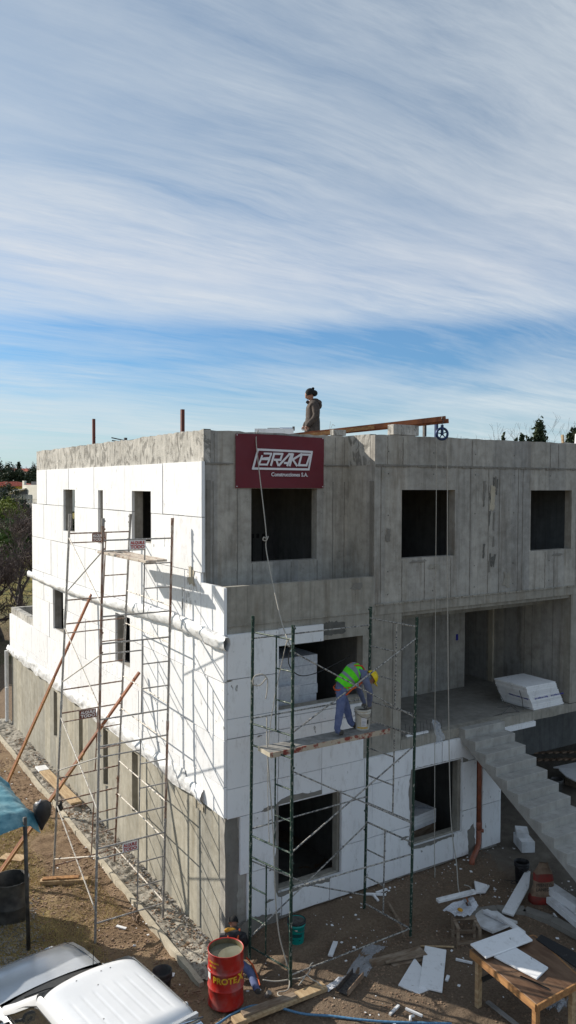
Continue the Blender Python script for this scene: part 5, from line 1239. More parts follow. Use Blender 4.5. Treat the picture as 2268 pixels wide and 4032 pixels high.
# stack of foam boards on the porch: wrapped pack
fp = empty('foam_board_pack', (8.75, .55, 2.912), 0, 'slanting pack of white foam boards with blue print on the porch slab', 'foam pack')
nb = 12
for k_ in range(nb):
    t_ = k_/(nb-1); xo = -.52-.27*t_+random.uniform(-.012, .012); w = 1.07-.04*t_
    o = new('polystyrene').box(xo, xo+w, -.50+random.uniform(-.008, .008), .50, k_*.0495, k_*.0495+.047).build('foam_board', fp); bevel(o, .004, 1)
for k_, (a, z, rz) in enumerate((((-.48, -.512), .235, 0), ((.08, -.512), .235, 0))):
    me = text_mesh('isopor o in isopor o in', .056, .0006, 'blue_print', 'LEFT', bold=.002)
    for v in me.vertices: v.co.x *= .88
    inst(me, 'lettering', fp, (a[0]-.06+.5*1.0+.0, a[1], z+.055), (R(90), R(180), 0)) 
me = text_mesh('isopor o in isopor o in isopor', .05, .0006, 'blue_print', 'LEFT', bold=.002)
inst(me, 'lettering', fp, (-.655, -.45, .285), (R(90), R(180), R(-90)))
cloth('foam_scrap', 'small pale sheet on the porch floor behind the scaffold', [(4.25, 1.9, 2.93), (4.7, 1.6, 2.93), (4.8, 1.9, 2.93), (4.35, 2.2, 2.93)], 'mesh_pale', 'sheet', .02, seed=2)
strip_ = new('polystyrene').beam((-.3, 0, 0), (.3, -.0, 0), .05, .04).build('foam_offcut'); strip_.location = (4.65, .08, 2.935); tag(strip_, 'white foam strip lying on the porch slab edge beside the scaffold', 'foam strip')
pf_ = cloth('plastic_film', 'scrap of clear plastic hanging over the porch slab edge', [(5.1, .12, 3.15), (5.25, .05, 3.1), (5.3, -.08, 2.75), (5.05, -.08, 2.7)], 'plastic_film', 'plastic film', .06, seed=8)
rbb = empty('starter_bars', (4.9, .14, 2.9), 0, 'row of thin steel bars sticking up from the porch slab edge', 'rebar')
for q in range(12): new('dark_steel').tube([(-.6+q*.1, 0, 0), (-.6+q*.1+random.uniform(-.02, .02), .02, .16+random.random()*.12)], .005, 5).build('bar', rbb)
rbb = empty('starter_bars', (7.7, .2, 2.9), 0, 'tangle of bent thin steel bars in front of the foam pack', 'rebar')
for pts in ([(.35, 0, 0), (.33, .02, .25), (.26, .05, .48)], [(.1, -.05, .02), (-.02, 0, .14), (-.2, .05, .22), (-.35, .12, .5)], [(-.45, -.05, .03), (-.2, 0, .12), (0, .02, .20), (.1, -.1, .02)], [(-.3, .2, .12), (.2, .15, .10), (.5, -.05, .06)], [(-.65, 0, .02), (-.3, .03, .03), (.1, -.1, .04)]): new('dark_steel').tube(pts, .007, 5).build('bar', rbb)
# foam packs inside the first floor window room and the low right window
ip = empty('stored_foam_pack', (1.60, .60, 2.88), 0, 'wrapped foam boards stacked inside the room behind the first floor window', 'foam pack')
for k_ in range(10): new('polystyrene_cut').box(-.75, .74-.01*(k_ % 3), -.15+.012*(k_ % 2), .75, k_*.195, k_*.195+.19).build('foam_board', ip)
for z in (1.22, 1.62): inst(text_mesh('isopor o in isopor', .06, .0006, 'blue_print', 'LEFT', bold=.002), 'lettering', ip, (-.6, -.155, z), (R(90), 0, 0))
ip2 = new('polystyrene_cut').box(-.45, .30, -.02, .02, 0, .62).build('foam_sheet'); ip2.location = (1.50, .40, 3.72); ip2.rotation_euler.x = R(12); tag(ip2, 'bluish foam offcut leaning inside the first floor window', 'foam sheet')
kk = empty('stored_sheets', (5.1, 1.15, 0), R(8), 'pile of foam sheets stored inside the low right window', 'foam pile')
for k_ in range(11): new('polystyrene' if k_ > 6 else 'wood_dirty').box(-.62+.02*(k_ % 3), .60, -.55, .62-.02*(k_ % 4), k_*.08, k_*.08+.074).build('foam_sheet', kk)
new('plastic_film').beam((-.6, .4, .94), (.5, -.5, .90), .16, .01).build('loose_strip', kk)
# behind the stairs at the right
sheet('foam_sheet', 'jagged white foam sheet jutting in at the right beyond the stairs', [(11.27, 1.95, .38), (11.32, 1.80, .40), (11.22, 1.72, .40), (11.05, 1.35, .36), (11.0, .85, .34), (12.4, .9, .40), (12.4, 1.8, .40)], .04)
nb_ = new('wood_dirty').box(-.5, .5, -.35, .35, 0, .36).build('support_crate'); nb_.location = (11.95, 1.35, -.02); tag(nb_, 'dark crate holding up the jagged foam sheet at the right', 'crate')
pail('black_bucket', 'dark bucket standing in the shade beyond the stairs', (10.75, 1.40, .0), .13, .16, .36, 'black_metal', None, None)
plank('leaning_foam', 'white foam board leaning against the far wall under the porch', (15.25, 5.1, 0.0), (14.9, 5.85, 1.35), .38, .05, 'polystyrene', 'foam board', up=(.9, .4, .5))
mb = new('stone_brown'); 
for a, b2 in (((9.0, 5.0), (14.5, 2.2)), ((9.6, 5.5), (15.5, 2.4))):
    for q in range(30):
        t_ = q/30; p = (a[0]+(b2[0]-a[0])*t_, a[1]+(b2[1]-a[1])*t_); mb.box(p[0]-.1, p[0]+.1, p[1]-.06, p[1]+.06, GZ(*p)-.01, GZ(*p)+.02+.02*random.random())
tag(mb.build('soil_ridge'), 'low ridges of spilt soil on the ground under the porch', None, None, 'stuff')
cb = new('polystyrene').box(-.12, .12, -.07, .07, 0, .06).tube([(.05, 0, .05), (.1, .05, .18), (.05, .1, .22)], .02, 6).build('foam_scrap'); cb.location = (13.3, 4.3, .02); tag(cb, 'crumpled white scrap on the ground below the foam fascia', 'scrap')
strip_ = new('roof_tile').beam((-.25, 0, 0), (.25, 0, 0), .1, .05).build('tile'); bpy.data.objects.remove(strip_)
# low broken slab edge lying diagonal at the right
edge = new('mortar'); pts_ = [(4.4, -1.72), (5.0, -1.9), (5.45, -2.2), (5.62, -2.7), (5.65, -3.3), (5.6, -4.2), (5.6, -6)]
for a, b2 in zip(pts_[:-1], pts_[1:]): edge.beam((a[0], a[1], -.07), (b2[0], b2[1], -.07), .22, .10)
e_ = edge.build('path_edging'); tag(e_, None, None, kind='structure')

# ---- scattered small stuff
def scatter(name, label, n, region, size, mat, mats_n=1, seed=1, flat=.5, zoff=0, base=None):
    r = np.random.RandomState(seed); V = []; F = []
    cube = np.array([(x, y, z) for z in (-1, 1) for y in (-1, 1) for x in (-1, 1)], float)
    fc = np.array([(0, 2, 3, 1), (4, 5, 7, 6), (0, 1, 5, 4), (2, 6, 7, 3), (0, 4, 6, 2), (1, 3, 7, 5)])
    pts = []
    while len(pts) < n:
        q = region(r)
        if q[0] is not None: pts.append(q)
    pa = np.array(pts); za = gz(pa[:, 0], pa[:, 1])+lumpf(pa[:, 0], pa[:, 1])
    for k_ in range(n):
        x, y = pts[k_]
        s_ = size*(.3+r.rand()**2.2*1.6); c = cube*(.75+.5*r.rand(8, 3)); c = c*np.array([s_, s_*(.5+.5*r.rand()), s_*flat*(.5+r.rand()*.7)])
        a = r.rand()*6.28; tl_ = (r.rand()-.5)*.8; ca, sa = math.cos(a), math.sin(a); ct, st2 = math.cos(tl_), math.sin(tl_)
        c = c@np.array([[1, 0, 0], [0, ct, -st2], [0, st2, ct]])@np.array([[ca, -sa, 0], [sa, ca, 0], [0, 0, 1]])
        z = (base if base is not None else za[k_])+s_*flat*.4+zoff
        F.append(fc+8*k_); V.append(c+np.array([x, y, z]))
    o = inst(np_mesh(name, np.concatenate(V), np.concatenate(F), mat), name); return tag(o, label, None, None, 'stuff')
inb = lambda x, y: (x > -.03 and y > 0 and x < 7.1)
def reg(x0, x1, y0, y1, f=None):
    def q(r):
        x, y = x0+(x1-x0)*r.rand(), y0+(y1-y0)*r.rand()
        if inb(x, y) or (f and not f(x, y, r)): return None, None
        return x, y
    return q
clump = lambda s_, th, sd: (lambda x, y, r: vnoise(np.array([x]), np.array([y]), s_, sd)[0] > th)
scatter('soil_crumbs', 'small brown clods scattered over the soil', 17000, reg(-4.5, 0, -3.5, 14, lambda x, y, r: x < -.75 and vnoise(np.array([x]), np.array([y]), 1.5, 4)[0] > .35), .013, 'stone_brown', seed=2)
scatter('soil_crumbs', 'small brown clods scattered over the shaded yard', 7000, reg(-.6, 7, -6, 0, clump(1.3, .4, 7)), .010, 'stone_brown', seed=3)
scatter('rubble', 'grey rubble crumbs lying on the service strip', 2200, lambda r: (-.62+.6*r.rand()**.8, -.4+15*r.rand()), .011, 'stone_brown', seed=4, base=-.355)
scatter('foam_crumbs', 'tiny white foam crumbs scattered over the shaded yard', 480, reg(-.3, 7.5, -5.5, -.02, lambda x, y, r: vnoise(np.array([x]), np.array([y]), .9, 11)[0] > .62 or r.rand() < .12), .014, 'polystyrene', seed=5, flat=.35)
scatter('foam_crumbs', 'tiny white foam crumbs along the strip and the left yard', 190, reg(-2.2, -.1, -2, 13, lambda x, y, r: r.rand() < (1 if x > -.9 else .25)), .013, 'polystyrene', seed=6, flat=.4, zoff=.03)
scatter('rubble', 'pale rubble heaped along the foot of the low left wall', 700, lambda r: (-.02-.16*abs(r.randn())*.6, -.2+13*r.rand()), .017, 'stone_grey', seed=7, base=-.35)
scatter('gravel', 'bed of grey gravel below the blue tarpaulin', 15000, lambda r: (lambda x, y: (x, y) if (x+2.75+.35*(y-2.4)*-.6 < .12*r.randn()) else (None, None))(-5.2+2.9*r.rand(), -.5+4.4*r.rand()), .011, 'stone_grey', seed=8, flat=.7)
# dry grass blades
def grass(name, label, n, region, h, mat, seed):
    r = np.random.RandomState(seed); V = np.zeros((n*3, 3)); pts = []
    while len(pts) < n:
        q = region(r)
        if q[0] is not None: pts.append(q)
    pa = np.array(pts); za = gz(pa[:, 0], pa[:, 1])+lumpf(pa[:, 0], pa[:, 1])
    for k_ in range(n):
        x, y = pts[k_]; z = za[k_]; a = r.rand()*6.28; b2 = r.rand()*6.28; hh = h*(.4+.9*r.rand()); w = .003+.003*r.rand(); l = hh*(.5+1.2*r.rand())
        V[k_*3] = (x-w*math.cos(a), y-w*math.sin(a), z-.01); V[k_*3+1] = (x+w*math.cos(a), y+w*math.sin(a), z-.01); V[k_*3+2] = (x+l*math.cos(b2), y+l*math.sin(b2), z+hh)
    o = inst(np_mesh(name, V, np.arange(n*3).reshape(-1, 3), mat), name); return tag(o, label, None, None, 'stuff')
gr = lambda x, y, r: (vnoise(np.array([x]), np.array([y]), .8, 21)[0]+.35*min(1, max(0, (-x-1.6)))) > .46+.22*r.rand()
grass('dry_grass', 'straw coloured dry grass on the left yard', 60000, reg(-4.6, -1.0, -1.2, 12, gr), .055, 'straw', 5)
grass('dry_grass', 'green tinted grass mixed into the dry grass on the left yard', 7000, reg(-4.6, -1.6, -1, 12, gr), .04, 'leaf_bright', 6)
# ------------------------------------------------------------------ people
def skin_mesh(name, joints, bones, sub=2):
    """joints {k:(x,y,z,r)}, bones [(a,b,mat)] -> mesh of one continuous skinned figure, faces coloured by nearest bone"""
    keys = list(joints); me = bpy.data.meshes.new(name); bm = bmesh.new(); lay = bm.verts.layers.skin.verify()
    vs = {}
    for k_ in keys:
        x, y, z, r = joints[k_][:4]; v = bm.verts.new((x, y, z)); rr = joints[k_][4] if len(joints[k_]) > 4 else r
        v[lay].radius = (r, rr); vs[k_] = v
    bm.verts.ensure_lookup_table(); vs[keys[0]][lay].use_root = True
    for a, b2, _ in bones: bm.edges.new((vs[a], vs[b2]))
    bm.to_mesh(me); bm.free()
    o = bpy.data.objects.new(name, me); COL.objects.link(o)
    o.modifiers.new('s', 'SKIN').use_smooth_shade = True
    s_ = o.modifiers.new('u', 'SUBSURF'); s_.levels = sub; s_.render_levels = sub
    dg = bpy.context.evaluated_depsgraph_get(); out = bpy.data.meshes.new_from_object(o.evaluated_get(dg)); bpy.data.objects.remove(o)
    out.materials.clear(); ml = []
    for _, _, m_ in bones:
        if m_ not in ml: ml.append(m_)
    for m_ in ml: out.materials.append(MATS[m_])
    seg = [(Vector(joints[a][:3]), Vector(joints[b2][:3]), (joints[a][3]+joints[b2][3])/2, ml.index(m_)) for a, b2, m_ in bones]
    for p in out.polygons:
        c = p.center; best = (1e9, 0)
        for a, b2, r, mi in seg:
            d = b2-a; t_ = max(0, min(1, (c-a).dot(d)/max(d.length_squared, 1e-9))); q = (c-(a+d*t_)).length-r*.85
            if q < best[0]: best = (q, mi)
        p.material_index = best[1]; p.use_smooth = True
    # small folds in the cloth
    for v in out.vertices:
        n_ = mnoise.fractal(v.co*16, 1, 2, 3)*.008; v.co += v.normal*n_
    return out
def hand(joints, bones, pre, wrist, pdir, spread, curl, s_=1.0, mat='skin'):
    """palm and five fingers grown from the wrist joint"""
    W = Vector(joints[wrist][:3]); d = Vector(pdir).normalized(); sp_ = Vector(spread).normalized(); n_ = d.cross(sp_).normalized()
    palm = W+d*.05*s_; joints[pre+'palm'] = (*palm, .030*s_, .020*s_); bones.append((wrist, pre+'palm', mat))
    for i, (o, l) in enumerate(((-.028, .062), (-.010, .074), (.010, .070), (.027, .055))):
        b_ = palm+d*.035*s_+sp_*o*s_; c1 = b_+(d*.7+n_*curl*.6).normalized()*l*.55*s_; c2 = c1+(d*.3+n_*curl).normalized()*l*.5*s_
        for q, (p, r) in enumerate(((b_, .0095), (c1, .0085), (c2, .007))): joints[pre+'f%d%d' % (i, q)] = (*p, r*s_)
        bones += [(pre+'palm', pre+'f%d0' % i, mat), (pre+'f%d0' % i, pre+'f%d1' % i, mat), (pre+'f%d1' % i, pre+'f%d2' % i, mat)]
    t0 = W+d*.03*s_-sp_*.03*s_; t1 = t0+(d*.5-sp_*.7+n_*.3*curl).normalized()*.035*s_; t2_ = t1+(d*.9-sp_*.2+n_*.4*curl).normalized()*.03*s_
    for q, (p, r) in enumerate(((t0, .012), (t1, .010), (t2_, .008))): joints[pre+'t%d' % q] = (*p, r*s_)
    bones += [(pre+'palm', pre+'t0', mat), (pre+'t0', pre+'t1', mat), (pre+'t1', pre+'t2', mat)]
def head_mesh(centre, face, up, s_=1.0):
    """head with brow, nose, lips, chin, eyes and ears; face/up directions"""
    f = Vector(face).normalized(); u = Vector(up); u = (u-f*u.dot(f)).normalized(); l = u.cross(f); C_ = Vector(centre)
    mb = new('skin'); n, k_ = 24, 18
    for i in range(k_+1):
        ph = math.pi*i/k_
        for j in range(n):
            th = 2*math.pi*j/n; x, y, z = math.sin(ph)*math.cos(th), math.sin(ph)*math.sin(th), -math.cos(ph)
            px, py, pz = x*.098, y*.076, z*.115
            if z < 0: py *= 1+.30*z*.8; px *= 1+.12*z
            if x > 0:
                cz = pz/.115; g_ = math.exp(-(y/.22)**2)
                px += .026*g_*math.exp(-((cz+.12)/.16)**2)+.008*math.exp(-(y/.5)**2)*math.exp(-((cz-.25)/.1)**2)
                px += .010*math.exp(-(y/.35)**2)*math.exp(-((cz+.48)/.08)**2)+.014*math.exp(-(y/.4)**2)*math.exp(-((cz+.8)/.14)**2)
                px -= .010*(math.exp(-((y-.42)/.15)**2)+math.exp(-((y+.42)/.15)**2))*math.exp(-((cz-.05)/.1)**2)
            mb.v.append(tuple(C_+(f*px+l*py+u*pz)*s_))
    for i in range(k_):
        for j in range(n): mb.face((i*n+j, i*n+(j+1) % n, (i+1)*n+(j+1) % n, (i+1)*n+j))
    for sg in (-1, 1): mb.ell(tuple(C_+(l*sg*.078-f*.005-u*.005)*s_), (.014*s_, .014*s_, .028*s_), 8, 6)
    ey = MB().mat('black_print')
    for sg in (-1, 1): ey.ell(tuple(C_+(l*sg*.032+f*.086+u*.006)*s_), (.009*s_, .009*s_, .006*s_), 8, 5)
    return mb, ey
def dome(mb, C_, f, u, r, cut, k_=8, n=20, stretch=1.0, rim=0):
    f = Vector(f).normalized(); u = Vector(u); u = (u-f*u.dot(f)).normalized(); l = u.cross(f); C_ = Vector(C_); o = len(mb.v)
    for i in range(k_+1):
        ph = (math.pi/2+cut)*(1-i/k_)
        for j in range(n):
            th = 2*math.pi*j/n; rr = math.sin(ph)*(1+(rim if i == 0 else 0))
            mb.v.append(tuple(C_+f*(r[0]*rr*math.cos(th))+l*(r[1]*rr*math.sin(th))+u*(r[2]*math.cos(ph)*stretch)))
    for i in range(k_):
        for j in range(n): mb.face((o+i*n+j, o+i*n+(j+1) % n, o+(i+1)*n+(j+1) % n, o+(i+1)*n+j))
    return mb
def person(name, label, loc, rz, J, Bn, hd, hands):
    e = empty(name, loc, rz, label, 'person')
    for h in hands: hand(J, Bn, *h)
    inst(skin_mesh('body', J, Bn), 'body', e)
    mb, ey = head_mesh(*hd); mb.build('head', e, True); ey.build('eyes', e)
    return e
JK, JB = 'jacket_grey', 'denim_grey'
# roof man, facing +x locally, looking down
J = dict(pel=(0, 0, .93, .17, .17), waist=(.0, 0, 1.08, .175, .19), ch=(-.01, 0, 1.30, .18, .21), shb=(-.015, 0, 1.44, .12, .15), nk=(.02, 0, 1.53, .058), hb=(.045, 0, 1.60, .06),
         sl=(-.02, .175, 1.41, .098), el=(-.05, .25, 1.14, .085), wl=(.145, .19, .95, .055), sr=(-.02, -.175, 1.41, .098), er=(-.03, -.25, 1.14, .085), wr=(.15, -.15, .97, .055),
         hl=(0, .10, .86, .10), kl=(.02, .11, .48, .075), al=(-.02, .11, .10, .055), tl=(.11, .12, .05, .045), hr=(0, -.10, .86, .10), kr=(.04, -.11, .48, .075), ar=(.01, -.11, .10, .055), tr=(.14, -.12, .05, .045))
Bn = [('pel', 'waist', JK), ('waist', 'ch', JK), ('ch', 'shb', JK), ('shb', 'nk', 'skin'), ('nk', 'hb', 'skin'), ('shb', 'sl', JK), ('sl', 'el', JK), ('el', 'wl', JK), ('shb', 'sr', JK), ('sr', 'er', JK), ('er', 'wr', JK),
      ('pel', 'hl', JB), ('hl', 'kl', JB), ('kl', 'al', JB), ('al', 'tl', 'boot'), ('pel', 'hr', JB), ('hr', 'kr', JB), ('kr', 'ar', JB), ('ar', 'tr', 'boot')]
fc = Vector((.86, .0, -.50)); hc = (.075, 0, 1.645)
az = math.atan2(.30, -.95)   # faces left in the picture, a little towards the back
rm = person('person', 'man in black beanie and grey jacket standing on the roof looking down', (3.66, 2.66, 8.64), R(158), J, Bn, (hc, fc, (0, 0, 1)), [('L', 'wl', (.45, -.25, -.85), (.7, .4, .3), -.9, 1.0), ('R', 'wr', (.5, .2, -.8), (.7, -.4, .3), .9, 1.0)])
mb = new('wool_black'); dome(mb, (.045, 0, 1.668), (1, 0, -.30), (.1, 0, 1), (.128, .104, .142), R(6), rim=.03); mb.ell((-.01, 0, 1.80), (.035, .03, .03), 10, 6).ell((-.035, 0, 1.69), (.085, .09, .075), 14, 8); mb.build('beanie', rm, True)
mb = new(JK)     # hood lying on the back, collar
for (c, r) in (((-.13, 0, 1.47), (.085, .15, .075)), ((-.15, 0, 1.41), (.07, .13, .09)), ((-.05, .07, 1.52), (.09, .05, .05)), ((-.05, -.07, 1.52), (.09, .05, .05))): mb.ell(c, r, 14, 8)
mb.build('hood', rm, True)
mb = new('jacket_grey')
for sg in (-1, 1): mb.add([(.05, .02*sg, 1.43), (.10, .09*sg, 1.50), (.13, .07*sg, 1.53), (.155, .025*sg, 1.47), (.06, .03*sg, 1.40)], [(0, 1, 2, 3), (0, 3, 4)])
mb.build('collar', rm)
_mb = new(JK); _n = 24
for _i, (_z, _a, _b) in enumerate(((1.12, .160, .182), (1.02, .172, .196), (.94, .178, .202), (.86, .182, .206), (.80, .180, .204), (.795, .16, .18))):
    for _j in range(_n):
        _t = 2*math.pi*_j/_n; _w = 1+.035*math.sin(_t*5+_i); _mb.v.append((.0+_a*_w*math.cos(_t), _b*_w*math.sin(_t), _z))
for _i in range(5):
    for _j in range(_n): _mb.face((_i*_n+_j, _i*_n+(_j+1) % _n, (_i+1)*_n+(_j+1) % _n, (_i+1)*_n+_j))
_mb.build('jacket_skirt', rm, True)
new('black_print').box(.138, .142, -.004, .004, .95, 1.38).build('zip', rm)
new('black_print').add([(.10, -.045, 1.60), (.16, 0, 1.585), (.10, .045, 1.60), (.08, .03, 1.56), (.13, 0, 1.545), (.08, -.03, 1.56)], [(0, 1, 4, 5), (1, 2, 3, 4)]).build('beard', rm)
cg = new('white_paint').tube([(0, 0, 0), (.05, 0, -.01)], .006, 6).build('cigarette'); cg.location = (3.62, 2.50, 9.50); tag(cg, 'cigarette held low by the man on the roof', 'cigarette')
bpy.data.objects.remove(cg)

# man bending on the scaffold, facing +x locally
S1, TRZ = 'work_shirt', 'denim'
J = dict(pel=(-.14, 0, .84, .135, .16), waist=(-.02, 0, .96, .125, .15), ch=(.12, 0, 1.09, .135, .185), shb=(.24, 0, 1.11, .105, .14), nk=(.325, 0, 1.08, .058), hb=(.37, 0, 1.03, .06),
         sl=(.23, .18, 1.06, .080), el=(.31, .245, .77, .062), wl=(.38, .12, .50, .042), sr=(.23, -.18, 1.06, .080), er=(.33, -.235, .77, .062), wr=(.41, -.05, .49, .042),
         hl=(-.13, .105, .78, .105), kl=(.04, .16, .45, .080), al=(.14, .16, .10, .062), tl=(.27, .165, .05, .045), hr=(-.15, -.105, .78, .105), kr=(-.22, -.15, .44, .080), ar=(-.27, -.14, .10, .062), tr=(-.14, -.16, .05, .045))
Bn = [('pel', 'waist', S1), ('waist', 'ch', S1), ('ch', 'shb', S1), ('shb', 'nk', S1), ('nk', 'hb', 'skin'), ('shb', 'sl', S1), ('sl', 'el', S1), ('el', 'wl', S1), ('shb', 'sr', S1), ('sr', 'er', S1), ('er', 'wr', S1),
      ('pel', 'hl', TRZ), ('hl', 'kl', TRZ), ('kl', 'al', TRZ), ('al', 'tl', 'boot'), ('pel', 'hr', TRZ), ('hr', 'kr', TRZ), ('kr', 'ar', TRZ), ('ar', 'tr', 'boot')]
hc = (.45, 0, .955); fc = Vector((.50, .1, -.85)); hu = Vector((.86, 0, .52))
vm_ = person('person', 'man in lime safety vest and yellow helmet bending over a bucket on the scaffold', (1.90, -1.17, 3.742), R(-12), J, Bn, (hc, fc, hu, .98), [('L', 'wl', (.2, -.2, -.95), (.8, 0, .2), .9, 1.0, 'glove'), ('R', 'wr', (.2, .15, -.95), (.8, 0, .2), -.9, 1.0, 'glove')])
mb = new('helmet_yellow'); f2 = fc.normalized(); hun = (hu-f2*hu.dot(f2)).normalized()
dome(mb, Vector(hc)+hun*.022, fc, hu, (.135, .115, .125), R(0), rim=.04)
bq = Vector(hc)+hun*.025+f2*.13; mb.obox(bq, f2*.045, hun.cross(f2)*.085, hun*.006); dome(mb, Vector(hc)+hun*.12, fc, hu, (.10, .02, .04), 0)
mb.build('helmet', vm_, True)
new('reflective_grey').ell(tuple(Vector(hc)-f2*.06-hun*.03), (.075, .088, .07), 12, 8).build('neck_cloth', vm_, True)
# vest: a shell over the torso with reflective bands, split so every band is its own piece
def torso_shell(J, chain, u_range, ang_range, grow, mat, name, par, nu=10, nv=22):
    pts = [Vector(J[c][:3]) for c in chain]; rr = [(J[c][3], J[c][4] if len(J[c]) > 4 else J[c][3]) for c in chain]
    mb = new(mat)
    for i in range(nu+1):
        s_ = u_range[0]+(u_range[1]-u_range[0])*i/nu; s2 = s_*(len(pts)-1); k_ = min(int(s2), len(pts)-2); t_ = s2-k_
        c = pts[k_].lerp(pts[k_+1], t_); d = (pts[min(k_+1, len(pts)-1)]-pts[k_]); d0 = (pts[min(k_+2, len(pts)-1)]-pts[k_]); d = (d.normalized()*(1-t_)+d0.normalized()*t_).normalized()
        ra = rr[k_][0]*(1-t_)+rr[k_+1][0]*t_; rb_ = rr[k_][1]*(1-t_)+rr[k_+1][1]*t_
        sd = Vector((0, 1, 0)); nn = sd.cross(d).normalized()
        for j in range(nv+1):
            a = ang_range[0]+(ang_range[1]-ang_range[0])*j/nv
            w_ = .006*math.sin(a*5+s_*20)
            mb.v.append(tuple(c-nn*(ra+grow+w_)*math.cos(a)+sd*(rb_+grow+w_)*math.sin(a)))
    for i in range(nu):
        for j in range(nv): a = i*(nv+1)+j; mb.face((a, a+1, a+nv+2, a+nv+1))
    return mb.build(name, par, True)
chn = ['pel', 'waist', 'ch', 'shb']
A0, A1 = -2.5, 2.5
for (u0, u1, m_, nm, gr_) in ((.06, .36, 'vest_green', 'vest_panel', .028), (.36, .44, 'reflective_grey', 'reflective_band', .031), (.44, .60, 'vest_green', 'vest_panel', .028), (.60, .67, 'reflective_grey', 'reflective_band', .031), (.67, .98, 'vest_green', 'vest_panel', .024)):
    torso_shell(J, chn, (u0, u1), (A0, A1), gr_, m_, nm, vm_, 6)
hn = new('harness_orange')
for sg in (-1, 1):
    hn.tube([(-.12, .10*sg, 1.0), (-.01, .10*sg, 1.12), (.11, .09*sg, 1.235), (.23, .10*sg, 1.22), (.31, .14*sg, 1.08), (.24, .18*sg, .97), (.12, .19*sg, .90)], .017, 6)
    hn.tube([(.15, .19*sg, .90), (0, .19*sg, .84), (-.10, .20*sg, .76), (-.17, .14*sg, .70), (-.20, .02*sg, .72)], .015, 6)
    hn.tube([(.0, .17*sg, .86), (-.12, .175*sg, .88), (-.225, .12*sg, .82), (-.25, 0, .80)], .014, 6)
hn.build('harness', vm_)
mb = new('reflective_grey'); mb.ell((.10, -.2, .90), (.03, .02, .04), 8, 6).ell((.12, 0, 1.255), (.05, .04, .015), 8, 6); mb.build('harness_buckle', vm_)

# man crouching behind the drum, facing +x locally
J = dict(pel=(-.05, 0, .30, .16, .17), waist=(.04, 0, .46, .15, .165), ch=(.16, 0, .60, .15, .18), shb=(.23, 0, .70, .105, .13), nk=(.30, 0, .76, .058), hb=(.34, 0, .80, .06),
         sl=(.22, .19, .68, .080), el=(.30, .26, .44, .062), wl=(.50, .20, .34, .04), sr=(.22, -.19, .68, .080), er=(.32, -.24, .44, .062), wr=(.52, -.12, .36, .04),
         hl=(-.03, .12, .28, .105), kl=(.36, .20, .42, .08), al=(.20, .20, .10, .055), tl=(.33, .22, .05, .045), hr=(-.05, -.13, .26, .105), kr=(.36, -.20, .12, .082), ar=(-.02, -.30, .08, .058), tr=(-.16, -.33, .05, .045))
Bn = [('pel', 'waist', 'jacket_black'), ('waist', 'ch', 'jacket_black'), ('ch', 'shb', 'jacket_black'), ('shb', 'nk', 'jacket_black'), ('nk', 'hb', 'skin'), ('shb', 'sl', 'jacket_black'), ('sl', 'el', 'jacket_black'), ('el', 'wl', 'jacket_black'), ('shb', 'sr', 'jacket_black'), ('sr', 'er', 'jacket_black'), ('er', 'wr', 'jacket_black'),
      ('pel', 'hl', TRZ), ('hl', 'kl', TRZ), ('kl', 'al', TRZ), ('al', 'tl', 'boot'), ('pel', 'hr', TRZ), ('hr', 'kr', TRZ), ('kr', 'ar', TRZ), ('ar', 'tr', 'boot')]
# near leg stretched out to the side
J['kr'] = (-.12, -.30, .20, .085); J['ar'] = (-.50, -.42, .08, .06); J['tr'] = (-.63, -.45, .05, .048)
CSC = .9
hc = (.385, 0, .865); fc = Vector((.75, .1, -.65))
cm = person('person', 'man in black jacket with orange straps crouching behind the red drum', (-.20, -.74, -.30), R(62), J, Bn, (hc, fc, (0, 0, 1)), [('L', 'wl', (.9, -.1, -.2), (0, 1, 0), .9, 1.0), ('R', 'wr', (.9, .1, -.2), (0, 1, 0), .9, 1.0)])
cm.scale = (.94, .94, .88)
mb = new('wool_black'); dome(mb, (.365, 0, .895), fc, (.4, 0, 1), (.118, .098, .115), R(14), rim=.02)
mb.build('hair', cm, True)
mb = new('hood_yellow'); mb.ell((.17, .05, .83), (.07, .12, .05), 12, 8); mb.build('hood_lining', cm, True)
mb = new('jacket_black'); mb.ell((.13, 0, .78), (.09, .155, .08), 12, 8).ell((.21, 0, .81), (.08, .13, .06), 12, 8); mb.build('hood', cm, True)
hn = new('harness_orange')
for sg in (-1, 1): hn.tube([(-.10, .04*sg, .50), (-.03, .06*sg, .64), (.07, .09*sg, .78), (.18, .12*sg, .84), (.33, .12*sg, .70)], .017, 6)
hn.tube([(-.06, -.24, .42), (-.12, -.36, .30), (-.30, -.44, .20), (-.48, -.48, .14)], .014, 6)
hn.build('harness', cm)

# ------------------------------------------------------------------ pickup at the lower left
CR = empty('pickup_truck', (-3.17, -2.04, GZ(-3.2, -1.5)), R(9.2), 'pickup with ribbed white roof and shade-toned grey hood parked at the lower left', 'pickup'); CR.scale = (1.05, 1.05, 1.05)
def loft(mb, secs, close=True):
    n = len(secs[0]); o = len(mb.v)
    for s_ in secs: mb.v += [tuple(p) for p in s_]
    for i in range(len(secs)-1):
        for j in range(n if close else n-1): mb.face((o+i*n+j, o+i*n+(j+1) % n, o+(i+1)*n+(j+1) % n, o+(i+1)*n+j))
    return mb
def bsec(y, hw, z0, z1, cz=.0, top=.06, n=6):
    """half-round topped body section at y"""
    P_ = [(-hw*.97, y, z0), (-hw, y, z0+.12), (-hw*1.0, y, z1-.16), (-hw*.975, y, z1-.06)]
    for i in range(n+1):
        u = -1+2*i/n; P_.append((u*hw*.93, y, z1+cz*(1-u*u)))
    P_ += [(hw*.975, y, z1-.06), (hw, y, z1-.16), (hw, y, z0+.12), (hw*.97, y, z0)]
    return P_
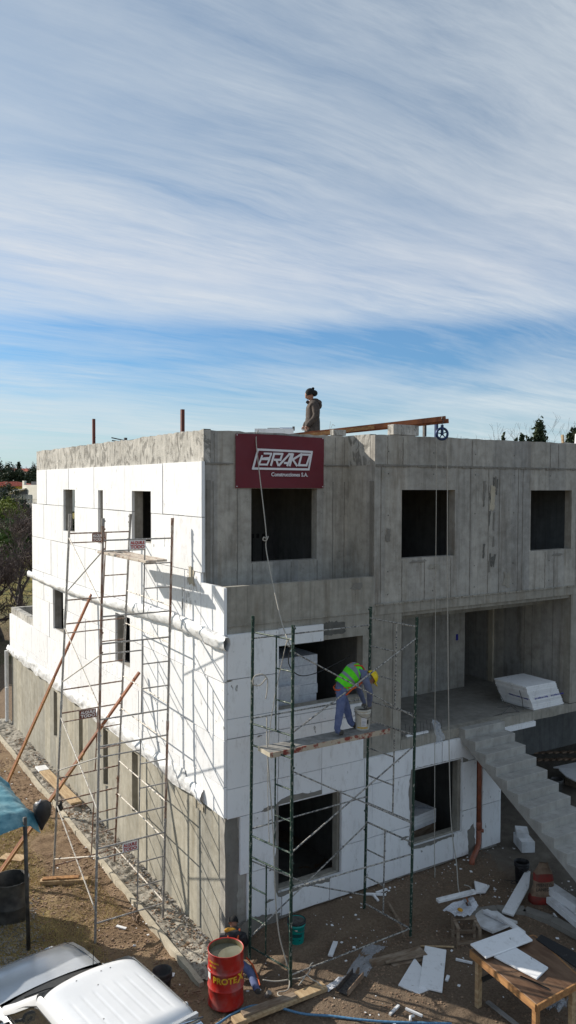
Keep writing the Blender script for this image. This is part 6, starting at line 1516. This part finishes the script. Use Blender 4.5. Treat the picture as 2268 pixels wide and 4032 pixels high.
# hood and front
def hood_z(y): return 1.10-.055*max(0, (y-1.1))-.10*max(0, (y-1.75))**2
secs = [bsec(y, hw, .35 if y > -2 else .45, z, c) for y, hw, z, c in ((1.14, .84, 1.075, .055), (1.4, .86, 1.055, .06), (1.75, .87, 1.02, .055), (2.05, .85, .975, .045), (2.24, .80, .90, .03), (2.31, .74, .78, .01))]
mb = new('car_paint_shaded'); loft(mb, secs); mb.face([len(mb.v)-len(secs[0])+j for j in range(len(secs[0]))]); o = mb.build('hood', CR, True)
# hood creases and shut lines
for sg in (-1, 1):
    new('car_black').tube([(sg*.735, 1.08, 1.085), (sg*.735, 1.5, 1.058), (sg*.715, 1.9, 1.018), (sg*.68, 2.15, .972)], .004, 5).build('shut_line', CR)
# cowl with wipers
mb = new('car_black')
for i in range(12):
    u0, u1 = -1+i/6, -1+(i+1)/6
    def cw(u): return 1.14-.10*u*u
    mb.add([(u0*.74, cw(u0)+.02, 1.115-.05*u0*u0), (u1*.74, cw(u1)+.02, 1.115-.05*u1*u1), (u1*.72, cw(u1)-.24, 1.16-.05*u1*u1), (u0*.72, cw(u0)-.24, 1.16-.05*u0*u0)], [(0, 1, 2, 3)])
mb.build('cowl', CR)
for a, b2 in (((-.45, .99), (.1, .84)), ((.15, .98), (.62, .80))): new('car_black').tube([(a[0], a[1], 1.14), ((a[0]+b2[0])/2, (a[1]+b2[1])/2, 1.175), (b2[0], b2[1], 1.17)], .009, 5).build('wiper', CR)
# body sides
for sg in (-1, 1):
    mb = new('car_white'); S_ = []
    for y in (1.06, .6, 0, -.6, -1.2, -1.72): S_.append([(sg*.80, y, .42), (sg*.84, y, .60), (sg*.845, y, .95), (sg*.80, y, 1.09), (sg*.76, y, 1.11)])
    loft(mb, S_, False); mb.build('door_panel', CR, True)
    mb = new('car_glass'); mb.add([(sg*.765, .80, 1.12), (sg*.765, -.42, 1.12), (sg*.698, -.50, 1.62), (sg*.698, -.02, 1.62), (sg*.718, .33, 1.43)], [(0, 1, 2, 3, 4)]); mb.build('window', CR)
    mb = new('car_glass'); mb.add([(sg*.765, -.54, 1.12), (sg*.765, -1.35, 1.12), (sg*.70, -1.22, 1.62), (sg*.698, -.60, 1.62)], [(0, 1, 2, 3)]); mb.build('window', CR)
    loft(new('car_white'), [[(sg*(x-.055), y+.05, z+.01), (sg*(x-.02), y+.03, z+.015), (sg*(x+.01), y-.02, z), (sg*(x+.012), y-.09, z-.03)] for x, y, z in ((.775, .96, 1.12), (.745, .66, 1.30), (.71, .34, 1.51), (.68, .06, 1.69))], False).build('pillar', CR, True)
    new('car_white').tube([(sg*.775, -.48, 1.10), (sg*.64, -.56, 1.72)], .036, 8).build('pillar', CR, True)
    new('car_white').tube([(sg*.775, -1.42, 1.10), (sg*.64, -1.30, 1.72)], .06, 8).build('pillar', CR, True)
    new('car_black').tube([(sg*.775, .78, 1.125), (sg*.775, -1.35, 1.125)], .010, 5).tube([(sg*.77, .86, 1.13), (sg*.722, .35, 1.45), (sg*.703, .0, 1.625), (sg*.703, -1.25, 1.625)], .009, 5).build('window_seal', CR)
    mm = empty('mirror', (0, 0, 0)); mm.parent = CR
    new('car_black').ell((sg*.97, .62, 1.16), (.085, .045, .075), 12, 8).tube([(sg*.80, .64, 1.12), (sg*.93, .62, 1.14)], .02, 6).build('mirror_shell', mm, True)
    new('chrome').add([(sg*.97-.065, .580, 1.11), (sg*.97+.065, .580, 1.11), (sg*.97+.065, .578, 1.215), (sg*.97-.065, .578, 1.215)], [(0, 1, 2, 3)]).build('mirror_glass', mm)
    for yy in (1.75, -2.6):
        w = empty('wheel', (sg*.78, yy, .36)); w.parent = CR
        t_ = MB().mat('tyre'); pr = [(.20, -.10), (.31, -.11), (.36, -.08), (.365, 0), (.36, .08), (.31, .11), (.20, .10)]
        t_.lathe(pr, (0, 0, 0), 32); t_.v = [(v[2], v[1], v[0]) for v in t_.v]; t_.build('tyre', w, True)
        t_ = MB().mat('chrome'); t_.lathe([(.20, -.09), (.19, .06), (.05, .08), (0, .08)], (0, 0, 0), 24); t_.v = [(v[2]*sg, v[1], v[0]) for v in t_.v]; t_.build('rim', w, True)
# windscreen
mb = new('car_glass'); n = 10
for i in range(n+1):
    u = -1+2*i/n; mb.v += [(u*.71, .92-.10*u*u, 1.15-.05*u*u), (u*.60, .05-.05*u*u, 1.755-.045*u*u)]
for i in range(n): mb.face((2*i, 2*i+2, 2*i+3, 2*i+1))
mb.build('windscreen', CR, True)
# roof with pressed ribs
mb = new('car_white'); xsr = np.linspace(-.66, .66, 89); ysr = np.concatenate([[.07, .055, .03, 0], np.linspace(-.05, -1.45, 34), [-1.49, -1.52, -1.54]])
def roofz(x, y):
    u = x/.66; z = 1.815-.035*u**2-.055*abs(u)**8
    yy = max(0, (y+.12)/.19) if y > -.12 else max(0, (-1.38-y)/.16); z -= .055*yy*yy
    if y < -.42:
        e = min(1, (-.42-y)/.08)*min(1, max(0, (y+1.36)/.08))
        for k_ in range(-3, 4):
            d = (x-k_*.155)/.016; z -= .0075*e*math.exp(-d*d)
    return z
for y in ysr:
    for x in xsr: mb.v.append((x*(1-.05*max(0, y+.05)/.12), y-.05*(x/.66)**2*(1 if y > -.3 else 0)*max(0, 1+y/.3), roofz(x, y)))
nx_ = len(xsr)
for j in range(len(ysr)-1):
    for i in range(nx_-1): a = j*nx_+i; mb.face((a, a+1, a+nx_+1, a+nx_))
mb.build('roof', CR, True)
for sg in (-1, 1): loft(new('car_white'), [[(sg*.645, y, zr+.0), (sg*.675, y, zr-.02), (sg*.70, y, zr-.07), (sg*.705, y, zr-.13)] for y, zr in ((.06, 1.70), (.0, 1.735), (-.1, 1.752), (-.7, 1.757), (-1.35, 1.75), (-1.5, 1.72))], False).build('roof_rail', CR, True); new('car_black').tube([(sg*.652, -.05, 1.757), (sg*.655, -.7, 1.762), (sg*.652, -1.45, 1.752)], .004, 5).build('shut_line', CR)
new('car_paint_shaded').box(-.66, .66, -1.60, -1.55, 1.10, 1.76).build('cab_back', CR)
new('car_glass').box(-.5, .5, -1.612, -1.601, 1.2, 1.62).build('rear_window', CR)
new('chrome').tube([(-.72, -1.85, .95), (-.70, -1.80, 1.55), (-.55, -1.78, 1.78), (.55, -1.78, 1.78), (.70, -1.80, 1.55), (.72, -1.85, .95)], .038, 12).tube([(-.66, -1.69, 1.745), (-.3, -1.67, 1.80), (.3, -1.67, 1.80), (.66, -1.69, 1.745)], .02, 8).build('roll_bar', CR, True)
mb = new('car_white'); mb.box(-.84, -.72, -3.5, -1.62, .45, 1.10).box(.72, .84, -3.5, -1.62, .45, 1.10).box(-.84, .84, -3.56, -3.5, .45, 1.10).box(-.72, .72, -3.5, -1.62, .55, .62); bevel(mb.build('cargo_bed', CR), .02, 2)
mb = new('car_black'); mb.box(-.74, .74, 1.2, 2.3, .3, .42).box(-.74, .74, -3.4, 1.2, .32, .44); mb.build('chassis', CR)
for sg in (-1, 1): new('chrome').ell((sg*.5, 2.31, .80), (.15, .06, .09), 12, 8).build('headlight', CR, True)
new('car_black').box(-.32, .32, 2.33, 2.37, .68, .84).build('grille', CR)
an = new('car_black').tube([(.60, 1.02, 1.10), (.60, 1.0, 1.40)], .005, 5).build('antenna', CR)
for q, (xx, yy) in enumerate(((-.05, -.38), (-.22, -.12), (.12, -.14), (.25, -.15), (-.3, -1.0))): new('stone_grey').ell((xx, yy, roofz(xx, yy)+.003), (.012, .008, .004), 6, 4).build('dirt_speck', CR)

# ------------------------------------------------------------------ trees, houses and fences beyond
def bare_tree(name, label, base, h, r0, seed, spread=.6, depth=5, lean=(0, 0), mat='bark_dark', twig='twig_grey', group=None, minr=.004, nb=(3, 4), cat='tree', trunk_f=.28, scale_r=.62):
    rd = random.Random(seed); e = empty(name, base, 0, label, cat, group); tk = new(mat); tw = new(twig)
    def grow(p, d, L, r, k_):
        pts = [p]; rr = [r]; n_ = 3; dd = d.copy()
        for i in range(n_):
            dd = (dd+Vector((rd.uniform(-1, 1), rd.uniform(-1, 1), rd.uniform(-.35, .6)))*.22).normalized(); pts.append(pts[-1]+dd*L/n_); rr.append(max(minr, r*(1-.42*(i+1)/n_)))
        (tk if k_ >= depth-2 else tw).tube(pts, rr, 6 if k_ >= depth-1 else 3 if k_ < 3 else 4, False)
        if k_ == 0: return
        for q in range(rd.randint(*nb)):
            i = rd.choice([1, 2, 3, 3]) if k_ < depth else rd.choice([2, 3, 3]); s_ = Vector((rd.uniform(-1, 1), rd.uniform(-1, 1), rd.uniform(-.3, .9))).normalized()
            nd = (dd*(1-spread)+s_*spread+Vector((0, 0, .12))).normalized(); grow(pts[i], nd, L*rd.uniform(.55, .80), rr[i]*scale_r, k_-1)
    grow(Vector((0, 0, -.1)), Vector((lean[0], lean[1], 1)).normalized(), h*trunk_f, r0, depth)
    tk.build('trunk', e, True); tw.build('crown', e); return e
def leafy(name, label, base, h, w, seed, mat, n=5000, leaf=.09, trunk=.35, shape='round', group=None, cat='tree', squash=1.0):
    r = np.random.RandomState(seed); e = empty(name, base, 0, label, cat, group)
    nc = max(6, int(n/140)); cc = []
    while len(cc) < nc:
        q = r.uniform(-1, 1, 3)
        if shape == 'cone':
            t_ = r.rand()**.8; a = r.rand()*6.28; rad = (1-t_)**.8*(.35+.65*r.rand()); q = np.array([math.cos(a)*rad, math.sin(a)*rad, t_*2-1])
        elif (q**2).sum() > 1: continue
        cc.append(q)
    cc = np.array(cc); idx = r.randint(0, nc, n); P_ = cc[idx]+r.normal(0, .13 if shape != 'cone' else .07, (n, 3))
    hz = h*(1-trunk)/2; P_ = P_*np.array([w/2, w/2*squash, hz])+np.array([0, 0, h*trunk+hz])
    a = r.normal(size=(n, 3)); a /= np.linalg.norm(a, axis=1)[:, None]; b2 = np.cross(a, r.normal(size=(n, 3))); b2 /= np.linalg.norm(b2, axis=1)[:, None]
    s_ = leaf*(.5+r.rand(n, 1)); V = np.stack([P_-a*s_, P_+b2*s_*.6, P_+a*s_, P_-b2*s_*.6], 1).reshape(-1, 3)
    if shape == 'cone': pass
    inst(np_mesh('crown', V, np.arange(n*4).reshape(-1, 4), mat), 'crown', e)
    rd = random.Random(seed); tk = new('bark_dark').tube([(0, 0, -.2), (.02, .03, h*.4), (0, 0, h*.8)], [w*.035, w*.026, w*.01], 7)
    for q in range(7):
        z = h*(trunk+.08*q); an_ = q*2.2; tk.tube([(0, 0, z*.9), (math.cos(an_)*w*.18, math.sin(an_)*w*.18, z+h*.05), (math.cos(an_)*w*.3, math.sin(an_)*w*.3, z+h*.14)], [w*.014, w*.008, w*.004], 5)
    tk.build('trunk', e, True); return e
# big bare trees just beyond the terrace
bare_tree('bare_tree', 'large dark bare tree leaning left just beyond the terrace', (1.8, 27.0, -.5), 9.0, .42, 11, .60, 6, (-.75, .1), nb=(3, 4), minr=.014, trunk_f=.30)
bare_tree('bare_tree', 'tangled brownish bare tree behind the leaning one', (2.6, 30.5, -.5), 9.0, .34, 23, .66, 6, (-.3, 0), nb=(3, 4), minr=.016, twig='twig_grey', trunk_f=.27)
bare_tree('bare_tree', 'thicket like bare tree hard against the left edge of the view', (-.8, 29.0, -.5), 8.5, .22, 29, .66, 6, (-.1, 0), nb=(3, 4), minr=.015, trunk_f=.27)
bare_tree('bare_tree', 'bare tree filling the gap between the leaning tree and the building', (4.4, 34.0, -.5), 9.5, .24, 37, .66, 6, (-.2, 0), nb=(3, 4), minr=.017, trunk_f=.27)
bare_tree('bare_tree', 'upright bare tree at the far edge of the neighbouring garden', (7.5, 48.0, -.4), 10.5, .16, 35, .45, 6, (.1, 0), nb=(3, 3), minr=.010, trunk_f=.25)
def farp(s_, D):       # ground point on the street side gardens at distance D, s_ sweeps from west (0) to east (1200)
    c = Vector((-6.54, -12.67)); a = Vector((20.0, 112.25)); b2 = Vector((24.5, 109.4)); q = a.lerp(b2, s_/1190.0); p = c+(q-c)*(D/128.0); return (p.x, p.y, GZ(p.x, p.y))
leafy('dense_tree', 'dark rounded evergreen at the skyline above the yellow house', farp(60, 300), 12.5, 9, 41, 'leaf_dark', 5000, .35, .1)
for i, (s_, hh, ww) in enumerate(((330, 9.6, 10), (520, 10, 9), (640, 12.2, 4.5), (760, 10, 10), (980, 10.3, 10), (1150, 10.5, 9), (1350, 10.5, 10))):
    leafy('dense_tree', ['dark evergreen left of the small far red roofs', 'dark evergreen behind the ridge of the yellow house', 'narrow pointed dark evergreen on the skyline', 'dark evergreen behind the white house chimney', 'broad dark evergreen above the white house roof', 'dark evergreen touching the building edge', 'dark evergreen hidden by the building edge'][i], farp(s_, 290), hh, ww, 50+i, 'leaf_dark', 4000, .35, .08, 'cone' if i == 2 else 'round')
for i, (s_, D, hh) in enumerate(((340, 300, 14), (560, 305, 14), (720, 300, 15.5), (900, 300, 14), (1040, 300, 15.5), (1180, 305, 15))):
    bare_tree('far_bare_tree', ['wide leftmost bare tree on the skyline', 'second bare tree on the skyline from the left', 'tall bare tree on the skyline above the chimney', 'bare tree right of the tall one on the skyline', 'dense bare tree near the building edge on the skyline', 'bare tree on the skyline touching the building edge'][i], farp(s_, D), hh, .35, 70+i, .42, 6, (0, 0), 'twig_grey', 'twig_grey', 'bare trees on the far skyline', .05, (2, 3), 'tree', .33, .66)
# yellow house
DH = 225
def house_frame(s_, D): p = farp(s_, D); return p
hx = farp(240, DH); YH = empty('yellow_house', (hx[0], hx[1], hx[2]), R(-30), 'yellow house with hipped red tile roof far behind on the left', 'house')
zb = hx[2]
def RB(mat, x0, x1, y0, y1, z0, z1): return new(mat).box(x0, x1, y0, y1, z0-zb, z1-zb)
RB('wall_yellow', -8, 7.0, 0, 9, zb, 7.75).build('wall', YH)
rf = MB().mat('roof_tile'); ex = .6; z1 = 7.75-zb; z2 = 8.98-zb
rv = [(-8-ex, -ex, z1), (7.0+ex, -ex, z1), (7.0+ex, 9+ex, z1), (-8-ex, 9+ex, z1), (-2.0, 4.5, z2), (1.4, 4.5, z2)]
rf.add(rv, [(0, 1, 5, 4), (1, 2, 5), (2, 3, 4, 5), (3, 0, 4)]); ro = rf.build('roof', YH)
tl_ = new('roof_tile')
for q in range(44):
    x = -8.4+q*.365; t_ = min(1, (x+8.6)/6.6) if x < -2 else (1 if x < 1.4 else max(0, (7.6-x)/6.2)); tl_.tube([(x, -.62, z1+.02), (x, -.6+5.1*t_, z1+.04+(z2-z1)*t_)], .075, 5)
tl_.build('tile_row', ro)
RB('white_paint', -5.8, -5.3, 2.5, 3, 8.2, 9.25).build('chimney', YH); RB('white_paint', -4.6, -4.0, 2.5, 3, 8.3, 9.25).build('chimney', YH)
RB('slate_dark', -3.6, .4, -.12, -.02, 6.2, 7.6).build('window_recess', YH); RB('white_paint', -4.1, -3.75, -.2, -.05, 6.0, 7.7).build('post', YH); RB('white_paint', -2.6, -.6, -.2, -.13, 6.55, 6.75).build('window_sill', YH)
RB('slate_dark', -10, 7.6, -3.5, -.3, 4.4, 6.15).build('lean_to_roof', YH); RB('wall_beige', -10, 7, -3.2, -.4, 1.0, 4.4).build('wall', YH)
# white house
hx = farp(900, DH-12); WHs = empty('white_house', (hx[0], hx[1], hx[2]), R(-75), 'modern off white house with glazed bay far behind beside the building edge', 'house'); zb = hx[2]; WHs.scale = (1.9, 1, 1)
RB('wall_beige', -1.0, 9, 0, 8, zb, 8.15).build('wall', WHs); RB('slate_dark', -1.0, 9, .2, 7, 8.15, 8.22).build('flat_roof', WHs)
RB('slate_dark', -.7, 2.3, 2, 4, 8.22, 9.0).build('roof_room', WHs); RB('white_paint', 2.0, 4.6, 1.6, 4, 9.1, 9.3).build('roof_cap', WHs); RB('slate_dark', 2.9, 4.3, 2, 4, 8.22, 9.1).build('roof_room', WHs)
RB('wall_beige', -1.4, -.9, .3, .9, 7.0, 9.2).build('chimney', WHs)
mb = new('wall_beige'); mb.prism([(0, 0), (1, 0), (1, 1)], 0, 1); bpy_v = [(-4.6, -2.5, 5.9), (-4.6, 0.2, 5.9), (.0, -.4, 7.35), (.0, .2, 7.35), (-4.6, -2.5, 5.65), (-4.6, .2, 5.65), (.0, -.4, 7.1), (0, .2, 7.1)]
mb = new('wall_beige'); mb.add([(x, y, z-zb) for x, y, z in bpy_v], [(0, 2, 3, 1), (4, 5, 7, 6), (0, 4, 6, 2), (1, 3, 7, 5), (0, 1, 5, 4)]); mb.build('canopy', WHs)
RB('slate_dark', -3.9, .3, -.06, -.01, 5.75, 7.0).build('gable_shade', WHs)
for q, (x0, x1) in enumerate(((-4.4, -3.9), (-3.4, -2.2), (-2.1, -1.0), (-.9, .2), (.3, 1.4), (3.0, 4.2))):
    RB('window_glass', x0, x1, -.12, -.02, 3.7, 5.7).build('window', WHs)
RB('wall_beige', -4.7, 1.6, -1.2, -.3, 2.4, 3.6).build('balcony_wall', WHs); RB('slate_dark', 1.8, 9, -1.5, -.5, 2.2, 3.4).build('planter_wall', WHs)
mb = new('chrome'); 
for q in range(9): mb.box(-3.6+q*1.1, -3.54+q*1.1, -1.25, -1.2, 3.6-zb, 4.6-zb)
mb.box(-3.6, 6, -1.26, -1.2, 4.6-zb, 4.68-zb); mb.build('railing', WHs)
for i, s_ in enumerate((330, 740)):
    hx = farp(s_, 330); hh = empty('far_house', hx, R(-28), ['tiny far pink roof left of the evergreens', 'tiny far pink roof right of the pointed evergreen'][i], 'house'); zb = hx[2]
    RB('wall_beige', -4, 4, 0, 6, zb, 13.5).build('wall', hh); mb = new('roof_tile'); mb.add([(-4.5, -.5, 13.4-zb), (4.5, -.5, 13.4-zb), (4.5, 6.5, 13.4-zb), (-4.5, 6.5, 13.4-zb), (-2, 3, 14.6-zb), (2, 3, 14.6-zb)], [(0, 1, 5, 4), (1, 2, 5), (2, 3, 4, 5), (3, 0, 4)]); mb.build('roof', hh)
# garden greenery in front of the houses
for i, (s_, D, hh, ww, m_, lab) in enumerate(((-80, 110, 6.2, 7, 'leaf_bright', 'bright yellow green tree at the left edge below the yellow house'), (180, 120, 6.0, 5, 'leaf_bright', 'yellow green fronded bush below the dark lean-to roof'), (330, 150, 7.0, 5, 'leaf_dark', 'dark bush in front of the yellow house lower wall'),
        (20, 80, 4.8, 5, 'leaf_green', 'green shrub mass at the left edge of the garden'), (260, 85, 4.3, 4, 'leaf_green', 'olive shrub behind the bare branches'), (640, 130, 4.6, 5, 'leaf_green', 'clipped bush under the white house balcony'),
        (800, 128, 5.4, 5, 'leaf_dark', 'rounded dark bush before the white house balcony'), (1000, 125, 4.8, 6, 'leaf_dark', 'dark bush beside the building edge below the white house'))):
    leafy('garden_bush', lab, farp(s_, D), hh, ww, 100+i, m_, 3600, .16, .12)
hb_ = farp(760, 105)
hd_ = empty('clipped_hedge', hb_, R(-30), 'long dark clipped hedge below the white house', 'hedge'); mb = new('leaf_dark'); r = np.random.RandomState(9); n = 16000
P_ = np.stack([r.uniform(-7, 9, n), r.uniform(-.8, .8, n), 1+r.uniform(-1.0, 2.6, n)], 1); a = r.normal(size=(n, 3)); a /= np.linalg.norm(a, axis=1)[:, None]; b3 = np.cross(a, r.normal(size=(n, 3))); b3 /= np.linalg.norm(b3, axis=1)[:, None]; s_ = .14
V = np.stack([P_-a*s_, P_+b3*s_*.6, P_+a*s_, P_-b3*s_*.6], 1).reshape(-1, 3); inst(np_mesh('foliage', V, np.arange(n*4).reshape(-1, 4), 'leaf_dark'), 'foliage', hd_)
grass('garden_shrubs', 'low dark undergrowth covering the neighbouring garden', 9000, lambda r: (lambda D, s: farp(s, D)[:2])(38+70*r.rand(), -300+1700*r.rand()), .5, 'leaf_green', 77)
# net covered retaining fence and rooms of the next plot at the far left
fn = empty('netted_fence', (-1.6, 24.0, -.45), R(0), 'dark green netted fence with wire squares at the left edge', 'fence')
new('mesh_net_green').box(-8, 2.3, -.03, .03, 0, 2.05).build('net', fn); new('wall_pink').box(-8, 2.3, .06, .2, 1.4, 2.45).build('wall', fn)
mb = new('dark_steel')
for q in range(42): mb.tube([(-8+q*.25, -.045, 0), (-8+q*.25, -.045, 2.1)], .006, 4)
for q in range(9): mb.tube([(-8, -.05, .05+q*.25), (2.3, -.05, .05+q*.25)], .006, 4)
mb.build('wire_grid', fn)
leafy('garden_bush', 'green spiky shrub above the netted fence', (-1.0, 25.5, .8), 2.2, 2.6, 131, 'leaf_green', 3000, .10, .05, cat='shrub')
cr = empty('garden_shed', (-.9, 31.0, -.3), R(10), 'small flat roofed garden shed behind the trees at the left edge', 'shed')
new('wall_beige').box(-2.2, 1.6, 0, 2.6, 0, 2.5).build('wall', cr); new('white_paint').box(-2.4, 1.9, -.3, 2.8, 2.5, 2.68).build('roof', cr); new('slate_dark').box(.2, 1.0, -.03, -.002, .2, 2.1).build('door', cr)
# conifers and bare trees over the right parapet
def rp(u, D=80):  # along the line of sight strip over the right parapet
    a, b2 = Vector((53.0, 44.74)), Vector((60.1, 40.36)); c = Vector((-6.54, -12.67)); q = a.lerp(b2, u); q = c+(q-c)*(D/80.0); return (q.x, q.y, GZ(q.x, q.y))
for i, (u, zt_, w_) in enumerate(((.615, 14.75, 2.1), (.40, 13.55, .95), (.33, 13.1, .8), (.47, 13.2, .7), (.175, 13.35, .6), (.655, 13.35, .9), (.97, 13.7, 1.2), (1.05, 14.3, 2.2), (.50, 13.0, .9), (.22, 13.1, .5))):
    b_ = rp(u); leafy('cypress_tree', ['tall feathery cypress rising over the right parapet', 'second cypress tip left of the tall cypress', 'third cypress tip left of the tall cypress', 'slim cypress tip just left of the tall cypress', 'slim cypress tip beside the left bare tree', 'short cypress tip right of the tall cypress', 'cypress at the right edge beside the pale frame', 'large cypress at the far right edge', 'low cypress tip at the foot of the tall cypress', 'smallest cypress tip beside the left bare tree'][i], b_, zt_-.62-b_[2], w_*2.4, 150+i, 'leaf_conifer', 9000 if i in (0, 7) else 4000, .17, .25, 'cone')
for i, (u, zt_) in enumerate(((.0, 14.0), (.17, 13.6), (.76, 14.5), (.86, 13.9), (-.12, 13.2), (1.0, 13.9))):
    b_ = rp(u, 84); bare_tree('skyline_bare_tree', ['bare tree tip left over the right parapet', 'bare tree tip behind the slim cypress', 'spreading bare tree right of the tall cypress', 'small bare tree near the pale frame', 'faint bare tree tip leftmost over the parapet', 'bare tree beside the right edge cypress'][i], b_, (zt_-b_[2])*1.17, .14, 200+i, .40, 6, (0, 0), 'twig_grey', 'twig_grey', None, .009, (2, 3), 'tree', .33, .66)
fr = empty('ladder_frame', (9.75, .55, 9.23), 0, 'pale wooden frame lying on the right end of the parapet', 'frame')
new('wood_pale').beam((0, 0, .02), (-.03, 0, .26), .05, .05).build('upright', fr); new('white_paint').beam((0, 0, .04), (1.2, .1, .02), .05, .05).build('rail', fr); new('white_paint').beam((.5, .02, .05), (.52, .02, .3), .04, .04).build('upright', fr)

# repeated kinds carry a group of their own (auto group)
_k = {}
for o in COL.objects:
    if o.parent is None and 'category' in o: _k.setdefault(o.name.split('.')[0], []).append(o)
_w = dict(foam_sheet='loose foam sheets about the yard', cypress_tree='cypresses beyond the right parapet', dense_tree='evergreens on the far skyline', garden_bush='bushes in the gardens beyond', bare_tree='bare trees beyond the terrace',
          foam_offcut='loose foam strips on the ground', roof_post='steel posts on the roof', steel_stub='steel stubs by the pulley', hoist_rope='ropes of the roof pulley', foam_beam='foam beams below the stairs')
for n_, l_ in _k.items():
    if len(l_) > 1:
        for o in l_:
            if 'group' not in o: o['group'] = _w.get(n_, n_.replace('_', ' ')+'s on the site')
